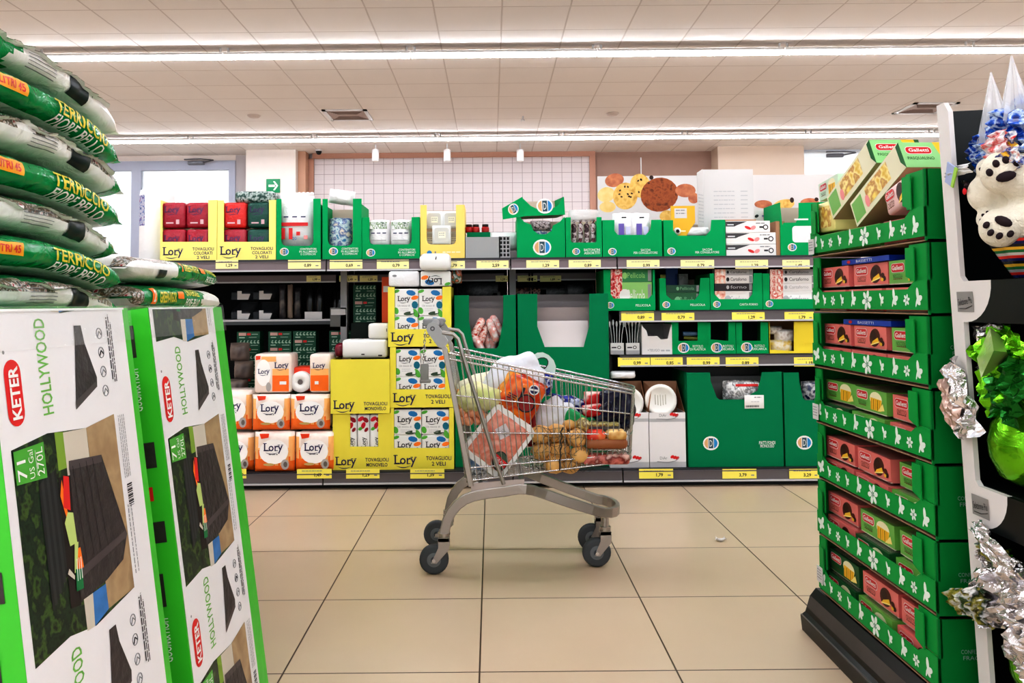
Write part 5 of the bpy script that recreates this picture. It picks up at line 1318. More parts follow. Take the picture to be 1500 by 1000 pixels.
# side frames: flat bars from the handle down to the chassis
def sect(w_, h_, r=.3):
    pts = []
    for cx_, cy_, a0 in ((w_ / 2, -h_ / 2, -PI / 2), (w_ / 2, h_ / 2, 0), (-w_ / 2, h_ / 2, PI / 2), (-w_ / 2, -h_ / 2, PI)):
        rr_ = min(w_, h_) * r
        for k in range(3):
            a = a0 + PI / 4 * k; pts.append((cx_ - math.copysign(rr_, cx_) + rr_ * math.cos(a), cy_ - math.copysign(rr_, cy_) + rr_ * math.sin(a)))
    return pts
HY0, HY1 = YN_ - .005, YF_ + .005
for Y in (HY0, HY1):
    m = MB()
    dx = 0
    h0 = P3(633, 484, HY0); h1 = P3(652, 512, HY0); b0 = P3(690, 712, HY0)
    pts = [V3((p.x, Y, p.z)) for p in (h0, lerp(h0, h1, .6), h1, lerp(h1, b0, .5), b0)]
    m.tube(pts, .01, TUBEM, sect=sect(.022, .012, .2), ref=(1, 0, 0), flat=True)
    cb(m, 'handle_post')
    m = MB()
    pr = [P3(648, 487, HY0), P3(664, 489, HY0), P3(671, 496, HY0), P3(678, 520, HY0), P3(700, 590, HY0), P3(722, 662, HY0), P3(738, 708, HY0)]
    m.tube([V3((p.x, Y + (.012 if Y > 3.5 else -.012), p.z)) for p in pr], .0085, TUBEM, 8)
    cb(m, 'side_brace')
    # handle bracket
    m = MB()
    c0 = P3(634, 481, HY0); c1 = P3(649, 503, HY0)
    d = (c1 - c0); d.y = 0; L_ = d.length; d.normalize(); n_ = V3((d.z, 0, -d.x))
    fr = Fr((c0.x, Y - .016, c0.z), d, n_) if d.cross(n_).y < 0 else Fr((c0.x, Y - .016, c0.z), d, -n_)
    out = []
    for k in range(9): a = PI / 2 + PI * k / 8; out.append((.026 * math.cos(a), .026 * math.sin(a)))
    for k in range(5): a = -PI / 2 + PI * k / 4; out.append((L_ + .014 * math.cos(a), .024 * math.sin(a)))
    m.prism(fr, out, .032, PLG); m.ell(fr, 0, 0, .010, .010, DKP, .001, 12); m.ell(fr, 0, 0, .005, .005, PLG, .002, 6)
    cb(m, 'handle_bracket')
m = MB(); hb = P3(638, 473, HY0); m.tube([(hb.x, HY0, hb.z), (hb.x, HY1, hb.z)], .016, PLG, 12); cb(m, 'handle_bar')
m = MB(); m.rbox(hb.x - .055, HY0 + .02, hb.z - .014, hb.x + .03, HY0 + .12, hb.z + .018, .006, mat('grey coin lock', (150, 148, 150), .4), 2); ck = m; ckp = cb(m, 'coin_lock')
# chain with its key plug
m = MB(); cx_ = P3(622, 486, HY0); ce = P3(619, 532, HY0); nl = 11
for k in range(nl):
    c = lerp(cx_, ce, (k + .5) / nl); c.y = HY0 + .03; l_ = (cx_.z - ce.z) / nl * .72; w_ = .0045
    ring = []
    for i in range(8):
        a = 2 * PI * i / 8; o = w_ * math.cos(a)
        ring.append(c + (V3((o, 0, l_ * math.sin(a))) if k % 2 else V3((0, o, l_ * math.sin(a)))))
    m.tube(ring, .0016, CHR, 5, closed=True)
cb(m, 'lock_chain')
m = MB(); c = P3(621, 546, HY0); m.rbox(c.x - .017, HY0 + .02, c.z - .036, c.x + .017, HY0 + .04, c.z + .036, .005, mat('grey key plug', (140, 138, 136), .4), 2); m.rbox(c.x - .02, HY0 + .018, c.z - .044, c.x + .026, HY0 + .042, c.z - .03, .003, mat('grey key plug', (140, 138, 136), .4), 1); cb(m, 'key_plug')
# chassis: bent tubes, front loop
CYN, CYF = 3.335, 3.70
def chassis(Y):
    base = [(650, 788), (652, 775), (655, 762), (661, 750), (670, 739), (681, 731), (694, 726), (715, 722), (740, 719), (758, 716), (770, 716), (782, 719), (800, 726), (835, 739), (870, 751)]
    return [V3((P3(px, py, CYN).x, Y, P3(px, py, CYN).z)) for px, py in base]
m = MB()
near, far = chassis(CYN), chassis(CYF)
fx = P3(905, 758, CYN)
loop = []
for k in range(9):
    a = -PI / 2 + PI * k / 8
    loop.append(V3((fx.x - .045 + .07 * math.cos(a) * 1.0, (CYN + CYF) / 2 + .115 * math.sin(a), fx.z + .004 - .006 * math.cos(a))))
# pull the bars together towards the nose
def nar(pts, sg):
    out = []
    for i, p in enumerate(pts):
        t = max(0, (i - 10) / 5.0); out.append(V3((p.x, p.y + sg * t * .065, p.z)))
    return out
path = nar(near, 1) + loop + nar(far, -1)[::-1]
m.tube(path, .01, TUBEM, sect=sect(.042, .022, .16), ref=(-1, 0, 0), flat=True)
cb(m, 'chassis')
m = MB()
pa, pb = P3(690, 714, CYN), P3(768, 702, CYN)
for Y in (CYN, CYF): m.prism(Fr((pa.x, Y - .006, pa.z), (1, 0, 0), (0, 0, 1)), [(0, -.028), (.2, -.01), ((pb - pa).x, .0), ((pb - pa).x, .035), (0, .018)], .008, mat('zinc plate', (186, 176, 174), .35, metal=.7))
for x in (pa.x + .03, pb.x - .02): m.box(x, CYN, pa.z + .0, x + .02, CYF, pa.z + .014, TUBEM)
cb(m, 'basket_support')
m = MB(); z_ = (BR.z + fx.z) / 2
# casters
def caster(nm, cx_, Y, hx, hz, dirx):
    """wheel centre x, depth, stem x and top height"""
    R_ = .061
    m = MB()
    Mx = Matrix.Translation((cx_, Y, R_)) @ Matrix.Rotation(PI / 2, 4, 'X')
    m.lathe([(R_ * .80, -.016), (R_ * .96, -.014), (R_, -.007), (R_, .007), (R_ * .96, .014), (R_ * .80, .016)], TYRE, 26, Mx)
    m.lathe([(.001, -.013), (R_ * .4, -.014), (R_ * .42, -.018), (R_ * .55, -.018), (R_ * .57, -.013), (R_ * .8, -.014), (R_ * .8, .014), (R_ * .57, .013), (R_ * .42, .018), (.001, .014)], HUB, 22, Mx)
    c = thing('caster', 'x', 'x')
    for k_ in ('label', 'category'): del c[k_]
    c.parent = cart
    m.v = [tuple(V3(v) - CO) for v in m.v]; w_ = m.build('wheel', c)
    m = MB()
    f0 = Fr((cx_, Y - .024, R_), (1, 0, 0), (0, 0, 1))
    dx = hx - cx_
    out = [(-.012, -.012), (.012, -.012), (dx + .024, .045), (dx + .024, .09), (dx - .022, .09), (dx - .022, .05)]
    if dx < 0: out = [(.012, -.012), (-.012, -.012), (dx - .024, .045), (dx - .024, .09), (dx + .022, .09), (dx + .022, .05)]
    m.prism(f0, out, .004, TUBEM); f1 = Fr((cx_, Y + .028, R_), (1, 0, 0), (0, 0, 1)); m.prism(f1, out, .004, TUBEM)
    m.box(hx - .023, Y - .024, R_ + .076, hx + .023, Y + .024, R_ + .092, TUBEM)
    m.cyl((cx_, Y - .028, R_), (cx_, Y + .028, R_), .008, .008, CHR, 10)
    m.cyl((hx, Y, R_ + .088), (hx, Y, hz), .017, .017, TUBEM, 12); m.cyl((hx, Y, R_ + .092), (hx, Y, R_ + .108), .024, .024, TUBEM, 14)
    m.v = [tuple(V3(v) - CO) for v in m.v]; m.build('fork', c)
caster('n', P3(636, 818, CYN).x, CYN, near[0].x, near[0].z + .012, 1)
caster('f', P3(640, 770, CYF).x + .0, CYF, far[0].x, far[0].z + .012, 1)
caster('n2', P3(874, 801, CYN + .07).x, CYN + .075, P3(886, 770, CYN + .075).x, P3(886, 757, CYN + .07).z, 1)
caster('f2', P3(866, 775, CYF - .075).x, CYF - .075, P3(879, 770, CYF - .075).x, P3(880, 742, CYF - .07).z - .01, 1)
for c in cart.children:
    pass

# ------------------------------------------------------------------ groceries in the cart
FZ = lambda x: BL.z + (BR.z - BL.z) * (x - BL.x) / (BR.x - BL.x)
def grow(name, label, cat, mb, px, py, Y, rot=None): 
    p = at(px, py, Y); return put(mb, name, label, cat, (p.x, Y, p.z), 'groceries in the shopping cart', rot)
FOAM = mat('white foam tray', (240, 236, 234), .5); MEAT = speckle('pink meat', [(206, 110, 92), (232, 168, 150), (214, 128, 108), (238, 196, 182)], 13, .25, 3, bump=.2)
m = MB(); W_, H_ = .208, .262
m.prism(front(0, 0, 0), [(x, y) for x, y in [(-W_ / 2 + .03, -H_ / 2), (W_ / 2 - .03, -H_ / 2), (W_ / 2 - .008, -H_ / 2 + .01), (W_ / 2, -H_ / 2 + .03), (W_ / 2, H_ / 2 - .03), (W_ / 2 - .008, H_ / 2 - .01), (W_ / 2 - .03, H_ / 2), (-W_ / 2 + .03, H_ / 2), (-W_ / 2 + .008, H_ / 2 - .01), (-W_ / 2, H_ / 2 - .03), (-W_ / 2, -H_ / 2 + .03), (-W_ / 2 + .008, -H_ / 2 + .01)]], .03, FOAM)
m.pillow(W_ * .84, H_ * .86, .022, MEAT, 5, p=5, c=(0, -.001, 0))
f = front(0, -.0125, 0); m.poly(f, [(-.045, .03), (.0, .01), (.022, .055), (-.025, .078)], mat('pale label', (214, 204, 206), .4), .001); lines(m, f, -.022, .01, .05, 3, .008, .002, GREYINK, 3, .0015)
m.ell(f, .052, -.062, .033, .042, INK, .001, 18, rot=.5); m.ell(f, .052, -.062, .029, .038, mat('sticker green', (70, 90, 70)), .0013, 18, rot=.5)
fs = f.sub(.052, -.062, -.1); m.rect(fs, -.032, -.012, .032, .014, RED, .0017); m.text(fs, 'GRAN', 0, -.006, .013, WHITE, .002, w=.044); m.poly(fs, [(-.02, -.013), (.02, -.013), (.0, -.034)], WHITE, .0018)
grow('meat_tray', 'large white foam tray of pink sliced meat leaning in the cart', 'meat tray', m, 731, 646, YN_ + .055, (math.radians(0), math.radians(38), 0))
m = MB(); MG = speckle('cabbage green', [(206, 206, 140), (226, 222, 176), (190, 196, 120)], 9, .4); m.ball((0, 0, 0), (.085, .075, .07), MG, 20, 12, .12, 3)
for k in range(3): m.ball((.0 + .03 * k, -.006, .0), (.07, .076, .066 - .01 * k), MG, 16, 10, .15, k + 5)
grow('cabbage', 'pale green cabbage near the cart handle', 'cabbage', m, 697, 583, YN_ + .13)
m = MB(); m.pillow(.10, .15, .1, mat('golden bread crust', (212, 150, 84), .5, var=.2, vscale=20), 6); m.pillow(.06, .05, .05, speckle('sesame crust', [(236, 190, 110), (206, 140, 70)], 40, .5), 7, c=(-.0, -.03, .06)); grow('bread_loaf', 'golden bread loaf behind the cabbage', 'bread', m, 686, 592, YN_ + .24)
m = MB(); TOM = mat('pinkish potato', (226, 160, 126), .4, var=.15)
for k in range(9): m.ball((-.05 + .024 * k % .11, .02 * (k % 2), .018 * (k % 3) - .02), .02, TOM, 10, 7, .1, k)
grow('onion_net', 'net of pinkish onions below the cabbage', 'onions', m, 692, 610, YN_ + .09)
# white carrier bag with handle
WB = mat('white carrier film', (222, 222, 230), .25, bump=(12, .6, 1))
m = MB(); m.pillow(.30, .25, .16, WB, 12, nu=22, nv=18, wr=.35, p=2.3, rnd=.8); cbag = grow('carrier_bag', 'white plastic carrier bag with a loop handle in the middle of the cart', 'bag', m, 752, 562, YN_ + .21)
cbag.data.transform(Matrix.Rotation(math.radians(-24), 4, 'Y'))
m = MB(); m.pillow(.23, .15, .12, mat('translucent cream film', (234, 230, 206), .3, bump=(14, .5, 1)), 13, rnd=.7); grow('bread_bag', 'cream film bag beside the cabbage', 'bag', m, 708, 570, YN_ + .27, (0, math.radians(-15), 0))
m = MB(); hp = [(-.06, -.06), (-.055, .055), (-.02, .045), (.02, .05), (.07, -.02), (.085, -.08), (.02, -.07)]
HB = mat('pale handle film', (206, 220, 214), .25, bump=(16, .4, 1)); f = front(0, 0, 0)
inner = [(.0 + .028 * math.cos(a) + .01 * math.sin(a), -.005 + .034 * math.sin(a)) for a in [2 * PI * k / 14 for k in range(14)]]
outer = [(.0 + .075 * math.cos(a) * (1 if math.cos(a) > 0 else .7), -.01 + (.06 if math.sin(a) > 0 else .085) * math.sin(a)) for a in [2 * PI * k / 14 for k in range(14)]]
for k in range(14):
    j = (k + 1) % 14; m.add([f.p(*outer[k]), f.p(*outer[j]), f.p(*inner[j]), f.p(*inner[k])], [(0, 1, 2, 3)], HB); m.add([f.p(*outer[k], -.003), f.p(*outer[j], -.003), f.p(*inner[j], -.003), f.p(*inner[k], -.003)], [(3, 2, 1, 0)], HB)
m.tube([f.p(x * 1.02, y * 1.02, .002) for x, y in inner], .0022, INK, 5, closed=True)
hp_ = at(792, 532, YN_ + .22); o = m.build('loop_handle', cbag, V3((hp_.x, YN_ + .22, hp_.z)) - cbag.location, (0, math.radians(25), 0))
# orange snack bag
m = MB(); ORS = speckle('orange snack film', [(222, 70, 30), (240, 130, 40), (206, 60, 40), (246, 160, 60)], 9, .2, 2, bump=.15)
m.pillow(.17, .19, .08, ORS, 15, fin=.008, rnd=.25); f = front(0, -.043, 0)
m.ell(f, .03, .06, .022, .022, WHITE, .001, 16); m.ell(f, .03, .06, .017, .017, NAVY, .002, 16); m.rect(f.sub(.03, .06, .3), -.017, -.004, .017, .004, WHITE, .003)
m.poly(f.sub(0, -.02), [(-.015, .07), (-.005, .07), (-.0, .03), (-.012, .03)], INK, .002)
m.ell(f, .025, -.005, .034, .034, mat('dark red label', (150, 30, 30)), .002, 18); m.tube([f.p(.025 + .036 * math.cos(a), -.005 + .036 * math.sin(a), .004) for a in [2 * PI * k / 16 for k in range(16)]], .003, INK, 5, closed=True)
m.ell(f, -.04, -.03, .022, .018, mat('brown label', (176, 70, 40)), .002, 12); lines(m, f, -.06, -.02, .0, 3, .009, .004, INK, 2, .003)
grow('snack_bag', 'bright orange snack bag with a round blue seal on top of the cart load', 'snack bag', m, 763, 583, YN_ + .085, (0, math.radians(28), 0))
m = MB(); m.pillow(.13, .17, .07, mat('amber film', (240, 166, 70), .25, bump=(14, .4, 1)), 16); grow('snack_bag', 'amber yellow bag tucked behind the orange snack bag', 'snack bag', m, 752, 572, YN_ + .14, (0, math.radians(35), 0))
BLF = speckle('shiny blue film', [(20, 26, 96), (44, 60, 160), (16, 22, 80), (200, 206, 230), (30, 40, 120)], 22, .15, 3, bump=.3)
m = MB(); m.pillow(.06, .11, .06, BLF, 17, rnd=.7); grow('blue_pack', 'small shiny blue pack beside the carrier bag handle', 'pack', m, 800, 562, YN_ + .2, (0, .2, 0))
m = MB(); m.pillow(.17, .085, .08, BLF, 18, rnd=.6); grow('blue_pack', 'long shiny blue sparkling pack in the middle of the cart', 'pack', m, 832, 592, YN_ + .22, (0, .18, 0))
m = MB(); m.lathe([(.001, -.09), (.032, -.088), (.035, -.07), (.035, .05), (.016, .085), (.016, .1), (.001, .102)], mat('dark red bottle', (128, 20, 30), .2), 16); grow('sauce_bottle', 'dark red bottle below the orange snack bag', 'bottle', m, 775, 622, YN_ + .15)
m = MB(); m.pillow(.20, .25, .11, WB, 19, nu=20, nv=18, wr=.3, p=2.3, rnd=.7); f = front(0, -.06, 0)
m.ell(f, .02, -.06, .06, .04, mat('pale orange print', (238, 206, 160)), .003, 16)
grow('white_bag', 'white film bag right of the dark red bottle', 'bag', m, 812, 622, YN_ + .19, (0, math.radians(18), 0))
m = MB(); m.pillow(.11, .07, .05, mat('green film', (0, 150, 84), .3), 20); grow('green_pack', 'small bright green pack under the long blue pack', 'pack', m, 845, 615, YN_ + .15, (0, math.radians(30), 0))
# net bag of rolls
m = MB(); ROLLM = mat('golden roll crust', (224, 176, 112), .5, var=.18, vscale=16); rr = random.Random(3)
for k, (x, z) in enumerate(((-.085, .035), (-.015, .045), (.07, .03), (-.075, -.035), (0, -.03), (.085, -.04), (-.02, -.085), (.05, -.085))):
    m.ball((x, rr.uniform(-.01, .02), z), (.047, .045, .04), ROLLM, 14, 9, .14, k)
NETM = mat('dark net cord', (70, 62, 56), .6)
for i in range(13):
    x = -.135 + i * .0225; q = (1 - (x / .15) ** 2) ** .5 if abs(x) < .15 else 0
    m.tube([(x + .012 * math.sin(k * 2.2 + i), -.052 * q * (1 - .35 * ((k - 5) / 5) ** 2), -.11 + .02 * k) for k in range(10)], .0011, NETM, 4)
for i in range(6):
    z = -.1 + i * .034; m.tube([(-.13 + .026 * k, -.054 * (1 - ((k - 5) / 6.0) ** 2) ** .5 * (1 - .3 * (z / .1) ** 2), z + .006 * math.sin(k * 2 + i)) for k in range(11)], .0011, NETM, 4)
m.tube([(.0 + .005 * math.sin(k * 3), -.056, -.1 + .02 * k) for k in range(10)], .0032, NETM, 5)
grow('roll_bag', 'net bag of round golden rolls at the bottom of the cart', 'bread rolls', m, 820, 650, YN_ + .10, (0, math.radians(4), 0))
m = MB(); m.ball((0, 0, 0), (.035, .03, .03), speckle('net bag end', [(214, 196, 120), (120, 90, 60), (236, 226, 180)], 40, .3), 12, 8, .2, 2); m.ball((-.055, .01, 0), (.03, .03, .022), ROLLM, 10, 7, .1, 3); grow('roll', 'round roll in printed film beside the red snack packs', 'roll', m, 853, 622, YN_ + .12)
# red packs, navy bag
RDF = speckle('red white film', [(200, 30, 36), (232, 210, 204), (210, 40, 40), (180, 24, 30)], 13, .2, 2, bump=.2)
m = MB(); m.pillow(.085, .07, .05, RDF, 23); grow('red_pack', 'upper red and white pack at the front of the cart', 'pack', m, 869, 584, YN_ + .2)
m = MB(); m.pillow(.09, .06, .05, RDF, 24); grow('red_pack', 'lower red and white pack at the front of the cart', 'pack', m, 868, 601, YN_ + .17, (0, -.1, 0))
NAVF = mat('glossy navy film', (22, 24, 52), .15, bump=(16, .9, 1.2))
m = MB(); m.pillow(.19, .22, .14, NAVF, 25, nu=22, nv=20, wr=.45, p=2.2, rnd=.8); grow('navy_bag', 'glossy navy blue bag at the front end of the cart', 'bag', m, 899, 602, YN_ + .2, (0, .25, 0))
m = MB(); m.rbox(-.075, -.03, -.014, .075, .06, .014, .006, DKP, 2); m.rbox(-.07, -.034, .002, .07, .05, .02, .008, speckle('nut mix', [(150, 130, 80), (200, 190, 130), (70, 60, 40)], 60, .3), 2); grow('nut_tray', 'dark tray of pale nuts below the navy bag', 'tray', m, 882, 624, YN_ + .14)
m = MB(); m.rbox(-.09, -.045, -.035, .09, .045, .012, .02, mat('brown cake crust', (150, 92, 56), .5, var=.12), 3); m.rbox(-.088, -.043, .0, -.0, .043, .045, .02, speckle('red cake wrap', [(196, 40, 36), (226, 90, 60), (238, 190, 120)], 12, .2), 3); m.rbox(.0, -.043, .0, .088, .043, .045, .02, speckle('yellow cake top', [(226, 176, 100), (240, 210, 150), (206, 150, 80)], 16, .3), 3)
grow('loaf_cake', 'brown loaf cake with red and yellow wrapped top at the front of the cart', 'cake', m, 887, 644, YN_ + .1)
m = MB(); m.rbox(-.1, -.05, -.022, .1, .05, .022, .012, speckle('pink meat pack', [(150, 60, 56), (206, 120, 110), (120, 50, 46), (230, 190, 180)], 16, .15, 3), 2); grow('meat_pack', 'flat pink meat pack under the loaf cake', 'meat pack', m, 886, 670, YN_ + .11)
m = MB(); m.rbox(-.05, -.05, -.09, .05, .05, .09, .02, speckle('blue white carton', [(30, 90, 160), (226, 230, 236), (40, 110, 180)], 8, .3), 2); m.rbox(-.05, -.053, -.09, .05, -.0, -.035, .01, speckle('black white print', [(24, 26, 30), (220, 220, 224), (30, 30, 34)], 40, .3, 4), 1); grow('blue_carton', 'blue and white pack behind the meat tray by the cart gate', 'pack', m, 700, 670, YN_ + .17)
m = MB(); m.pillow(.12, .1, .08, BLACK, 28); grow('black_pack', 'dark pack between the meat tray and the white bag', 'pack', m, 785, 605, YN_ + .24)
# ================================================================== GARDEN BOX CARTONS (left foreground)
KG = mat('garden carton green', (72, 186, 58), .35, bump=(9, .25, 1), var=.06, vscale=4); KW = mat('garden carton white', (230, 226, 228), .3, bump=(9, .25, 1.0)); KR = mat('garden carton red', (220, 34, 36), .35)
KGT = mat('garden carton green text', (116, 180, 84), .4); WICK = mat('brown resin wood', (62, 54, 56), .4, var=.15, vscale=30, bump=(40, .3, 0)); WICKL = mat('lighter resin wood', (84, 74, 76), .4, var=.15, vscale=30)
HEDGE = speckle('hedge photo', [(14, 26, 20), (34, 56, 36), (20, 34, 30), (70, 96, 44), (16, 26, 24)], 34, .35, 5); WOOD = speckle('wood deck photo', [(150, 122, 92), (176, 150, 116), (134, 108, 84)], 9, .35, 4); POOL = mat('pool blue print', (60, 120, 180), .35, var=.2, vscale=30); CURT = mat('curtain print', (204, 194, 180), .4)
def keter(name, label, Y0, voff, near_green, W_=.455, white=(.0, .43)):
    Ln = math.radians(7.5); T_ = .46; v0 = T_ * math.tan(Ln) + .001; H_ = 1.128
    t = thing(name, label, 'carton', (-.6, Y0, 0), (0, -Ln, 0), 'leaning garden box cartons')
    m = MB(); m.box(-T_, 0, v0, 0, W_, H_, KG)
    f = Fr((0, 0, 0), (0, 1, 0), (0, 0, 1))
    w0, w1 = white
    P = .535
    def clip(y0, y1): return max(v0, y0), min(H_, y1)
    m.rect(f, w0, v0, w1, H_, KW, .0006)
    def block(o):
        """one repeat of the print; o = height offset"""
        def R(x0, y0, x1, y1, mm, l):
            a, b = clip(y0 + o, y1 + o)
            if b - a > .002: m.rect(f, x0, a, x1, b, mm, l)
        def Pg(pts, mm, l):
            # clip a polygon to the carton height
            pts = [(x, y + o) for x, y in pts]
            for lim, sg in ((v0, 1), (H_, -1)):
                out = []
                for i in range(len(pts)):
                    p, q = pts[i - 1], pts[i]; a, b = (p[1] - lim) * sg, (q[1] - lim) * sg
                    if a * b < 0: tt = a / (a - b); out.append((p[0] + (q[0] - p[0]) * tt, lim))
                    if b >= 0: out.append(q)
                pts = out
                if len(pts) < 3: return
            m.poly(f, pts, mm, l)
        full = lambda y0, y1: y0 + o > v0 and y1 + o < H_
        # lower edge of the picture: photo .593-.92, wavy lower and upper border
        Pg([(.022, .593), (.12, .600), (.2, .585), (.345, .598), (.345, .925), (.24, .915), (.12, .925), (.022, .915)], HEDGE, .001)
        Pg([(.245, .596), (.345, .598), (.345, .925), (.24, .915)], WOOD, .0013)
        Pg([(.195, .586), (.245, .596), (.245, .64), (.2, .64)], POOL, .0014); Pg([(.17, .588), (.195, .586), (.2, .64), (.17, .64)], CURT, .0014)
        Pg([(.165, .84), (.24, .84), (.24, .915), (.165, .919)], CURT, .0012)
        Pg([(.14, .86), (.165, .86), (.165, .92), (.14, .923)], mat('lawn print', (130, 160, 60)), .0013)
        # storage box: lid, contents, body
        for k in range(7): Pg([(.08 + .0075 * k, .655 + .006 * k), (.0875 + .0075 * k, .655 + .006 * k), (.0875 + .0075 * k, .855 + .002 * k), (.08 + .0075 * k, .85 + .002 * k)], [mat('dark lid print', (34, 36, 40), .35), mat('dark lid print two', (52, 54, 58), .35)][k % 2], .0016)
        Pg([(.13, .64), (.16, .635), (.185, .845), (.135, .85)], mat('inside shadow print', (40, 30, 30)), .0016)
        Pg([(.16, .64), (.25, .645), (.315, .66), (.34, .70), (.28, .86), (.172, .87)], WICK, .002)
        Pg([(.17, .855), (.279, .847), (.28, .86), (.172, .87)], WICKL, .0022)
        Pg([(.165, .675), (.335, .695), (.34, .70), (.333, .708), (.166, .69)], WICKL, .0023)
        for k in range(4): Pg([(.19 + .025 * k, .70), (.192 + .025 * k, .70), (.182 + .022 * k, .86), (.18 + .022 * k, .86)], mat('dark seam print', (44, 38, 40)), .0024)
        Pg([(.14, .80), (.16, .79), (.166, .845), (.15, .85)], RED, .0022); Pg([(.135, .82), (.146, .78), (.152, .78), (.144, .845)], ORANGE, .0021)
        m_ = mat('watering can print', (190, 206, 130), .35)
        Pg([(.146, .735), (.168, .735), (.166, .785), (.150, .79), (.138, .775)], m_, .0025); Pg([(.15, .69), (.158, .69), (.172, .735), (.160, .737)], m_, .0025); Pg([(.13, .695), (.148, .68), (.150, .686), (.136, .702)], CURT, .0026)
        Pg([(.158, .69), (.18, .69), (.176, .725), (.164, .725)], ORANGE, .0023); Pg([(.150, .66), (.172, .658), (.174, .69), (.154, .695)], mat('green pot print', (20, 120, 70)), .0026)
        for k in range(3): Pg([(.156 + .007 * k, .675), (.158 + .007 * k, .675), (.162 + .006 * k, .71), (.16 + .006 * k, .71)], WHITE, .0028)
        # volume badge
        Pg([(.025, .862), (.105, .857), (.105, .914), (.025, .912)], mat('badge green', (86, 170, 66), .35), .0022)
        if full(.857, .914):
            m.text(f, '71', .051, .866 + o, .022, WHITE, .003, bold=.01, rot=PI / 2, w=.03, al='l'); m.text(f, 'US Gal', .072, .864 + o, .013, WHITE, .003, rot=PI / 2, w=.044, al='l'); m.text(f, '270L', .098, .864 + o, .018, WHITE, .003, rot=PI / 2, w=.044, al='l'); m.rect(f, .078, .866 + o, .079, .905 + o, WHITE, .003)
        # brand pill and name
        if full(.95, 1.05):
            m.rrect(f, .025, .948 + o, .067, 1.05 + o, .0205, KR, .0012); m.text(f, 'KETER', .058, .999 + o, .023, WHITE, .002, bold=.03, rot=PI / 2, w=.082); m.ell(f, .03, 1.062 + o, .003, .003, GREYINK, .001, 10)
        if full(.953, 1.113):
            m.text(f, 'HOLLYWOOD', .146, 1.033 + o, .030, KGT, .0012, bold=.012, rot=PI / 2, w=.158)
        Pg([(.215, .951), (.295, .983), (.298, 1.0), (.268, 1.065), (.262, 1.097), (.238, 1.097), (.236, 1.07)], WICK, .0014); Pg([(.215, .951), (.295, .983), (.29, .992), (.217, .966)], WICKL, .0018)
        # small icons and notices
        for k in range(4):
            y = .972 + .036 * k + o
            if v0 < y - .012 and y + .012 < H_:
                ic = [(math.cos(2 * PI * q / 12) * .010, math.sin(2 * PI * q / 12) * .010) for q in range(12)]
                m.tube([f.p(.325 + x, y + yy, .0012) for x, yy in ic], .0009, GREYINK, 4, closed=True); m.tube([f.p(.318, y - .006, .0014), f.p(.325, y + .004, .0014), f.p(.333, y - .003, .0014)], .0010, INK if k == 2 else GREYINK, 4)
        fr2 = Fr(f.p(0, 0), f.v, -f.u)
        for j, (x, y0, y1, hh) in enumerate(((.36, .99, 1.11, .004), (.367, .985, 1.115, .003), (.374, .985, 1.10, .003), (.362, .80, .92, .002), (.369, .80, .92, .002), (.376, .80, .92, .002), (.383, .80, .92, .002), (.36, .62, .75, .003), (.372, .62, .75, .0025))):
            a, b = clip(y0 + o, y1 + o)
            if b - a > .01: lines(m, fr2, a, b, -x, 1, .01, hh, INK if j < 3 else GREYINK, j, .0012)
        if full(.745, .79): 
            a = .745 + o
            for q in range(12): m.rect(f, .364, a + q * .0036, .384, a + q * .0036 + (.001 + .001 * (q % 3)), INK, .0012)
    for k in (-2, -1, 0, 1): block(voff + k * P)
    m.rect(f, w0, H_ - .004, w1, H_, mat('wrap highlight', (236, 236, 236), .2), .004)
    # near end print
    e = m; g = Fr((0, 0, 0), (1, 0, 0), (0, 0, 1))
    for k in (-1, 0, 1):
        o = voff + k * P
        for (x0, y0, x1, y1, mm) in ((-.075, 1.10, -.035, 1.17, WICK), (-.05, .86, -.02, .915, WICK), (-.055, .79, -.035, .82, RED), (-.045, .70, -.018, .745, WICK)):
            a, b = clip(y0 + o, y1 + o)
            if b - a > .01: e.rect(g, x0, a, x1, b, mm, .001)
        if v0 < .98 + o and 1.08 + o < H_: e.text(g, 'HOLLYWOOD', -.052, 1.03 + o, .017, WHITE, .0012, bold=.01, rot=-PI / 2, w=.092)
    m.build('carton', t)
    # stretch wrap at the top
    s = MB()
    s.grid(lambda u, v: V3((-T_ * u * 1.0 + .003, -.003 + (W_ + .006) * v, H_ + .004 + .004 * noise.noise(V3((u * 9, v * 9, Y0))))), 10, 14, clear('stretch film', (236, 238, 238), .5, .12), False)
    s.grid(lambda u, v: V3((.0045 + .002 * noise.noise(V3((u * 20, v * 7, Y0))), -.003 + (W_ + .006) * u, H_ + .004 - .07 * v)), 16, 5, clear('stretch film thin', (240, 240, 240), .12, .1, (30, .8, 1.2)), True)
    s.build('stretch_film', t)
    return t
keter('garden_box_carton', 'tall white and green garden storage box carton leaning at the left, nearest the camera', 1.165, .0, 0)
keter('garden_box_carton', 'tall white and green garden storage box carton leaning at the left, the farther one', 1.715, -.076, 0, .47, (.004, .40))

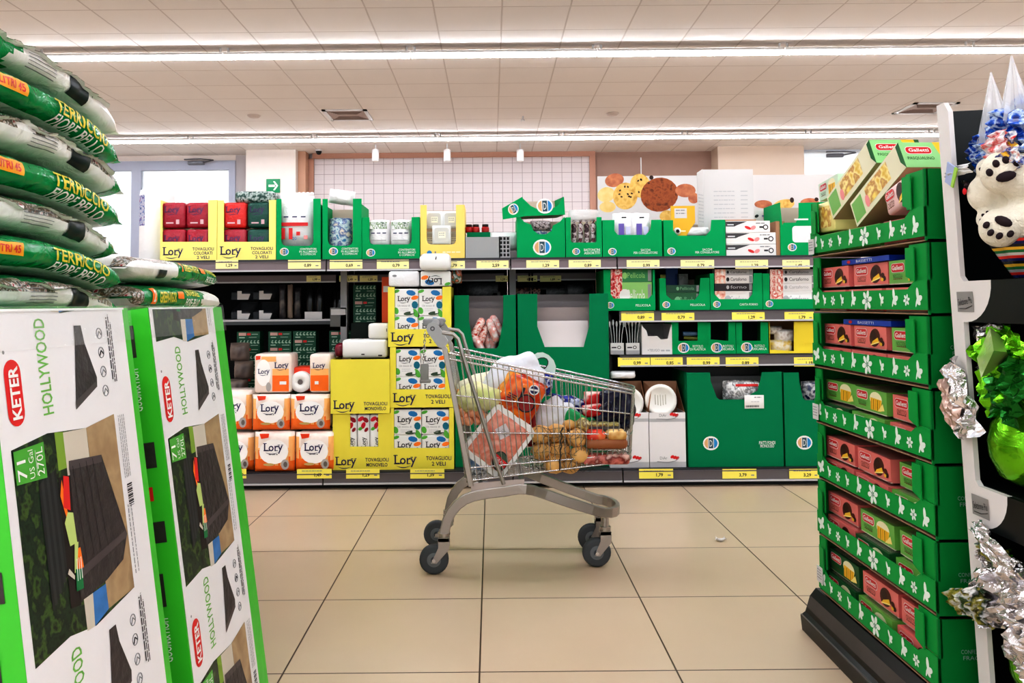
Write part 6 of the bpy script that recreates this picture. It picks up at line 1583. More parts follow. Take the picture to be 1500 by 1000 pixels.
# ================================================================== SOIL BAGS
BG = mat('soil bag green', (0, 142, 78), .2, bump=(9, 1.0, 2.2), var=.12, vscale=8); BW = mat('soil bag grey white', (236, 232, 230), .36, bump=(8, 1.0, 2.0), var=.08); BLK = mat('soil bag black label', (20, 34, 38), .35)
STRIP = speckle('soil bag printed top', [(30, 40, 36), (200, 196, 190), (120, 90, 60), (60, 70, 60), (220, 214, 206), (150, 40, 50)], 46, .3, 4)
TYEL = mat('soil bag yellow text', (222, 206, 70), .35); TWH = mat('soil bag white text', (240, 244, 240), .35); TORL = mat('soil bag orange label', (246, 170, 40), .35)
def bag_surface(L_, W_, H_, droop, seed, n=3.1):
    def prof(y):
        s_ = min(1, abs(2 * y / L_ - 1))
        hk = max(.05, (1 - s_ ** 11) ** .5); wk = 1 - .08 * s_ ** 8
        return W_ / 2 * wk, H_ / 2 * hk
    def finish(x, y, z, w_, h_):
        nx, nz = x / w_ ** 2, z / h_ ** 2; l = math.hypot(nx, nz) or 1
        q = .010 * noise.noise(V3((x * 4 + seed * 5.3, y * 5, z * 9 + seed))) + .0055 * noise.noise(V3((x * 10 + y * 12, y * 26 + seed - z * 30, z * 14)))
        d = droop * max(0, (y / L_ - .45) / .55) ** 1.7
        return V3((x + nx / l * q, y, z + nz / l * q * .5 - d))
    def S(u, v):
        y = L_ * u; w_, h_ = prof(y); a = 2 * PI * v
        c, s_ = math.cos(a), math.sin(a)
        return finish(math.copysign(abs(c) ** (2 / n), c) * w_, y, math.copysign(abs(s_) ** (2 / n), s_) * h_, w_, h_)
    def side(y, z, lift):
        w_, h_ = prof(y); q = max(-.98, min(.98, z / h_)); x = w_ * (1 - abs(q) ** n) ** (1 / n)
        p = finish(x, y, q * h_, w_, h_); nx, nz = x / w_ ** 2, q * h_ / h_ ** 2; l = math.hypot(nx, nz)
        return p + V3((nx / l, 0, nz / l)) * lift
    return S, side
def wrap(mb, vs, fs, m, side, lift, cuts_y, cuts_z):
    bm = bmesh.new(); bv = [bm.verts.new((0, a, b)) for a, b in vs]
    for f_ in fs:
        try: bm.faces.new([bv[i] for i in f_])
        except ValueError: pass
    for ax_, cs in ((1, cuts_y), (2, cuts_z)):
        for c in cs:
            no = V3((0, 1, 0)) if ax_ == 1 else V3((0, 0, 1)); co = V3((0, c, 0)) if ax_ == 1 else V3((0, 0, c))
            bmesh.ops.bisect_plane(bm, geom=bm.verts[:] + bm.edges[:] + bm.faces[:], plane_co=co, plane_no=no)
    bm.verts.index_update()
    out = [side(v.co.y, v.co.z, lift) for v in bm.verts]; ff = [[v.index for v in f_.verts] for f_ in bm.faces]
    bm.free(); mb.add(out, ff, m, True)
def wrap_text(mb, t, y0, z0, w_, h_, m, side, lift=.004, slant=0.0, bold=.03):
    vs, fs, W_ = text_geo(t, bold)
    vs = [(y0 + a * w_ / W_, z0 + b * h_ + slant * a * w_ / W_) for a, b in vs]
    wrap(mb, vs, fs, m, side, lift, [y0 + w_ * k / 10 for k in range(1, 10)], [z0 + h_ * k / 4 + slant * w_ / 2 for k in range(0, 5)])
def wrap_rect(mb, y0, z0, y1, z1, m, side, lift=.003):
    wrap(mb, [(y0, z0), (y1, z0), (y1, z1), (y0, z1)], [(0, 1, 2, 3)], m, side, lift, [y0 + (y1 - y0) * k / 8 for k in range(1, 8)], [z0 + (z1 - z0) * k / 6 for k in range(1, 6)])
def fins(mb, S, L_, m, seed):
    for e, sg in ((0.0, -1), (1.0, 1)):
        ring = [S(e, v / 20) for v in range(21)]
        cz = sum(p.z for p in ring) / 21
        pts = sorted(ring, key=lambda p: p.x); a, b = pts[0], pts[-1]; N = 14
        vs = []
        for k in range(N + 1):
            p = lerp(a, b, k / N); vs.append(V3((p.x, p.y - sg * .004, cz))); vs.append(V3((p.x, p.y + sg * (.028 + .008 * (k % 2)), cz + .010 * noise.noise(V3((k * .7, seed, e))) - .006)))
        mb.add(vs, [(2 * k, 2 * k + 1, 2 * k + 3, 2 * k + 2) for k in range(N)], m)
def soil_bag(kind, droop, seed, L_=.86, W_=.46, H_=.101):
    S, side = bag_surface(L_, W_, H_, droop, seed)
    m = MB()
    if kind == 'green':
        def mf(u, v): return BW if .66 < v < .93 and False else (BW if .70 + .02 * math.sin(u * 9 + seed) < v < .86 else BG)
    elif kind == 'white':
        def mf(u, v):
            e = .012 + .012 * math.sin(u * 11 + seed) + .008 * math.sin(u * 27)
            if (u < .07 or u > .93): return BG if (v < .06 or v > .94) else BW
            if e < v < e + .07: return STRIP
            return BG if e + .07 <= v < .42 else BW
    elif kind == 'cream':      # near half white, far half green
        def mf(u, v): return BG if u > .44 + .02 * math.sin(v * 40) and not (.62 < v < .9) else (STRIP if .07 < v < .15 and u < .44 else BW)
    elif kind == 'lime':       # near part green, far end white
        def mf(u, v): return BW if u > .70 + .02 * math.sin(v * 30) or .62 < v < .9 else (STRIP if u < .07 else BG)
    else:                      # rolled: green near end lapped over a white bag
        def mf(u, v):
            if u < .30 + .05 * math.sin(v * 25): return BG
            return STRIP if .08 < v < .12 else BW
    m.grid(S, 40, 32, mf); fins(m, S, L_, BG if kind in ('green', 'lime') else BW, seed)
    h2 = H_ / 2
    if kind in ('white', 'rolled'):
        # ragged folded seam along the side
        N = 40; vs = []
        for k in range(N + 1):
            y = L_ * (.1 + .78 * k / N); p = side(y, .016 + .008 * math.sin(k * .5 + seed), -.004)
            o_ = .012 + .016 * abs(noise.noise(V3((k * .35, seed, 3)))) + (.006 if k % 2 else 0)
            vs += [p, p + V3((o_, 0, .004 + .012 * noise.noise(V3((k * .3, seed, 8)))))]
        m.add(vs, [(2 * k, 2 * k + 1, 2 * k + 3, 2 * k + 2) for k in range(N)], BW)
        m.add([(v[0], v[1], v[2] + .0015) for v in vs], [(2 * k, 2 * k + 2, 2 * k + 3, 2 * k + 1) for k in range(N)], STRIP)
    if kind == 'green':
        wrap_rect(m, .145, -.012, .275, .018, TORL, side, .004); wrap_text(m, 'LITRI 45', .157, -.005, .105, .016, RED, side, .005, bold=.02)
        wrap_text(m, 'TERRICCIO', .42, -.012, .325, .031, TYEL, side, bold=.02); wrap_text(m, 'FIORE BELLO', .435, -.041, .295, .025, TWH, side, bold=.015)
        wrap_text(m, 'GREEN', .02, .006, .10, .03, TYEL, side)
    elif kind in ('white', 'rolled'):
        wrap_rect(m, .52, -.032, .62, .02, BLK, side); wrap_text(m, '9', .635, .0, .012, .018, INK, side, .003, bold=0)
        for k in range(5): wrap_rect(m, .30, .008 - .009 * k, .44, .010 - .009 * k, GREYINK, side, .002)
        if kind == 'white': wrap_rect(m, .78, -.04, .83, -.012, BG, side, .002)
    elif kind == 'cream':
        wrap_rect(m, .22, -.03, .30, .0, BLK, side); wrap_text(m, '2', .44, .002, .02, .03, ORANGE, side); wrap_text(m, 'GREEN-VIGOR', .475, .004, .155, .024, TYEL, side); wrap_rect(m, .65, .006, .71, .026, ORANGE, side); wrap_text(m, 'UNIVERSALE', .73, .010, .15, .018, TYEL, side, bold=.02); wrap_text(m, 'FIORE BELLO', .73, -.022, .15, .022, TWH, side, bold=.02)
    elif kind == 'lime':
        wrap_rect(m, .125, -.024, .165, .03, ORANGE, side, .003); wrap_text(m, '2', .135, -.014, .02, .036, TWH, side, .005); wrap_text(m, 'GREEN-VIGOR', .19, -.016, .17, .034, TYEL, side); wrap_rect(m, .375, -.004, .43, .022, ORANGE, side); wrap_text(m, 'UNIVERSALE', .45, .006, .145, .024, TYEL, side, bold=.02); wrap_text(m, 'FIORE BELLO', .45, -.028, .145, .026, TWH, side, bold=.02)
    return m
pb = {}
def bag_obj(kind, key, droop, seed, loc, rot, label, group, L_=.86):
    k = (kind, key)
    if k not in pb:
        o = soil_bag(kind, droop, seed, L_).build('soil_bag', None, loc, rot); pb[k] = o
    else:
        o = pb[k].copy(); COL.objects.link(o); o.location = loc; o.rotation_euler = rot
    tag(o, label, 'soil bag', group)
def pallet(x0, x1, y0, y1, label, zt=.13):
    W_ = mat('pallet wood', (176, 142, 104), .8, var=.15)
    t = thing('pallet', label, 'pallet', ((x0 + x1) / 2, (y0 + y1) / 2, 0), group='wooden pallets under the soil bags')
    w_, d_ = x1 - x0, y1 - y0
    for k in range(6): MB().box(-w_ / 2 + w_ * k / 6 + .01, -d_ / 2, zt - .022, -w_ / 2 + w_ * (k + 1) / 6 - .01, d_ / 2, zt, W_).build('board', t)
    for y in (-d_ / 2, -.05, d_ / 2 - .1):
        MB().box(-w_ / 2, y, .0, w_ / 2, y + .1, zt - .022, W_).build('bearer', t)
XB = -1.25 - .23
zt0 = 1.815; pn = .1085
pallet(-1.95, -1.27, 1.85, 2.72, 'wooden pallet under the near soil bag stack')
nb = 16
rr = random.Random(21)
base_top = zt0 - (nb - 1) * pn
for k in range(nb):
    kind = 'rolled' if k == 0 else ['white', 'green'][k % 2]
    dr = [.085, .08, .078, .076, .072, .066, .058, .05][k] if k < 8 else [.04, .03, .022, .022][min(k - 8, 3)]
    z = zt0 - k * pn
    adj = sum([0][:1])
    bag_obj(kind, min(k, 10 + k % 2), dr, k + 1, (XB + (.0 if k % 2 else -.012) + rr.uniform(-.008, .008), 1.84 + rr.uniform(-.012, .012), z), (0, 0, math.radians(rr.uniform(-.8, .8))),
            '%s soil bag, %s in the near stack at the left' % ({'rolled': 'white backed, green ended', 'white': 'grey white backed', 'green': 'green fronted'}[kind], ORD[k]), 'soil bags in the near stack')
pallet(-1.96, -1.28, 2.78, 3.72, 'wooden pallet under the far soil bag stack')
nb2 = 11; zf0 = 1.262; pf = .1055
for k in range(nb2):
    kind = ['cream', 'lime'][k % 2]
    bag_obj(kind, 10 + k % 2, .02, k + 31, (XB + rr.uniform(-.01, .01) + (.01 if k % 2 else 0), 2.77 + rr.uniform(-.015, .015), zf0 - k * pf), (0, 0, math.radians(rr.uniform(-1, 1))),
            '%s soil bag, %s in the far stack before the shelves' % ({'cream': 'half white half green', 'lime': 'green white ended'}[kind], ORD[k]), 'soil bags in the far stack', .93)

# ================================================================== CAKE TRAY DISPLAY (right)
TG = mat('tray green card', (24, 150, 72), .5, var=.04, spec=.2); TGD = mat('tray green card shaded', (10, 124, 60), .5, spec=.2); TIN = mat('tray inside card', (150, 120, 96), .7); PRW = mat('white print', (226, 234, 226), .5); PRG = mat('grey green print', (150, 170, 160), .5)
XT, YT0, YT1, TP = 1.098, 2.70, 1.985, .187
LT = YT0 - YT1; DT = .40
def tray_mesh(first=False):
    t = thing('cake_tray', 'x', 'display tray')
    f = Fr((0, 0, 0), (0, -1, 0), (0, 0, 1)); T = .005; Hh = TP - .004
    m = MB()
    # front with opening between the end posts
    lip = .066
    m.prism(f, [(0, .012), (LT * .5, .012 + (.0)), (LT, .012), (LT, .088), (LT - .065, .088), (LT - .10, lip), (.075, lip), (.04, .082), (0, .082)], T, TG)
    for k, (x, kind) in enumerate(((.035, 2), (.095, 0), (.16, 1), (.225, 0), (.30, 3), (.39, 4), (.475, 0), (.545, 3), (.61, 1), (.665, 3))):
        y = .038
        if kind == 0: butterfly(m, f, x, y, .020, PRW, .2, .0008, True)
        elif kind == 1: flower(m, f, x, y, .016, PRW, PRG, .0008)
        elif kind == 2: butterfly(m, f, x, y + .006, .026, PRW, .3, .0008)
        elif kind == 3: butterfly(m, f, x, y + .002, .027, PRW, -.15, .0008, True)
        else: flower(m, f, x, y, .030, PRW, PRG, .0008)
    m.build('front_lip', t)
    # end posts: folded tabs above the lip
    tabs = ([(.018, .075), (.05, .075), (.05, .15), (.018, .158)], [(LT - .10, .10), (LT - .058, .085), (LT - .058, .175), (LT - .10, .175)])
    for (a, b, z0), tb in zip(((.0, .048, .082), (LT - .098, LT, .088)), tabs):
        m = MB(); m.prism(f, [(a, z0), (b, z0), (b, Hh), (a, Hh)], T, TG, -.006); m.prism(f, tb, .003, TG, .004); m.build('corner_post', t)
    m = MB()
    m.box(T, -LT, .0, DT, 0, .004, TIN)
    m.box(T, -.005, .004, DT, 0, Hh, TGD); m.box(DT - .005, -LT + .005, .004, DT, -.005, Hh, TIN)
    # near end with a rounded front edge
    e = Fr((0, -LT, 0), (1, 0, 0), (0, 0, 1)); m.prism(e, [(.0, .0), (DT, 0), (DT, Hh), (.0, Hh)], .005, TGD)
    m.text(e, 'CONFEZIONE', .09, .10, .010, PRG, .001, w=.07); m.text(e, 'FRAGILE', .09, .085, .010, PRG, .001, w=.06)
    m.build('tray_body', t)
    return t
TR0 = tray_mesh()
for k in range(7):
    z = .148 + (6 - k) * TP
    lab = 'green card tray with white butterflies, %s of the cake display' % (ORD[k] if k < 6 else 'lowest')
    if k == 0: o = TR0; o.location = (XT, YT0, z); o['label'] = lab; o['group'] = 'stacked cake trays'
    else: dup(TR0, (XT + .003 * math.sin(k * 2), YT0, z), label=lab)
for k, z in ((0, .148 + 6 * TP + .03), (3, .148 + 3 * TP + .035), (6, .148 + .055)):
    m = MB(); m.box(-.0015, -.022, -.022, 0, .022, .03, PAPER); lines(m, Fr((-.0015, .022, 0), (0, -1, 0), (0, 0, 1)), .005, .038, .018, 4, .009, .003, GREYINK, k)
    put(m, 'paper_sticker', 'small white paper sticker on the far corner of the %s tray' % {0: 'topmost', 3: 'fourth', 6: 'lowest'}[k], 'sticker', (XT - .0055, YT0 - .02, z), 'white paper stickers')
# cake boxes
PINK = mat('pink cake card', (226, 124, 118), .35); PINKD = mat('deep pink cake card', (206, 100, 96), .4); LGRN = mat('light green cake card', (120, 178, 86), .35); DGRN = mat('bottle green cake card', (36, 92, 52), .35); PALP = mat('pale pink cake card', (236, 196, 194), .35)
CHOC = mat('chocolate print', (84, 32, 24), .4, var=.1, vscale=30); CHOCD = mat('dark chocolate print', (56, 22, 18), .4); CAKEY = mat('yellow cake print', (240, 190, 50), .4); CAKEL = mat('pale cake print', (248, 224, 140), .4); BADGE = mat('red badge', (208, 34, 44), .3)
def cake_print(m, f, w_, h_, name, img):
    # wordmark pill
    m.rrect(f, w_ * .06, h_ * .49, w_ * .43, h_ * .88, h_ * .15, WHITE, .0008); m.rrect(f, w_ * .07, h_ * .51, w_ * .42, h_ * .86, h_ * .14, BADGE, .0012)
    m.text(f, 'Galletti', w_ * .245, h_ * .60, h_ * .19, WHITE, .0018, bold=.02, w=w_ * .30)
    m.text(f, name, w_ * .245, h_ * .26, h_ * .17, mat('brown text', (120, 66, 50)) if img else mat('green text', (40, 100, 50)), .0012, w=w_ * .26); lines(m, f, w_ * .12, w_ * .36, h_ * .2, 1, .01, h_ * .04, mat('brown text', (120, 66, 50)), 3)
    # picture
    if img == 1:
        m.ell(f, w_ * .66, h_ * .5, w_ * .16, h_ * .40, CHOC, .0008, 16, rot=.3); m.ell(f, w_ * .62, h_ * .6, w_ * .09, h_ * .22, CHOCD, .0012, 12); m.poly(f, [(w_ * .54, h_ * .14), (w_ * .80, h_ * .30), (w_ * .76, h_ * .52), (w_ * .60, h_ * .34)], CAKEY, .0016); m.poly(f, [(w_ * .54, h_ * .14), (w_ * .80, h_ * .30), (w_ * .8, h_ * .36), (w_ * .55, h_ * .2)], CAKEL, .002)
        m.ell(f, w_ * .86, h_ * .42, w_ * .05, h_ * .12, CHOC, .0012, 10); m.ell(f, w_ * .9, h_ * .28, w_ * .05, h_ * .12, CHOCD, .0014, 10); m.ell(f, w_ * .85, h_ * .24, w_ * .04, h_ * .08, CAKEY, .0018, 8)
    else:
        m.ell(f, w_ * .68, h_ * .62, w_ * .19, h_ * .32, mat('cream white print', (236, 226, 190), .4), .0008, 16); m.poly(f, [(w_ * .52, h_ * .12), (w_ * .84, h_ * .12), (w_ * .86, h_ * .62), (w_ * .52, h_ * .66)], CAKEY, .0012)
        for q in range(5): m.rect(f, w_ * (.55 + .06 * q), h_ * .14, w_ * (.565 + .06 * q), h_ * .6, CHOC if q % 2 else mat('orange cake print', (224, 140, 40)), .0016)
        m.poly(f, [(w_ * .74, h_ * .1), (w_ * .95, h_ * .2), (w_ * .9, h_ * .5)], CAKEL, .002)
cake_pro = {}
CW, CH, CD = .205, .066, .14
def cake(kind, loc, label, tilt=0.0, yaw=0.0):
    mm, nm, img = {'pink': (PINK, 'OVETTO', 1), 'green': (LGRN, 'NOCCIOLA', 0), 'dark': (DGRN, 'LIMONE', 0)}[kind]
    if kind not in cake_pro:
        t = thing('cake_box', 'x', 'cake box', group='boxed cakes in the green trays')
        m = MB(); m.box(0, -CW, 0, CD, 0, CH, mm); f = Fr((0, 0, 0), (0, -1, 0), (0, 0, 1)); cake_print(m, f, CW, CH, nm, img)
        m.box(0.0, -CW, -.0005, .004, 0, .0025, mat('pale box edge', (226, 206, 196), .5))
        m.build('box', t)
        m = MB(); m.prism(Fr((CD / 2, 0, CH), (0, 1, 0), (1, 0, 0)), [(-CW + .01, -CD / 2 + .01), (-.01, -CD / 2 + .01), (-.01, CD / 2 - .01), (-CW + .01, CD / 2 - .01)], .0006, mat('lid card pale', (236, 206, 196), .4), .0006); m.build('lid', t)
        cake_pro[kind] = t; t.location = loc
    else:
        t = dup(cake_pro[kind], loc)
    t.rotation_euler = (tilt, 0, yaw); t['label'] = label
rowsU = [None, ['pink', 'pink', 'green'], ['pink', 'pink', 'green'], ['green', 'green', 'pink'], ['pink', 'pink', 'green'], ['pink', 'green', 'green'], ['dark', 'pink', 'pink']]
rowsL = [None, ['pink', 'pink', 'pink'], ['pink', 'pink', 'pink'], ['dark', 'green', 'pink'], ['pink', 'pink', 'green'], ['pink', 'dark', 'green'], ['dark', 'green', 'pink']]
cname = {'pink': 'pink', 'green': 'light green', 'dark': 'bottle green'}
rr = random.Random(9)
pos = ['far end', 'middle', 'near end']
for k in range(1, 7):
    zt = .148 + (6 - k) * TP
    for lay, rws in ((0, rowsL), (1, rowsU)):
        for j in range(3):
            y = YT0 - .012 - j * (CW + .022) - rr.uniform(0, .008)
            cake(rws[k][j], (XT + .016 + rr.uniform(0, .012) + (.012 if lay else 0), y, zt + .006 + lay * (CH + .010)), '%s cake box, %s row, %s of the %s tray' % (cname[rws[k][j]], ['lower', 'upper'][lay], pos[j], ORD[k] if k < 6 else 'lowest'), 0, rr.uniform(-.03, .03))
zt = .148 + 6 * TP
for j, kind in enumerate(('green', 'green', 'pink')):
    cake(kind, (XT + .02, YT0 - .012 - j * (CW + .022), zt + .006), '%s cake box, bottom row, %s of the topmost tray' % (cname[kind], pos[j]))
# blue sheet pack in the third and second trays
for k, (zz_, lab) in enumerate(((.148 + 4 * TP + .150, 'thin blue pack lying on the pink cakes of the third tray'), (.148 + 5 * TP + .150, 'thin blue pack lying on the pink cakes of the second tray'))):
    m = MB(); m.box(0, -.40, 0, .14, -.1, .016, mat('cobalt pack', (30, 66, 168), .3)); f = Fr((0, 0, 0), (0, -1, 0), (0, 0, 1)); m.text(f, 'BASSETTI', .25, .004, .008, WHITE, w=.1); m.ell(f, .15, .008, .012, .005, BADGE, .001)
    put(m, 'blue_pack', lab, 'pack', (XT + .025, YT0 - .08, zz_))
# long boxes leaning out of the topmost tray
def long_box(loc, pitch, label, s=1.0):
    t = thing('long_cake_box', label, 'cake box', loc, (math.radians(pitch), 0, math.radians(3)), 'long boxed cakes on the topmost tray')
    L_, W_, H_ = .30, .15, .085
    m = MB(); BE = mat('beige box side', (188, 160, 126), .45, var=.05); PG = mat('mint box card', (150, 206, 140), .4)
    m.box(0, -L_, 0, W_, 0, H_, PG)
    b = Fr((0, 0, 0), (0, -1, 0), (1, 0, 0)); m.rect(Fr((0, 0, 0), (1, 0, 0), (0, -1, 0)), .0, .0, W_, L_, BE, .0008)
    f = Fr((0, 0, 0), (0, -1, 0), (0, 0, 1)); m.rect(f, 0, 0, L_, H_, mat('cream box side', (226, 220, 190), .4), .0006); m.rect(f, L_ * .3, H_ * .2, L_ * .75, H_ * .9, speckle('yellow cake photo', [(220, 180, 60), (244, 226, 150), (190, 130, 60), (240, 214, 110)], 26, .4), .001); m.ell(f, L_ * .3, H_ * .4, .012, .02, mat('pink print', (236, 150, 150)), .0014)
    m.rect(f, L_ * .02, H_ * .1, L_ * .22, H_ * .9, LGRN, .001)
    e = Fr((0, -L_, 0), (1, 0, 0), (0, 0, 1))
    m.rrect(e, W_ * .08, H_ * .52, W_ * .58, H_ * .82, H_ * .12, WHITE, .0008); m.rrect(e, W_ * .09, H_ * .54, W_ * .57, H_ * .8, H_ * .11, BADGE, .0012); m.text(e, 'Galletti', W_ * .33, H_ * .61, H_ * .13, WHITE, .0018, bold=.02, w=W_ * .38)
    m.text(e, 'PASQUALINO', W_ * .33, H_ * .3, H_ * .12, mat('green text', (40, 100, 50)), .0012, w=W_ * .5)
    m.poly(e, [(W_ * .64, H_), (W_ * .9, H_), (W_ * .97, 0), (W_ * .78, 0)], CAKEY, .001); m.poly(e, [(W_ * .9, H_), (W_ * 1.0, H_), (W_, H_ * .4), (W_ * .95, .2 * H_)], DGRN, .001)
    m.build('box', t)
    m = MB(); m.prism(Fr((0, -L_ + .001, 0), (0, 0, 1), (1, 0, 0)), [(0, .0), (H_, 0), (H_ * .8, -.012), (H_ * .2, -.012)], .001, DGRN); m.build('end_flap', t)
long_box((XT + .015, 2.55, 1.385), -27, 'long mint green cake box leaning out of the topmost tray, farther one')
long_box((XT + .02, 2.395, 1.345), -27, 'long mint green cake box leaning out of the topmost tray, nearer one')
m = MB(); m.rbox(0, -.14, 0, .14, 0, .075, .012, PALP, 2); cake_print(m, Fr((0, 0, 0), (0, -1, 0), (0, 0, 1)), .14, .075, 'OVETTO', 1)
put(m, 'cake_box', 'pale pink cake box wrapped in film at the near end of the topmost tray', 'cake box', (XT + .02, YT1 + .23, zt + .085), 'boxed cakes in the green trays', (math.radians(-14), 0, 0))
m = MB(); m.box(0, -.15, 0, .15, 0, .06, mat('pale mint card', (206, 222, 200), .4)); cake_print(m, Fr((0, 0, 0), (0, -1, 0), (0, 0, 1)), .15, .06, 'PASQUALINO', 0)
put(m, 'cake_box', 'pale mint cake box standing highest at the far end of the topmost tray', 'cake box', (XT + .03, YT0 - .012, zt + .19), 'boxed cakes in the green trays', (math.radians(-5), 0, 0))
m = MB(); m.rbox(0, -.135, 0, .15, 0, .10, .004, mat('cream yellow cake card', (236, 222, 150), .35), 1); m.rect(Fr((0, 0, 0), (0, -1, 0), (0, 0, 1)), .02, .015, .11, .085, speckle('yellow cake photo', [(220, 180, 60), (244, 226, 150), (190, 130, 60), (240, 214, 110)], 26, .4), .0006)
put(m, 'cake_box', 'cream yellow cake box under the pale mint one in the topmost tray', 'cake box', (XT + .02, YT0 - .012, zt + .08), 'boxed cakes in the green trays')
m = MB(); m.rbox(0, -.12, 0, .12, 0, .07, .01, CAKEY, 1); m.rect(Fr((0, -.12, 0), (1, 0, 0), (0, 0, 1)), .02, .01, .1, .06, CAKEL, .001); put(m, 'yellow_box', 'yellow box behind the long cake boxes on the topmost tray', 'box', (XT + .22, YT1 + .24, zt + .155))
m = MB(); m.box(0, -.2, 0, .16, 0, .13, PINKD); put(m, 'cake_box', 'deep pink cake box under the yellow box in the topmost tray', 'cake box', (XT + .2, YT1 + .32, zt + .006), 'boxed cakes in the green trays')
# plinth
m = MB(); xo = XT - .045
pr = [(0, .0), (-.005, .05), (.012, .062), (.03, .115), (.05, .14), (.5, .14), (.5, 0)]
m.prism(Fr((xo, YT1 - .045, 0), (1, 0, 0), (0, 0, 1)), pr, (YT0 + .09 - YT1), mat('black plinth plastic', (30, 28, 28), .4))
m.box(xo - .004, YT1 - .045, .05, xo + .012, YT0 + .045, .054, mat('plinth edge', (96, 92, 90), .3))
m.quad((xo + .0125, YT0 + .045, .063), (xo + .0125, YT1 - .045, .063), (xo + .0297, YT1 - .045, .1155), (xo + .0297, YT0 + .045, .1155), mat('worn plinth face', (76, 70, 68), .5, var=.2))
put(m, 'display_plinth', 'black worn plastic plinth under the cake tray display', 'plinth', (0, 0, 0))
m = MB(); m.box(XT + .02, YT1 + .01, .1405, XT + .38, YT0 - .02, .147, mat('dark wood', (74, 52, 40), .8, var=.3)); put(m, 'wood_board', 'dark board between the plinth and the lowest cake tray', 'board', (0, 0, 0))
# ================================================================== WHITE EASTER DISPLAY STAND (far right)
SB = mat('stand white card', (222, 216, 214), .5); SK = mat('stand black card', (10, 16, 18), .35)
LS = math.radians(2.26); XS, YS = 1.1625, 1.93
st = thing('display_stand', 'white card display stand with black shelf bands at the right edge', 'display stand', (XS, YS, .142), (0, -LS, 0))
z_off = .142
f = Fr((0, 0, -z_off), (0, -1, 0), (0, 0, 1))
WS = .72
m = MB()
m.prism(f, [(0, z_off), (.046, z_off), (.046, 1.575), (.03, 1.60), (0, 1.60)], .012, SB)
def band(z0, z1):
    curve = [(.058 + .102 * math.sin(t * PI / 2 / 8) ** 1.0, z0 + (z1 - z0) * (1 - math.cos(t * PI / 2 / 8))) for t in range(9)]
    m.prism(f, [(.046, z0)] + curve + [(.046 + .012, z1), (.046, z1 + .012)], .012, SB)
    m.prism(f, curve + [(WS, z1), (WS, z0)], .012, SK)
for z0, z1 in ((1.068, 1.165), (.588, .683), (z_off, .2)): band(z0, z1)
m.prism(f, [(WS - .046, z_off), (WS, z_off), (WS, 1.6), (WS - .046, 1.6)], .012, SB, .0005)
for z0, z1 in ((1.092, 1.140), (.612, .660)):
    m.rect(f, .028, z0, .092, z1, mat('grey price card', (150, 146, 144), .5), .0012); g = f.sub(.06, (z0 + z1) / 2, .12)
    m.text(g, 'Selezione Piu', 0, -.006, .016, INK, .002, w=.054); m.tube([g.p(-.026, -.013, .002), g.p(.0, -.016, .002), g.p(.026, -.012, .002)], .0008, INK, 4)
m.build('front_frame', st)
m = MB()
m.box(.012, -.012, 0, .42, 0, 1.44, SB); m.box(.012, -.013, 0, .42, -.012, 1.44, SK)
m.box(.40, -WS, 0, .41, -.013, 1.44, SK); m.box(.012, -WS, 0, .42, -WS + .012, 1.44, SB)
m.build('body', st)

for z in (.2, .685, 1.165): MB().box(.012, -WS + .012, z - z_off - .012, .40, -.013, z - z_off, SK).build('shelf', st)
m = MB(); m.box(XS - .02, YS - WS - .03, .0, XS + .42, YS + .0, .1405, mat('black plinth plastic', (30, 28, 28), .4)); m2 = m

def sx(z): return XS - math.tan(LS) * (z - z_off)          # front plane x at a height
SILV = mat('silver foil', (214, 210, 212), .16, metal=.9, bump=(26, .7, 1.5)); GREENF = mat('green foil', (120, 196, 40), .2, metal=.75, bump=(16, .6, 1.4), var=.2); LIMEF = mat('pale lime foil', (196, 224, 140), .22, metal=.5, bump=(8, .3, 1)); DGF2 = mat('deep green foil', (30, 110, 40), .2, metal=.7, bump=(18, .7, 1.4)); BLUEF = speckle('blue starred foil', [(10, 40, 120), (20, 90, 200), (200, 220, 240), (12, 50, 150), (30, 120, 220)], 36, .12, 3, bump=.3); GOLDF = speckle('silver green printed foil', [(60, 80, 40), (200, 200, 196), (150, 140, 60), (40, 60, 36), (220, 216, 214)], 22, .15, 3, bump=.3)
CELLO = clear('cellophane', (236, 236, 240), .45, .06, (14, .9, 1.2))
def crumple(mb, c, w_, h_, d_, m, seed, n=14, rot=0.0, taper=1.0):
    """crumpled foil sheet facing the aisle"""
    def fn(u, v):
        a, b = u - .5, v - .5
        k = 1 + (taper - 1) * v
        q = noise.noise(V3((u * 5 + seed * 3.3, v * 5, seed))); q2 = noise.noise(V3((u * 12, v * 12 + seed, 4.2)))
        y, z = a * w_ * k * (1 + .25 * noise.noise(V3((v * 4, seed, 1)))), b * h_ * (1 + .25 * noise.noise(V3((u * 4, seed, 7))))
        y, z = y * math.cos(rot) - z * math.sin(rot), y * math.sin(rot) + z * math.cos(rot)
        return V3(c) + V3((d_ * (q + .6 * q2) + .02 * (a * a + b * b) * 2, -y, z))
    mb.grid(fn, n, n, m, False)
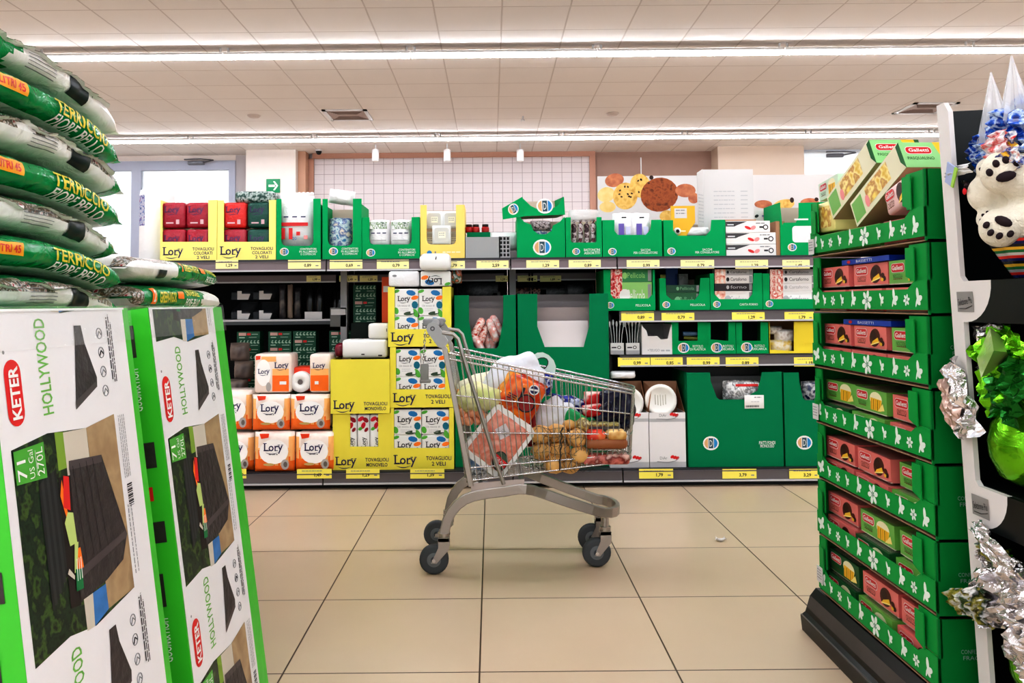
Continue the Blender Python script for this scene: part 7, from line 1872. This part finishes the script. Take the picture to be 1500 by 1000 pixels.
def egg(name, label, Y, z, r, foil, foil2, seed, xo=.13):
    t = thing(name, label, 'chocolate egg', (sx(z) + xo, Y, z - r * 1.15), group='foil wrapped eggs')
    m = MB()
    m.lathe([(.001, 0), (r * .4, .004), (r * .75, r * .25), (r * .97, r * .75), (r, r * 1.15), (r * .9, r * 1.6), (r * .66, r * 2.0), (r * .35, r * 2.25), (r * .16, r * 2.38)], foil, 28)
    # pleats
    m.v = [(v[0] * (1 + .03 * math.sin(14 * math.atan2(v[1], v[0]))), v[1] * (1 + .03 * math.sin(14 * math.atan2(v[1], v[0]))), v[2]) for v in m.v]
    m.build('egg', t)
    m = MB(); N = 26
    rows = []
    for j, (q, z_) in enumerate(((.17, 2.34), (.12, 2.5), (.38, 2.75), (.62, 3.05), (.8, 3.3))):
        rows.append([V3((r * q * (1 + (.35 if j > 1 else .1) * math.sin(k * 2.4 + seed)) * math.cos(2 * PI * k / N), r * q * (1 + (.35 if j > 1 else .1) * math.sin(k * 2.4 + seed)) * math.sin(2 * PI * k / N), r * (z_ + (.22 * math.sin(k * 1.7 + seed) if j > 2 else 0)))) for k in range(N)])
    vs = [p for rw in rows for p in rw]
    m.add(vs, [(j * N + k, j * N + (k + 1) % N, (j + 1) * N + (k + 1) % N, (j + 1) * N + k) for j in range(4) for k in range(N)], foil2)
    m.build('foil_gather', t)
    m = MB(); m.tube([(r * .15 * math.cos(a), r * .15 * math.sin(a), r * 2.47) for a in [2 * PI * k / 12 for k in range(12)]], .004, SILV, 5, closed=True); m.build('ribbon', t)
    return t
egg('foil_egg', 'large green foil wrapped egg on the middle shelf of the white stand', 1.80, .797, .088, GREENF, DGF2, 3, .085)
egg('foil_egg', 'green foil wrapped egg on the middle shelf, hidden at the near end', 1.58, .798, .088, GREENF, DGF2, 5, .12)
egg('foil_egg', 'green foil wrapped egg on the lowest shelf of the white stand', 1.79, .312, .088, GREENF, SILV, 7, .09)
egg('foil_egg', 'green foil wrapped egg on the lowest shelf, hidden at the near end', 1.57, .313, .088, GREENF, SILV, 9, .12)
def sheet(name, label, cat, spec, seed):
    m = MB()
    for (Y, z, dx, w_, h_, d_, mm, rot, tp) in spec:
        seed += 1; crumple(m, (sx(z) + dx, Y, z), w_, h_, d_, mm, seed, 12, rot, tp)
    put(m, name, label, cat, (0, 0, 0))
sheet('green_foil_top', 'crumpled green foil top of the egg wrapping on the middle shelf', 'foil wrapping', [(1.80, .955, .0, .15, .17, .035, GREENF, .4, .7), (1.74, .93, -.01, .13, .15, .035, DGF2, -.5, .9), (1.755, 1.0, .01, .12, .11, .03, GREENF, .9, .7), (1.83, .90, .01, .08, .10, .02, DGF2, .2, .8)], 4)
m = MB()   # pointed pale foil cone
ap, base = V3((sx(1.03) - .01, 1.735, 1.03)), V3((0, 0, 0))
pa_, pb_, pc_, pd_ = V3((sx(1.06), 1.785, 1.058)), V3((sx(1.0) - .05, 1.70, 1.01)), V3((sx(.95) - .035, 1.775, .945)), V3((sx(.98) - .005, 1.835, .985))
m.add([pa_, pb_, pc_, pd_, V3((sx(1) + .05, 1.76, 1.0))], [(0, 3, 1), (3, 2, 1), (0, 1, 4), (1, 2, 4), (2, 3, 4), (3, 0, 4)], LIMEF)
put(m, 'foil_cone', 'folded pale lime foil corner jutting from the middle shelf', 'foil wrapping', (0, 0, 0))
sheet('silver_foil', 'crumpled silver foil at the upper far corner of the middle shelf', 'foil wrapping', [(1.83, 1.02, .02, .11, .10, .03, SILV, .2, 1), (1.80, .97, .0, .12, .03, .01, mat('grey foil underside', (130, 126, 126), .3, metal=.7), .15, 1)], 14)
sheet('silver_foil', 'crumpled silver and pink foil hanging out over the stand frame below the middle shelf top', 'foil wrapping', [(1.895, .885, -.03, .10, .18, .035, SILV, .35, .5), (1.91, .87, -.045, .06, .12, .02, mat('pinkish foil', (196, 170, 160), .25, metal=.6, bump=(20, .5, 1)), .5, .5)], 24)
sheet('silver_foil', 'big crumpled silver foil bunch on the lowest shelf of the white stand', 'foil wrapping', [(1.79, .455, -.02, .20, .13, .05, SILV, .35, 1), (1.70, .37, -.03, .16, .15, .05, SILV, -.5, .9), (1.86, .49, .0, .10, .10, .04, SILV, .8, .7), (1.72, .46, -.02, .14, .12, .05, SILV, 1.2, .8)], 34)
sheet('printed_foil', 'dark green and yellow printed foil end sticking out beside the trays', 'foil wrapping', [(1.905, .405, -.05, .12, .06, .025, GOLDF, .35, 1), (1.87, .41, -.04, .09, .07, .03, GOLDF, -.2, .8)], 44)
sheet('silver_foil', 'flat silver foil edge lying under the middle band of the white stand', 'foil wrapping', [(1.80, .560, -.035, .19, .05, .015, SILV, -.45, .7), (1.84, .545, -.015, .10, .05, .02, GOLDF, -.4, .8)], 54)
sheet('green_foil_top', 'bright green foil tip standing above the silver foil on the lowest shelf', 'foil wrapping', [(1.82, .515, .0, .05, .08, .015, GREENF, -.5, .4), (1.66, .515, -.01, .10, .07, .02, GREENF, -.3, .8)], 64)
sheet('silver_foil', 'silver foil wrap hanging before the lowest green egg', 'foil wrapping', [(1.66, .36, .02, .12, .18, .04, SILV, .1, .8)], 74)
m = MB(); m.prism(Fr((sx(.3) - .005, 1.745, .29), (0, -1, 0), (0, 0, 1)), [(-.025, 0), (.0, .045), (.022, .06), (.03, .02)], .004, mat('orange card leaf', (226, 170, 80), .4, var=.2)); put(m, 'orange_card', 'small orange card tip beside the lowest green egg', 'card', (0, 0, 0))
# plush dog-bear: one continuous body
FUR = mat('white plush fur', (236, 228, 212), .95, bump=(120, .6, .5), var=.04); FURG = mat('grey plush fur', (124, 120, 122), .95, bump=(110, .7, .5), var=.08); PAD = mat('dark paw pad', (44, 28, 34), .8)
def plush(label):
    balls = [((1.235, 1.70, 1.335), (.085, .085, .085)), ((1.17, 1.71, 1.385), (.06, .055, .055)), ((1.125, 1.715, 1.398), (.046, .047, .05)), ((1.175, 1.72, 1.295), (.055, .05, .048)), ((1.125, 1.735, 1.278), (.042, .045, .044)),
             ((1.19, 1.77, 1.385), (.05, .04, .04)), ((1.145, 1.80, 1.42), (.026, .026, .027)), ((1.19, 1.775, 1.32), (.045, .035, .035)), ((1.145, 1.806, 1.305), (.026, .026, .027)),
             ((1.18, 1.828, 1.375), (.05, .05, .06)), ((1.14, 1.815, 1.365), (.032, .036, .042)), ((1.2, 1.79, 1.36), (.05, .05, .06))]
    O = V3((1.19, 1.77, 1.19))
    m = MB()
    for c, r in balls: m.ball(V3(c) - O, r, FUR, 20, 12)
    o = m.build('plush_toy', None, O)
    md = o.modifiers.new('r', 'REMESH'); md.mode = 'VOXEL'; md.voxel_size = .006; md.use_smooth_shade = True
    sm = o.modifiers.new('s', 'SMOOTH'); sm.iterations = 4
    dg = bpy.context.evaluated_depsgraph_get(); me = bpy.data.meshes.new_from_object(o.evaluated_get(dg)); o.modifiers.clear(); o.data = me
    if not me.materials: me.materials.append(FUR)
    for p in me.polygons: p.use_smooth = True
    tag(o, label, 'plush toy')
    cd = lambda p: (V3((0, 0, CAMZ + .15)) - V3(p)).normalized()
    def pads(c, r, big, ang):
        n_ = cd(c); u_ = V3((0, 0, 1)).cross(n_).normalized(); v_ = n_.cross(u_)
        u2 = u_ * math.cos(ang) + v_ * math.sin(ang); v2 = v_ * math.cos(ang) - u_ * math.sin(ang)
        m = MB()
        def pad(x, y, rx, ry):
            q = V3(c) + u2 * x * r + v2 * y * r + n_ * (r * 1.0 * math.sqrt(max(.05, 1 - (x * x + y * y) * .9)))
            M_ = Matrix((u2, v2, n_)).transposed()
            m.ball(q - O, (rx * r, ry * r, .16 * r), PAD, 12, 7, M=M_)
        pad(0, -.28, .42, .24)
        for x, y in ((-.55, .12), (-.2, .42), (.2, .45), (.55, .2)): pad(x, y, .15, .19)
        m.build('paw_pad', o)
    pads((1.125, 1.715, 1.398), .047, 1, .25); pads((1.125, 1.735, 1.278), .044, 1, 2.6); pads((1.145, 1.80, 1.42), .026, 0, .3); pads((1.145, 1.806, 1.305), .026, 0, .5)
    m = MB(); m.ball(V3((1.195, 1.848, 1.37)) - O, (.044, .038, .072), FURG, 18, 11, .1, 2); m.ball(V3((1.205, 1.80, 1.33)) - O, (.04, .05, .035), FURG, 14, 9); m.ball(V3((1.18, 1.84, 1.315)) - O, (.035, .04, .02), FURG, 12, 8); m.ball(V3((1.2, 1.79, 1.43)) - O, (.03, .05, .02), FURG, 12, 8); m.build('grey_fur', o)
    m = MB(); n_ = cd((1.14, 1.84, 1.36)); m.ball(V3((1.118, 1.838, 1.388)) + n_ * .004 - O, (.007, .007, .006), PAD, 10, 7); m.tube([V3((1.112, 1.842, 1.383)) + n_ * .004 - O, V3((1.108, 1.832, 1.376)) + n_ * .004 - O, V3((1.108, 1.822, 1.377)) + n_ * .004 - O], .0016, PAD, 5); m.build('nose', o)
    m = MB(); m.ball(V3((1.106, 1.829, 1.372)) + n_ * .004 - O, (.004, .006, .008), mat('red felt', (206, 40, 50), .8), 10, 7); m.build('tongue', o)
    m = MB(); m.ball(V3((1.13, 1.868, 1.40)) + n_ * .014 - O, .006, mat('black bead', (12, 12, 14), .1), 10, 7); m.build('eye', o)
    m = MB(); g = Fr(V3((1.10, 1.885, 1.398)) - O, (-.1, -.5, .86), (.0, .86, .5)); m.prism(g, [(0, -.014), (.05, -.018), (.05, .018), (0, .014)], .003, mat('lavender tag', (170, 180, 216), .4)); m.prism(g, [(0, -.024), (.05, -.028), (.05, -.017), (0, -.014)], .003, mat('lime tag', (170, 214, 90), .4), .001); m.build('hang_tag', o)
plush('white plush animal with dark paw pads and grey fur lying on the white stand')
m = MB(); S1 = speckle('striped foil', [(20, 40, 120), (220, 60, 40), (230, 230, 230), (30, 90, 60), (240, 200, 60), (20, 30, 80)], 3, .2)
STR = [mat('stripe navy', (24, 36, 96), .25, metal=.3), mat('stripe red', (206, 48, 40), .25, metal=.3), mat('stripe silver', (210, 212, 214), .2, metal=.6), mat('stripe green', (40, 120, 70), .25, metal=.3), mat('stripe yellow', (236, 190, 60), .25, metal=.3), mat('stripe black', (22, 22, 26), .25)]
m.grid(lambda u, v: V3(((.05 + .05 * v) * (1 + .05 * math.sin(u * 60)) * math.cos(2 * PI * u), (.04 + .05 * v) * (1 + .05 * math.sin(u * 60)) * math.sin(2 * PI * u), .0 + .085 * v)), 40, 14, lambda u, v: STR[int(v * 14) % 6])
m.cyl((0, 0, 0), (0, 0, .08), .045, .08, STR[5], 20)
put(m, 'striped_basket', 'striped shiny foil wrapped base under the plush animal', 'wrapped base', (sx(1.17) + .10, 1.755, 1.168))
sheet('blue_foil', 'blue starred foil bunch above the plush animal', 'foil wrapping', [(1.80, 1.475, .03, .16, .07, .03, BLUEF, .3, 1), (1.72, 1.49, .02, .14, .09, .035, BLUEF, -.2, 1), (1.76, 1.52, .05, .12, .06, .03, BLUEF, .5, 1)], 84)
sheet('white_wrap', 'white printed film lying above the plush animal at the stand frame', 'film wrapping', [(1.865, 1.425, -.012, .09, .025, .012, WHITEG, .05, 1)], 97)
sheet('printed_wrap', 'white and red printed film bunch beside the blue foil', 'film wrapping', [(1.715, 1.455, -.01, .08, .06, .02, speckle('white red film', [(236, 232, 234), (210, 80, 80), (240, 238, 240), (226, 190, 190)], 40, .2), .2, 1), (1.69, 1.43, -.005, .07, .08, .02, speckle('striped bright film', [(206, 48, 40), (236, 236, 236), (30, 60, 140), (240, 190, 60)], 50, .2), .4, 1)], 94)
for k, (Y, z, hh, ww, nm) in enumerate(((1.79, 1.475, .17, .075, 'left'), (1.715, 1.51, .15, .06, 'right'))):
    m = MB(); N = 18
    m.grid(lambda u, v: V3((.03 * (1 - v) * math.cos(2 * PI * u) * (1 + .3 * math.sin(u * 50)), ww * (1 - v * .93) * .6 * math.sin(2 * PI * u) * (1 + .2 * math.sin(u * 38 + k)) + .012 * v, hh * v)), 28, 6, CELLO, False)
    put(m, 'cellophane_tip', 'pointed cellophane tip above the blue foil, %s one' % nm, 'cellophane', (sx(z) + .05, Y, z), 'pointed cellophane tips')
m = MB(); m.box(-.03, 0, 0, .03, .02, .26, mat('dark green stand edge', (20, 60, 50), .4)); 
put(m2, 'display_plinth', 'black plinth under the white display stand', 'plinth', (0, 0, 0))

# scraps on the floor
for k, (px, py) in enumerate(((1056, 793), (1148, 707))):
    d = RIGHT * ((px - CX) / FPX) + UP * ((CY - py) / FPX) + FWD; q = CAM + d * (-CAMZ / d.z)
    m = MB(); crumple(m, (0, 0, 0), .045 - .02 * k, .03, .01, PAPER, 120 + k, 5)
    m.v = [(v[1], v[2], abs(v[0]) + .001) for v in m.v]
    put(m, 'paper_scrap', ['white paper scrap on the floor tiles beside the cart', 'tiny white scrap at the foot of the shelves'][k], 'scrap', (q.x, q.y, 0))
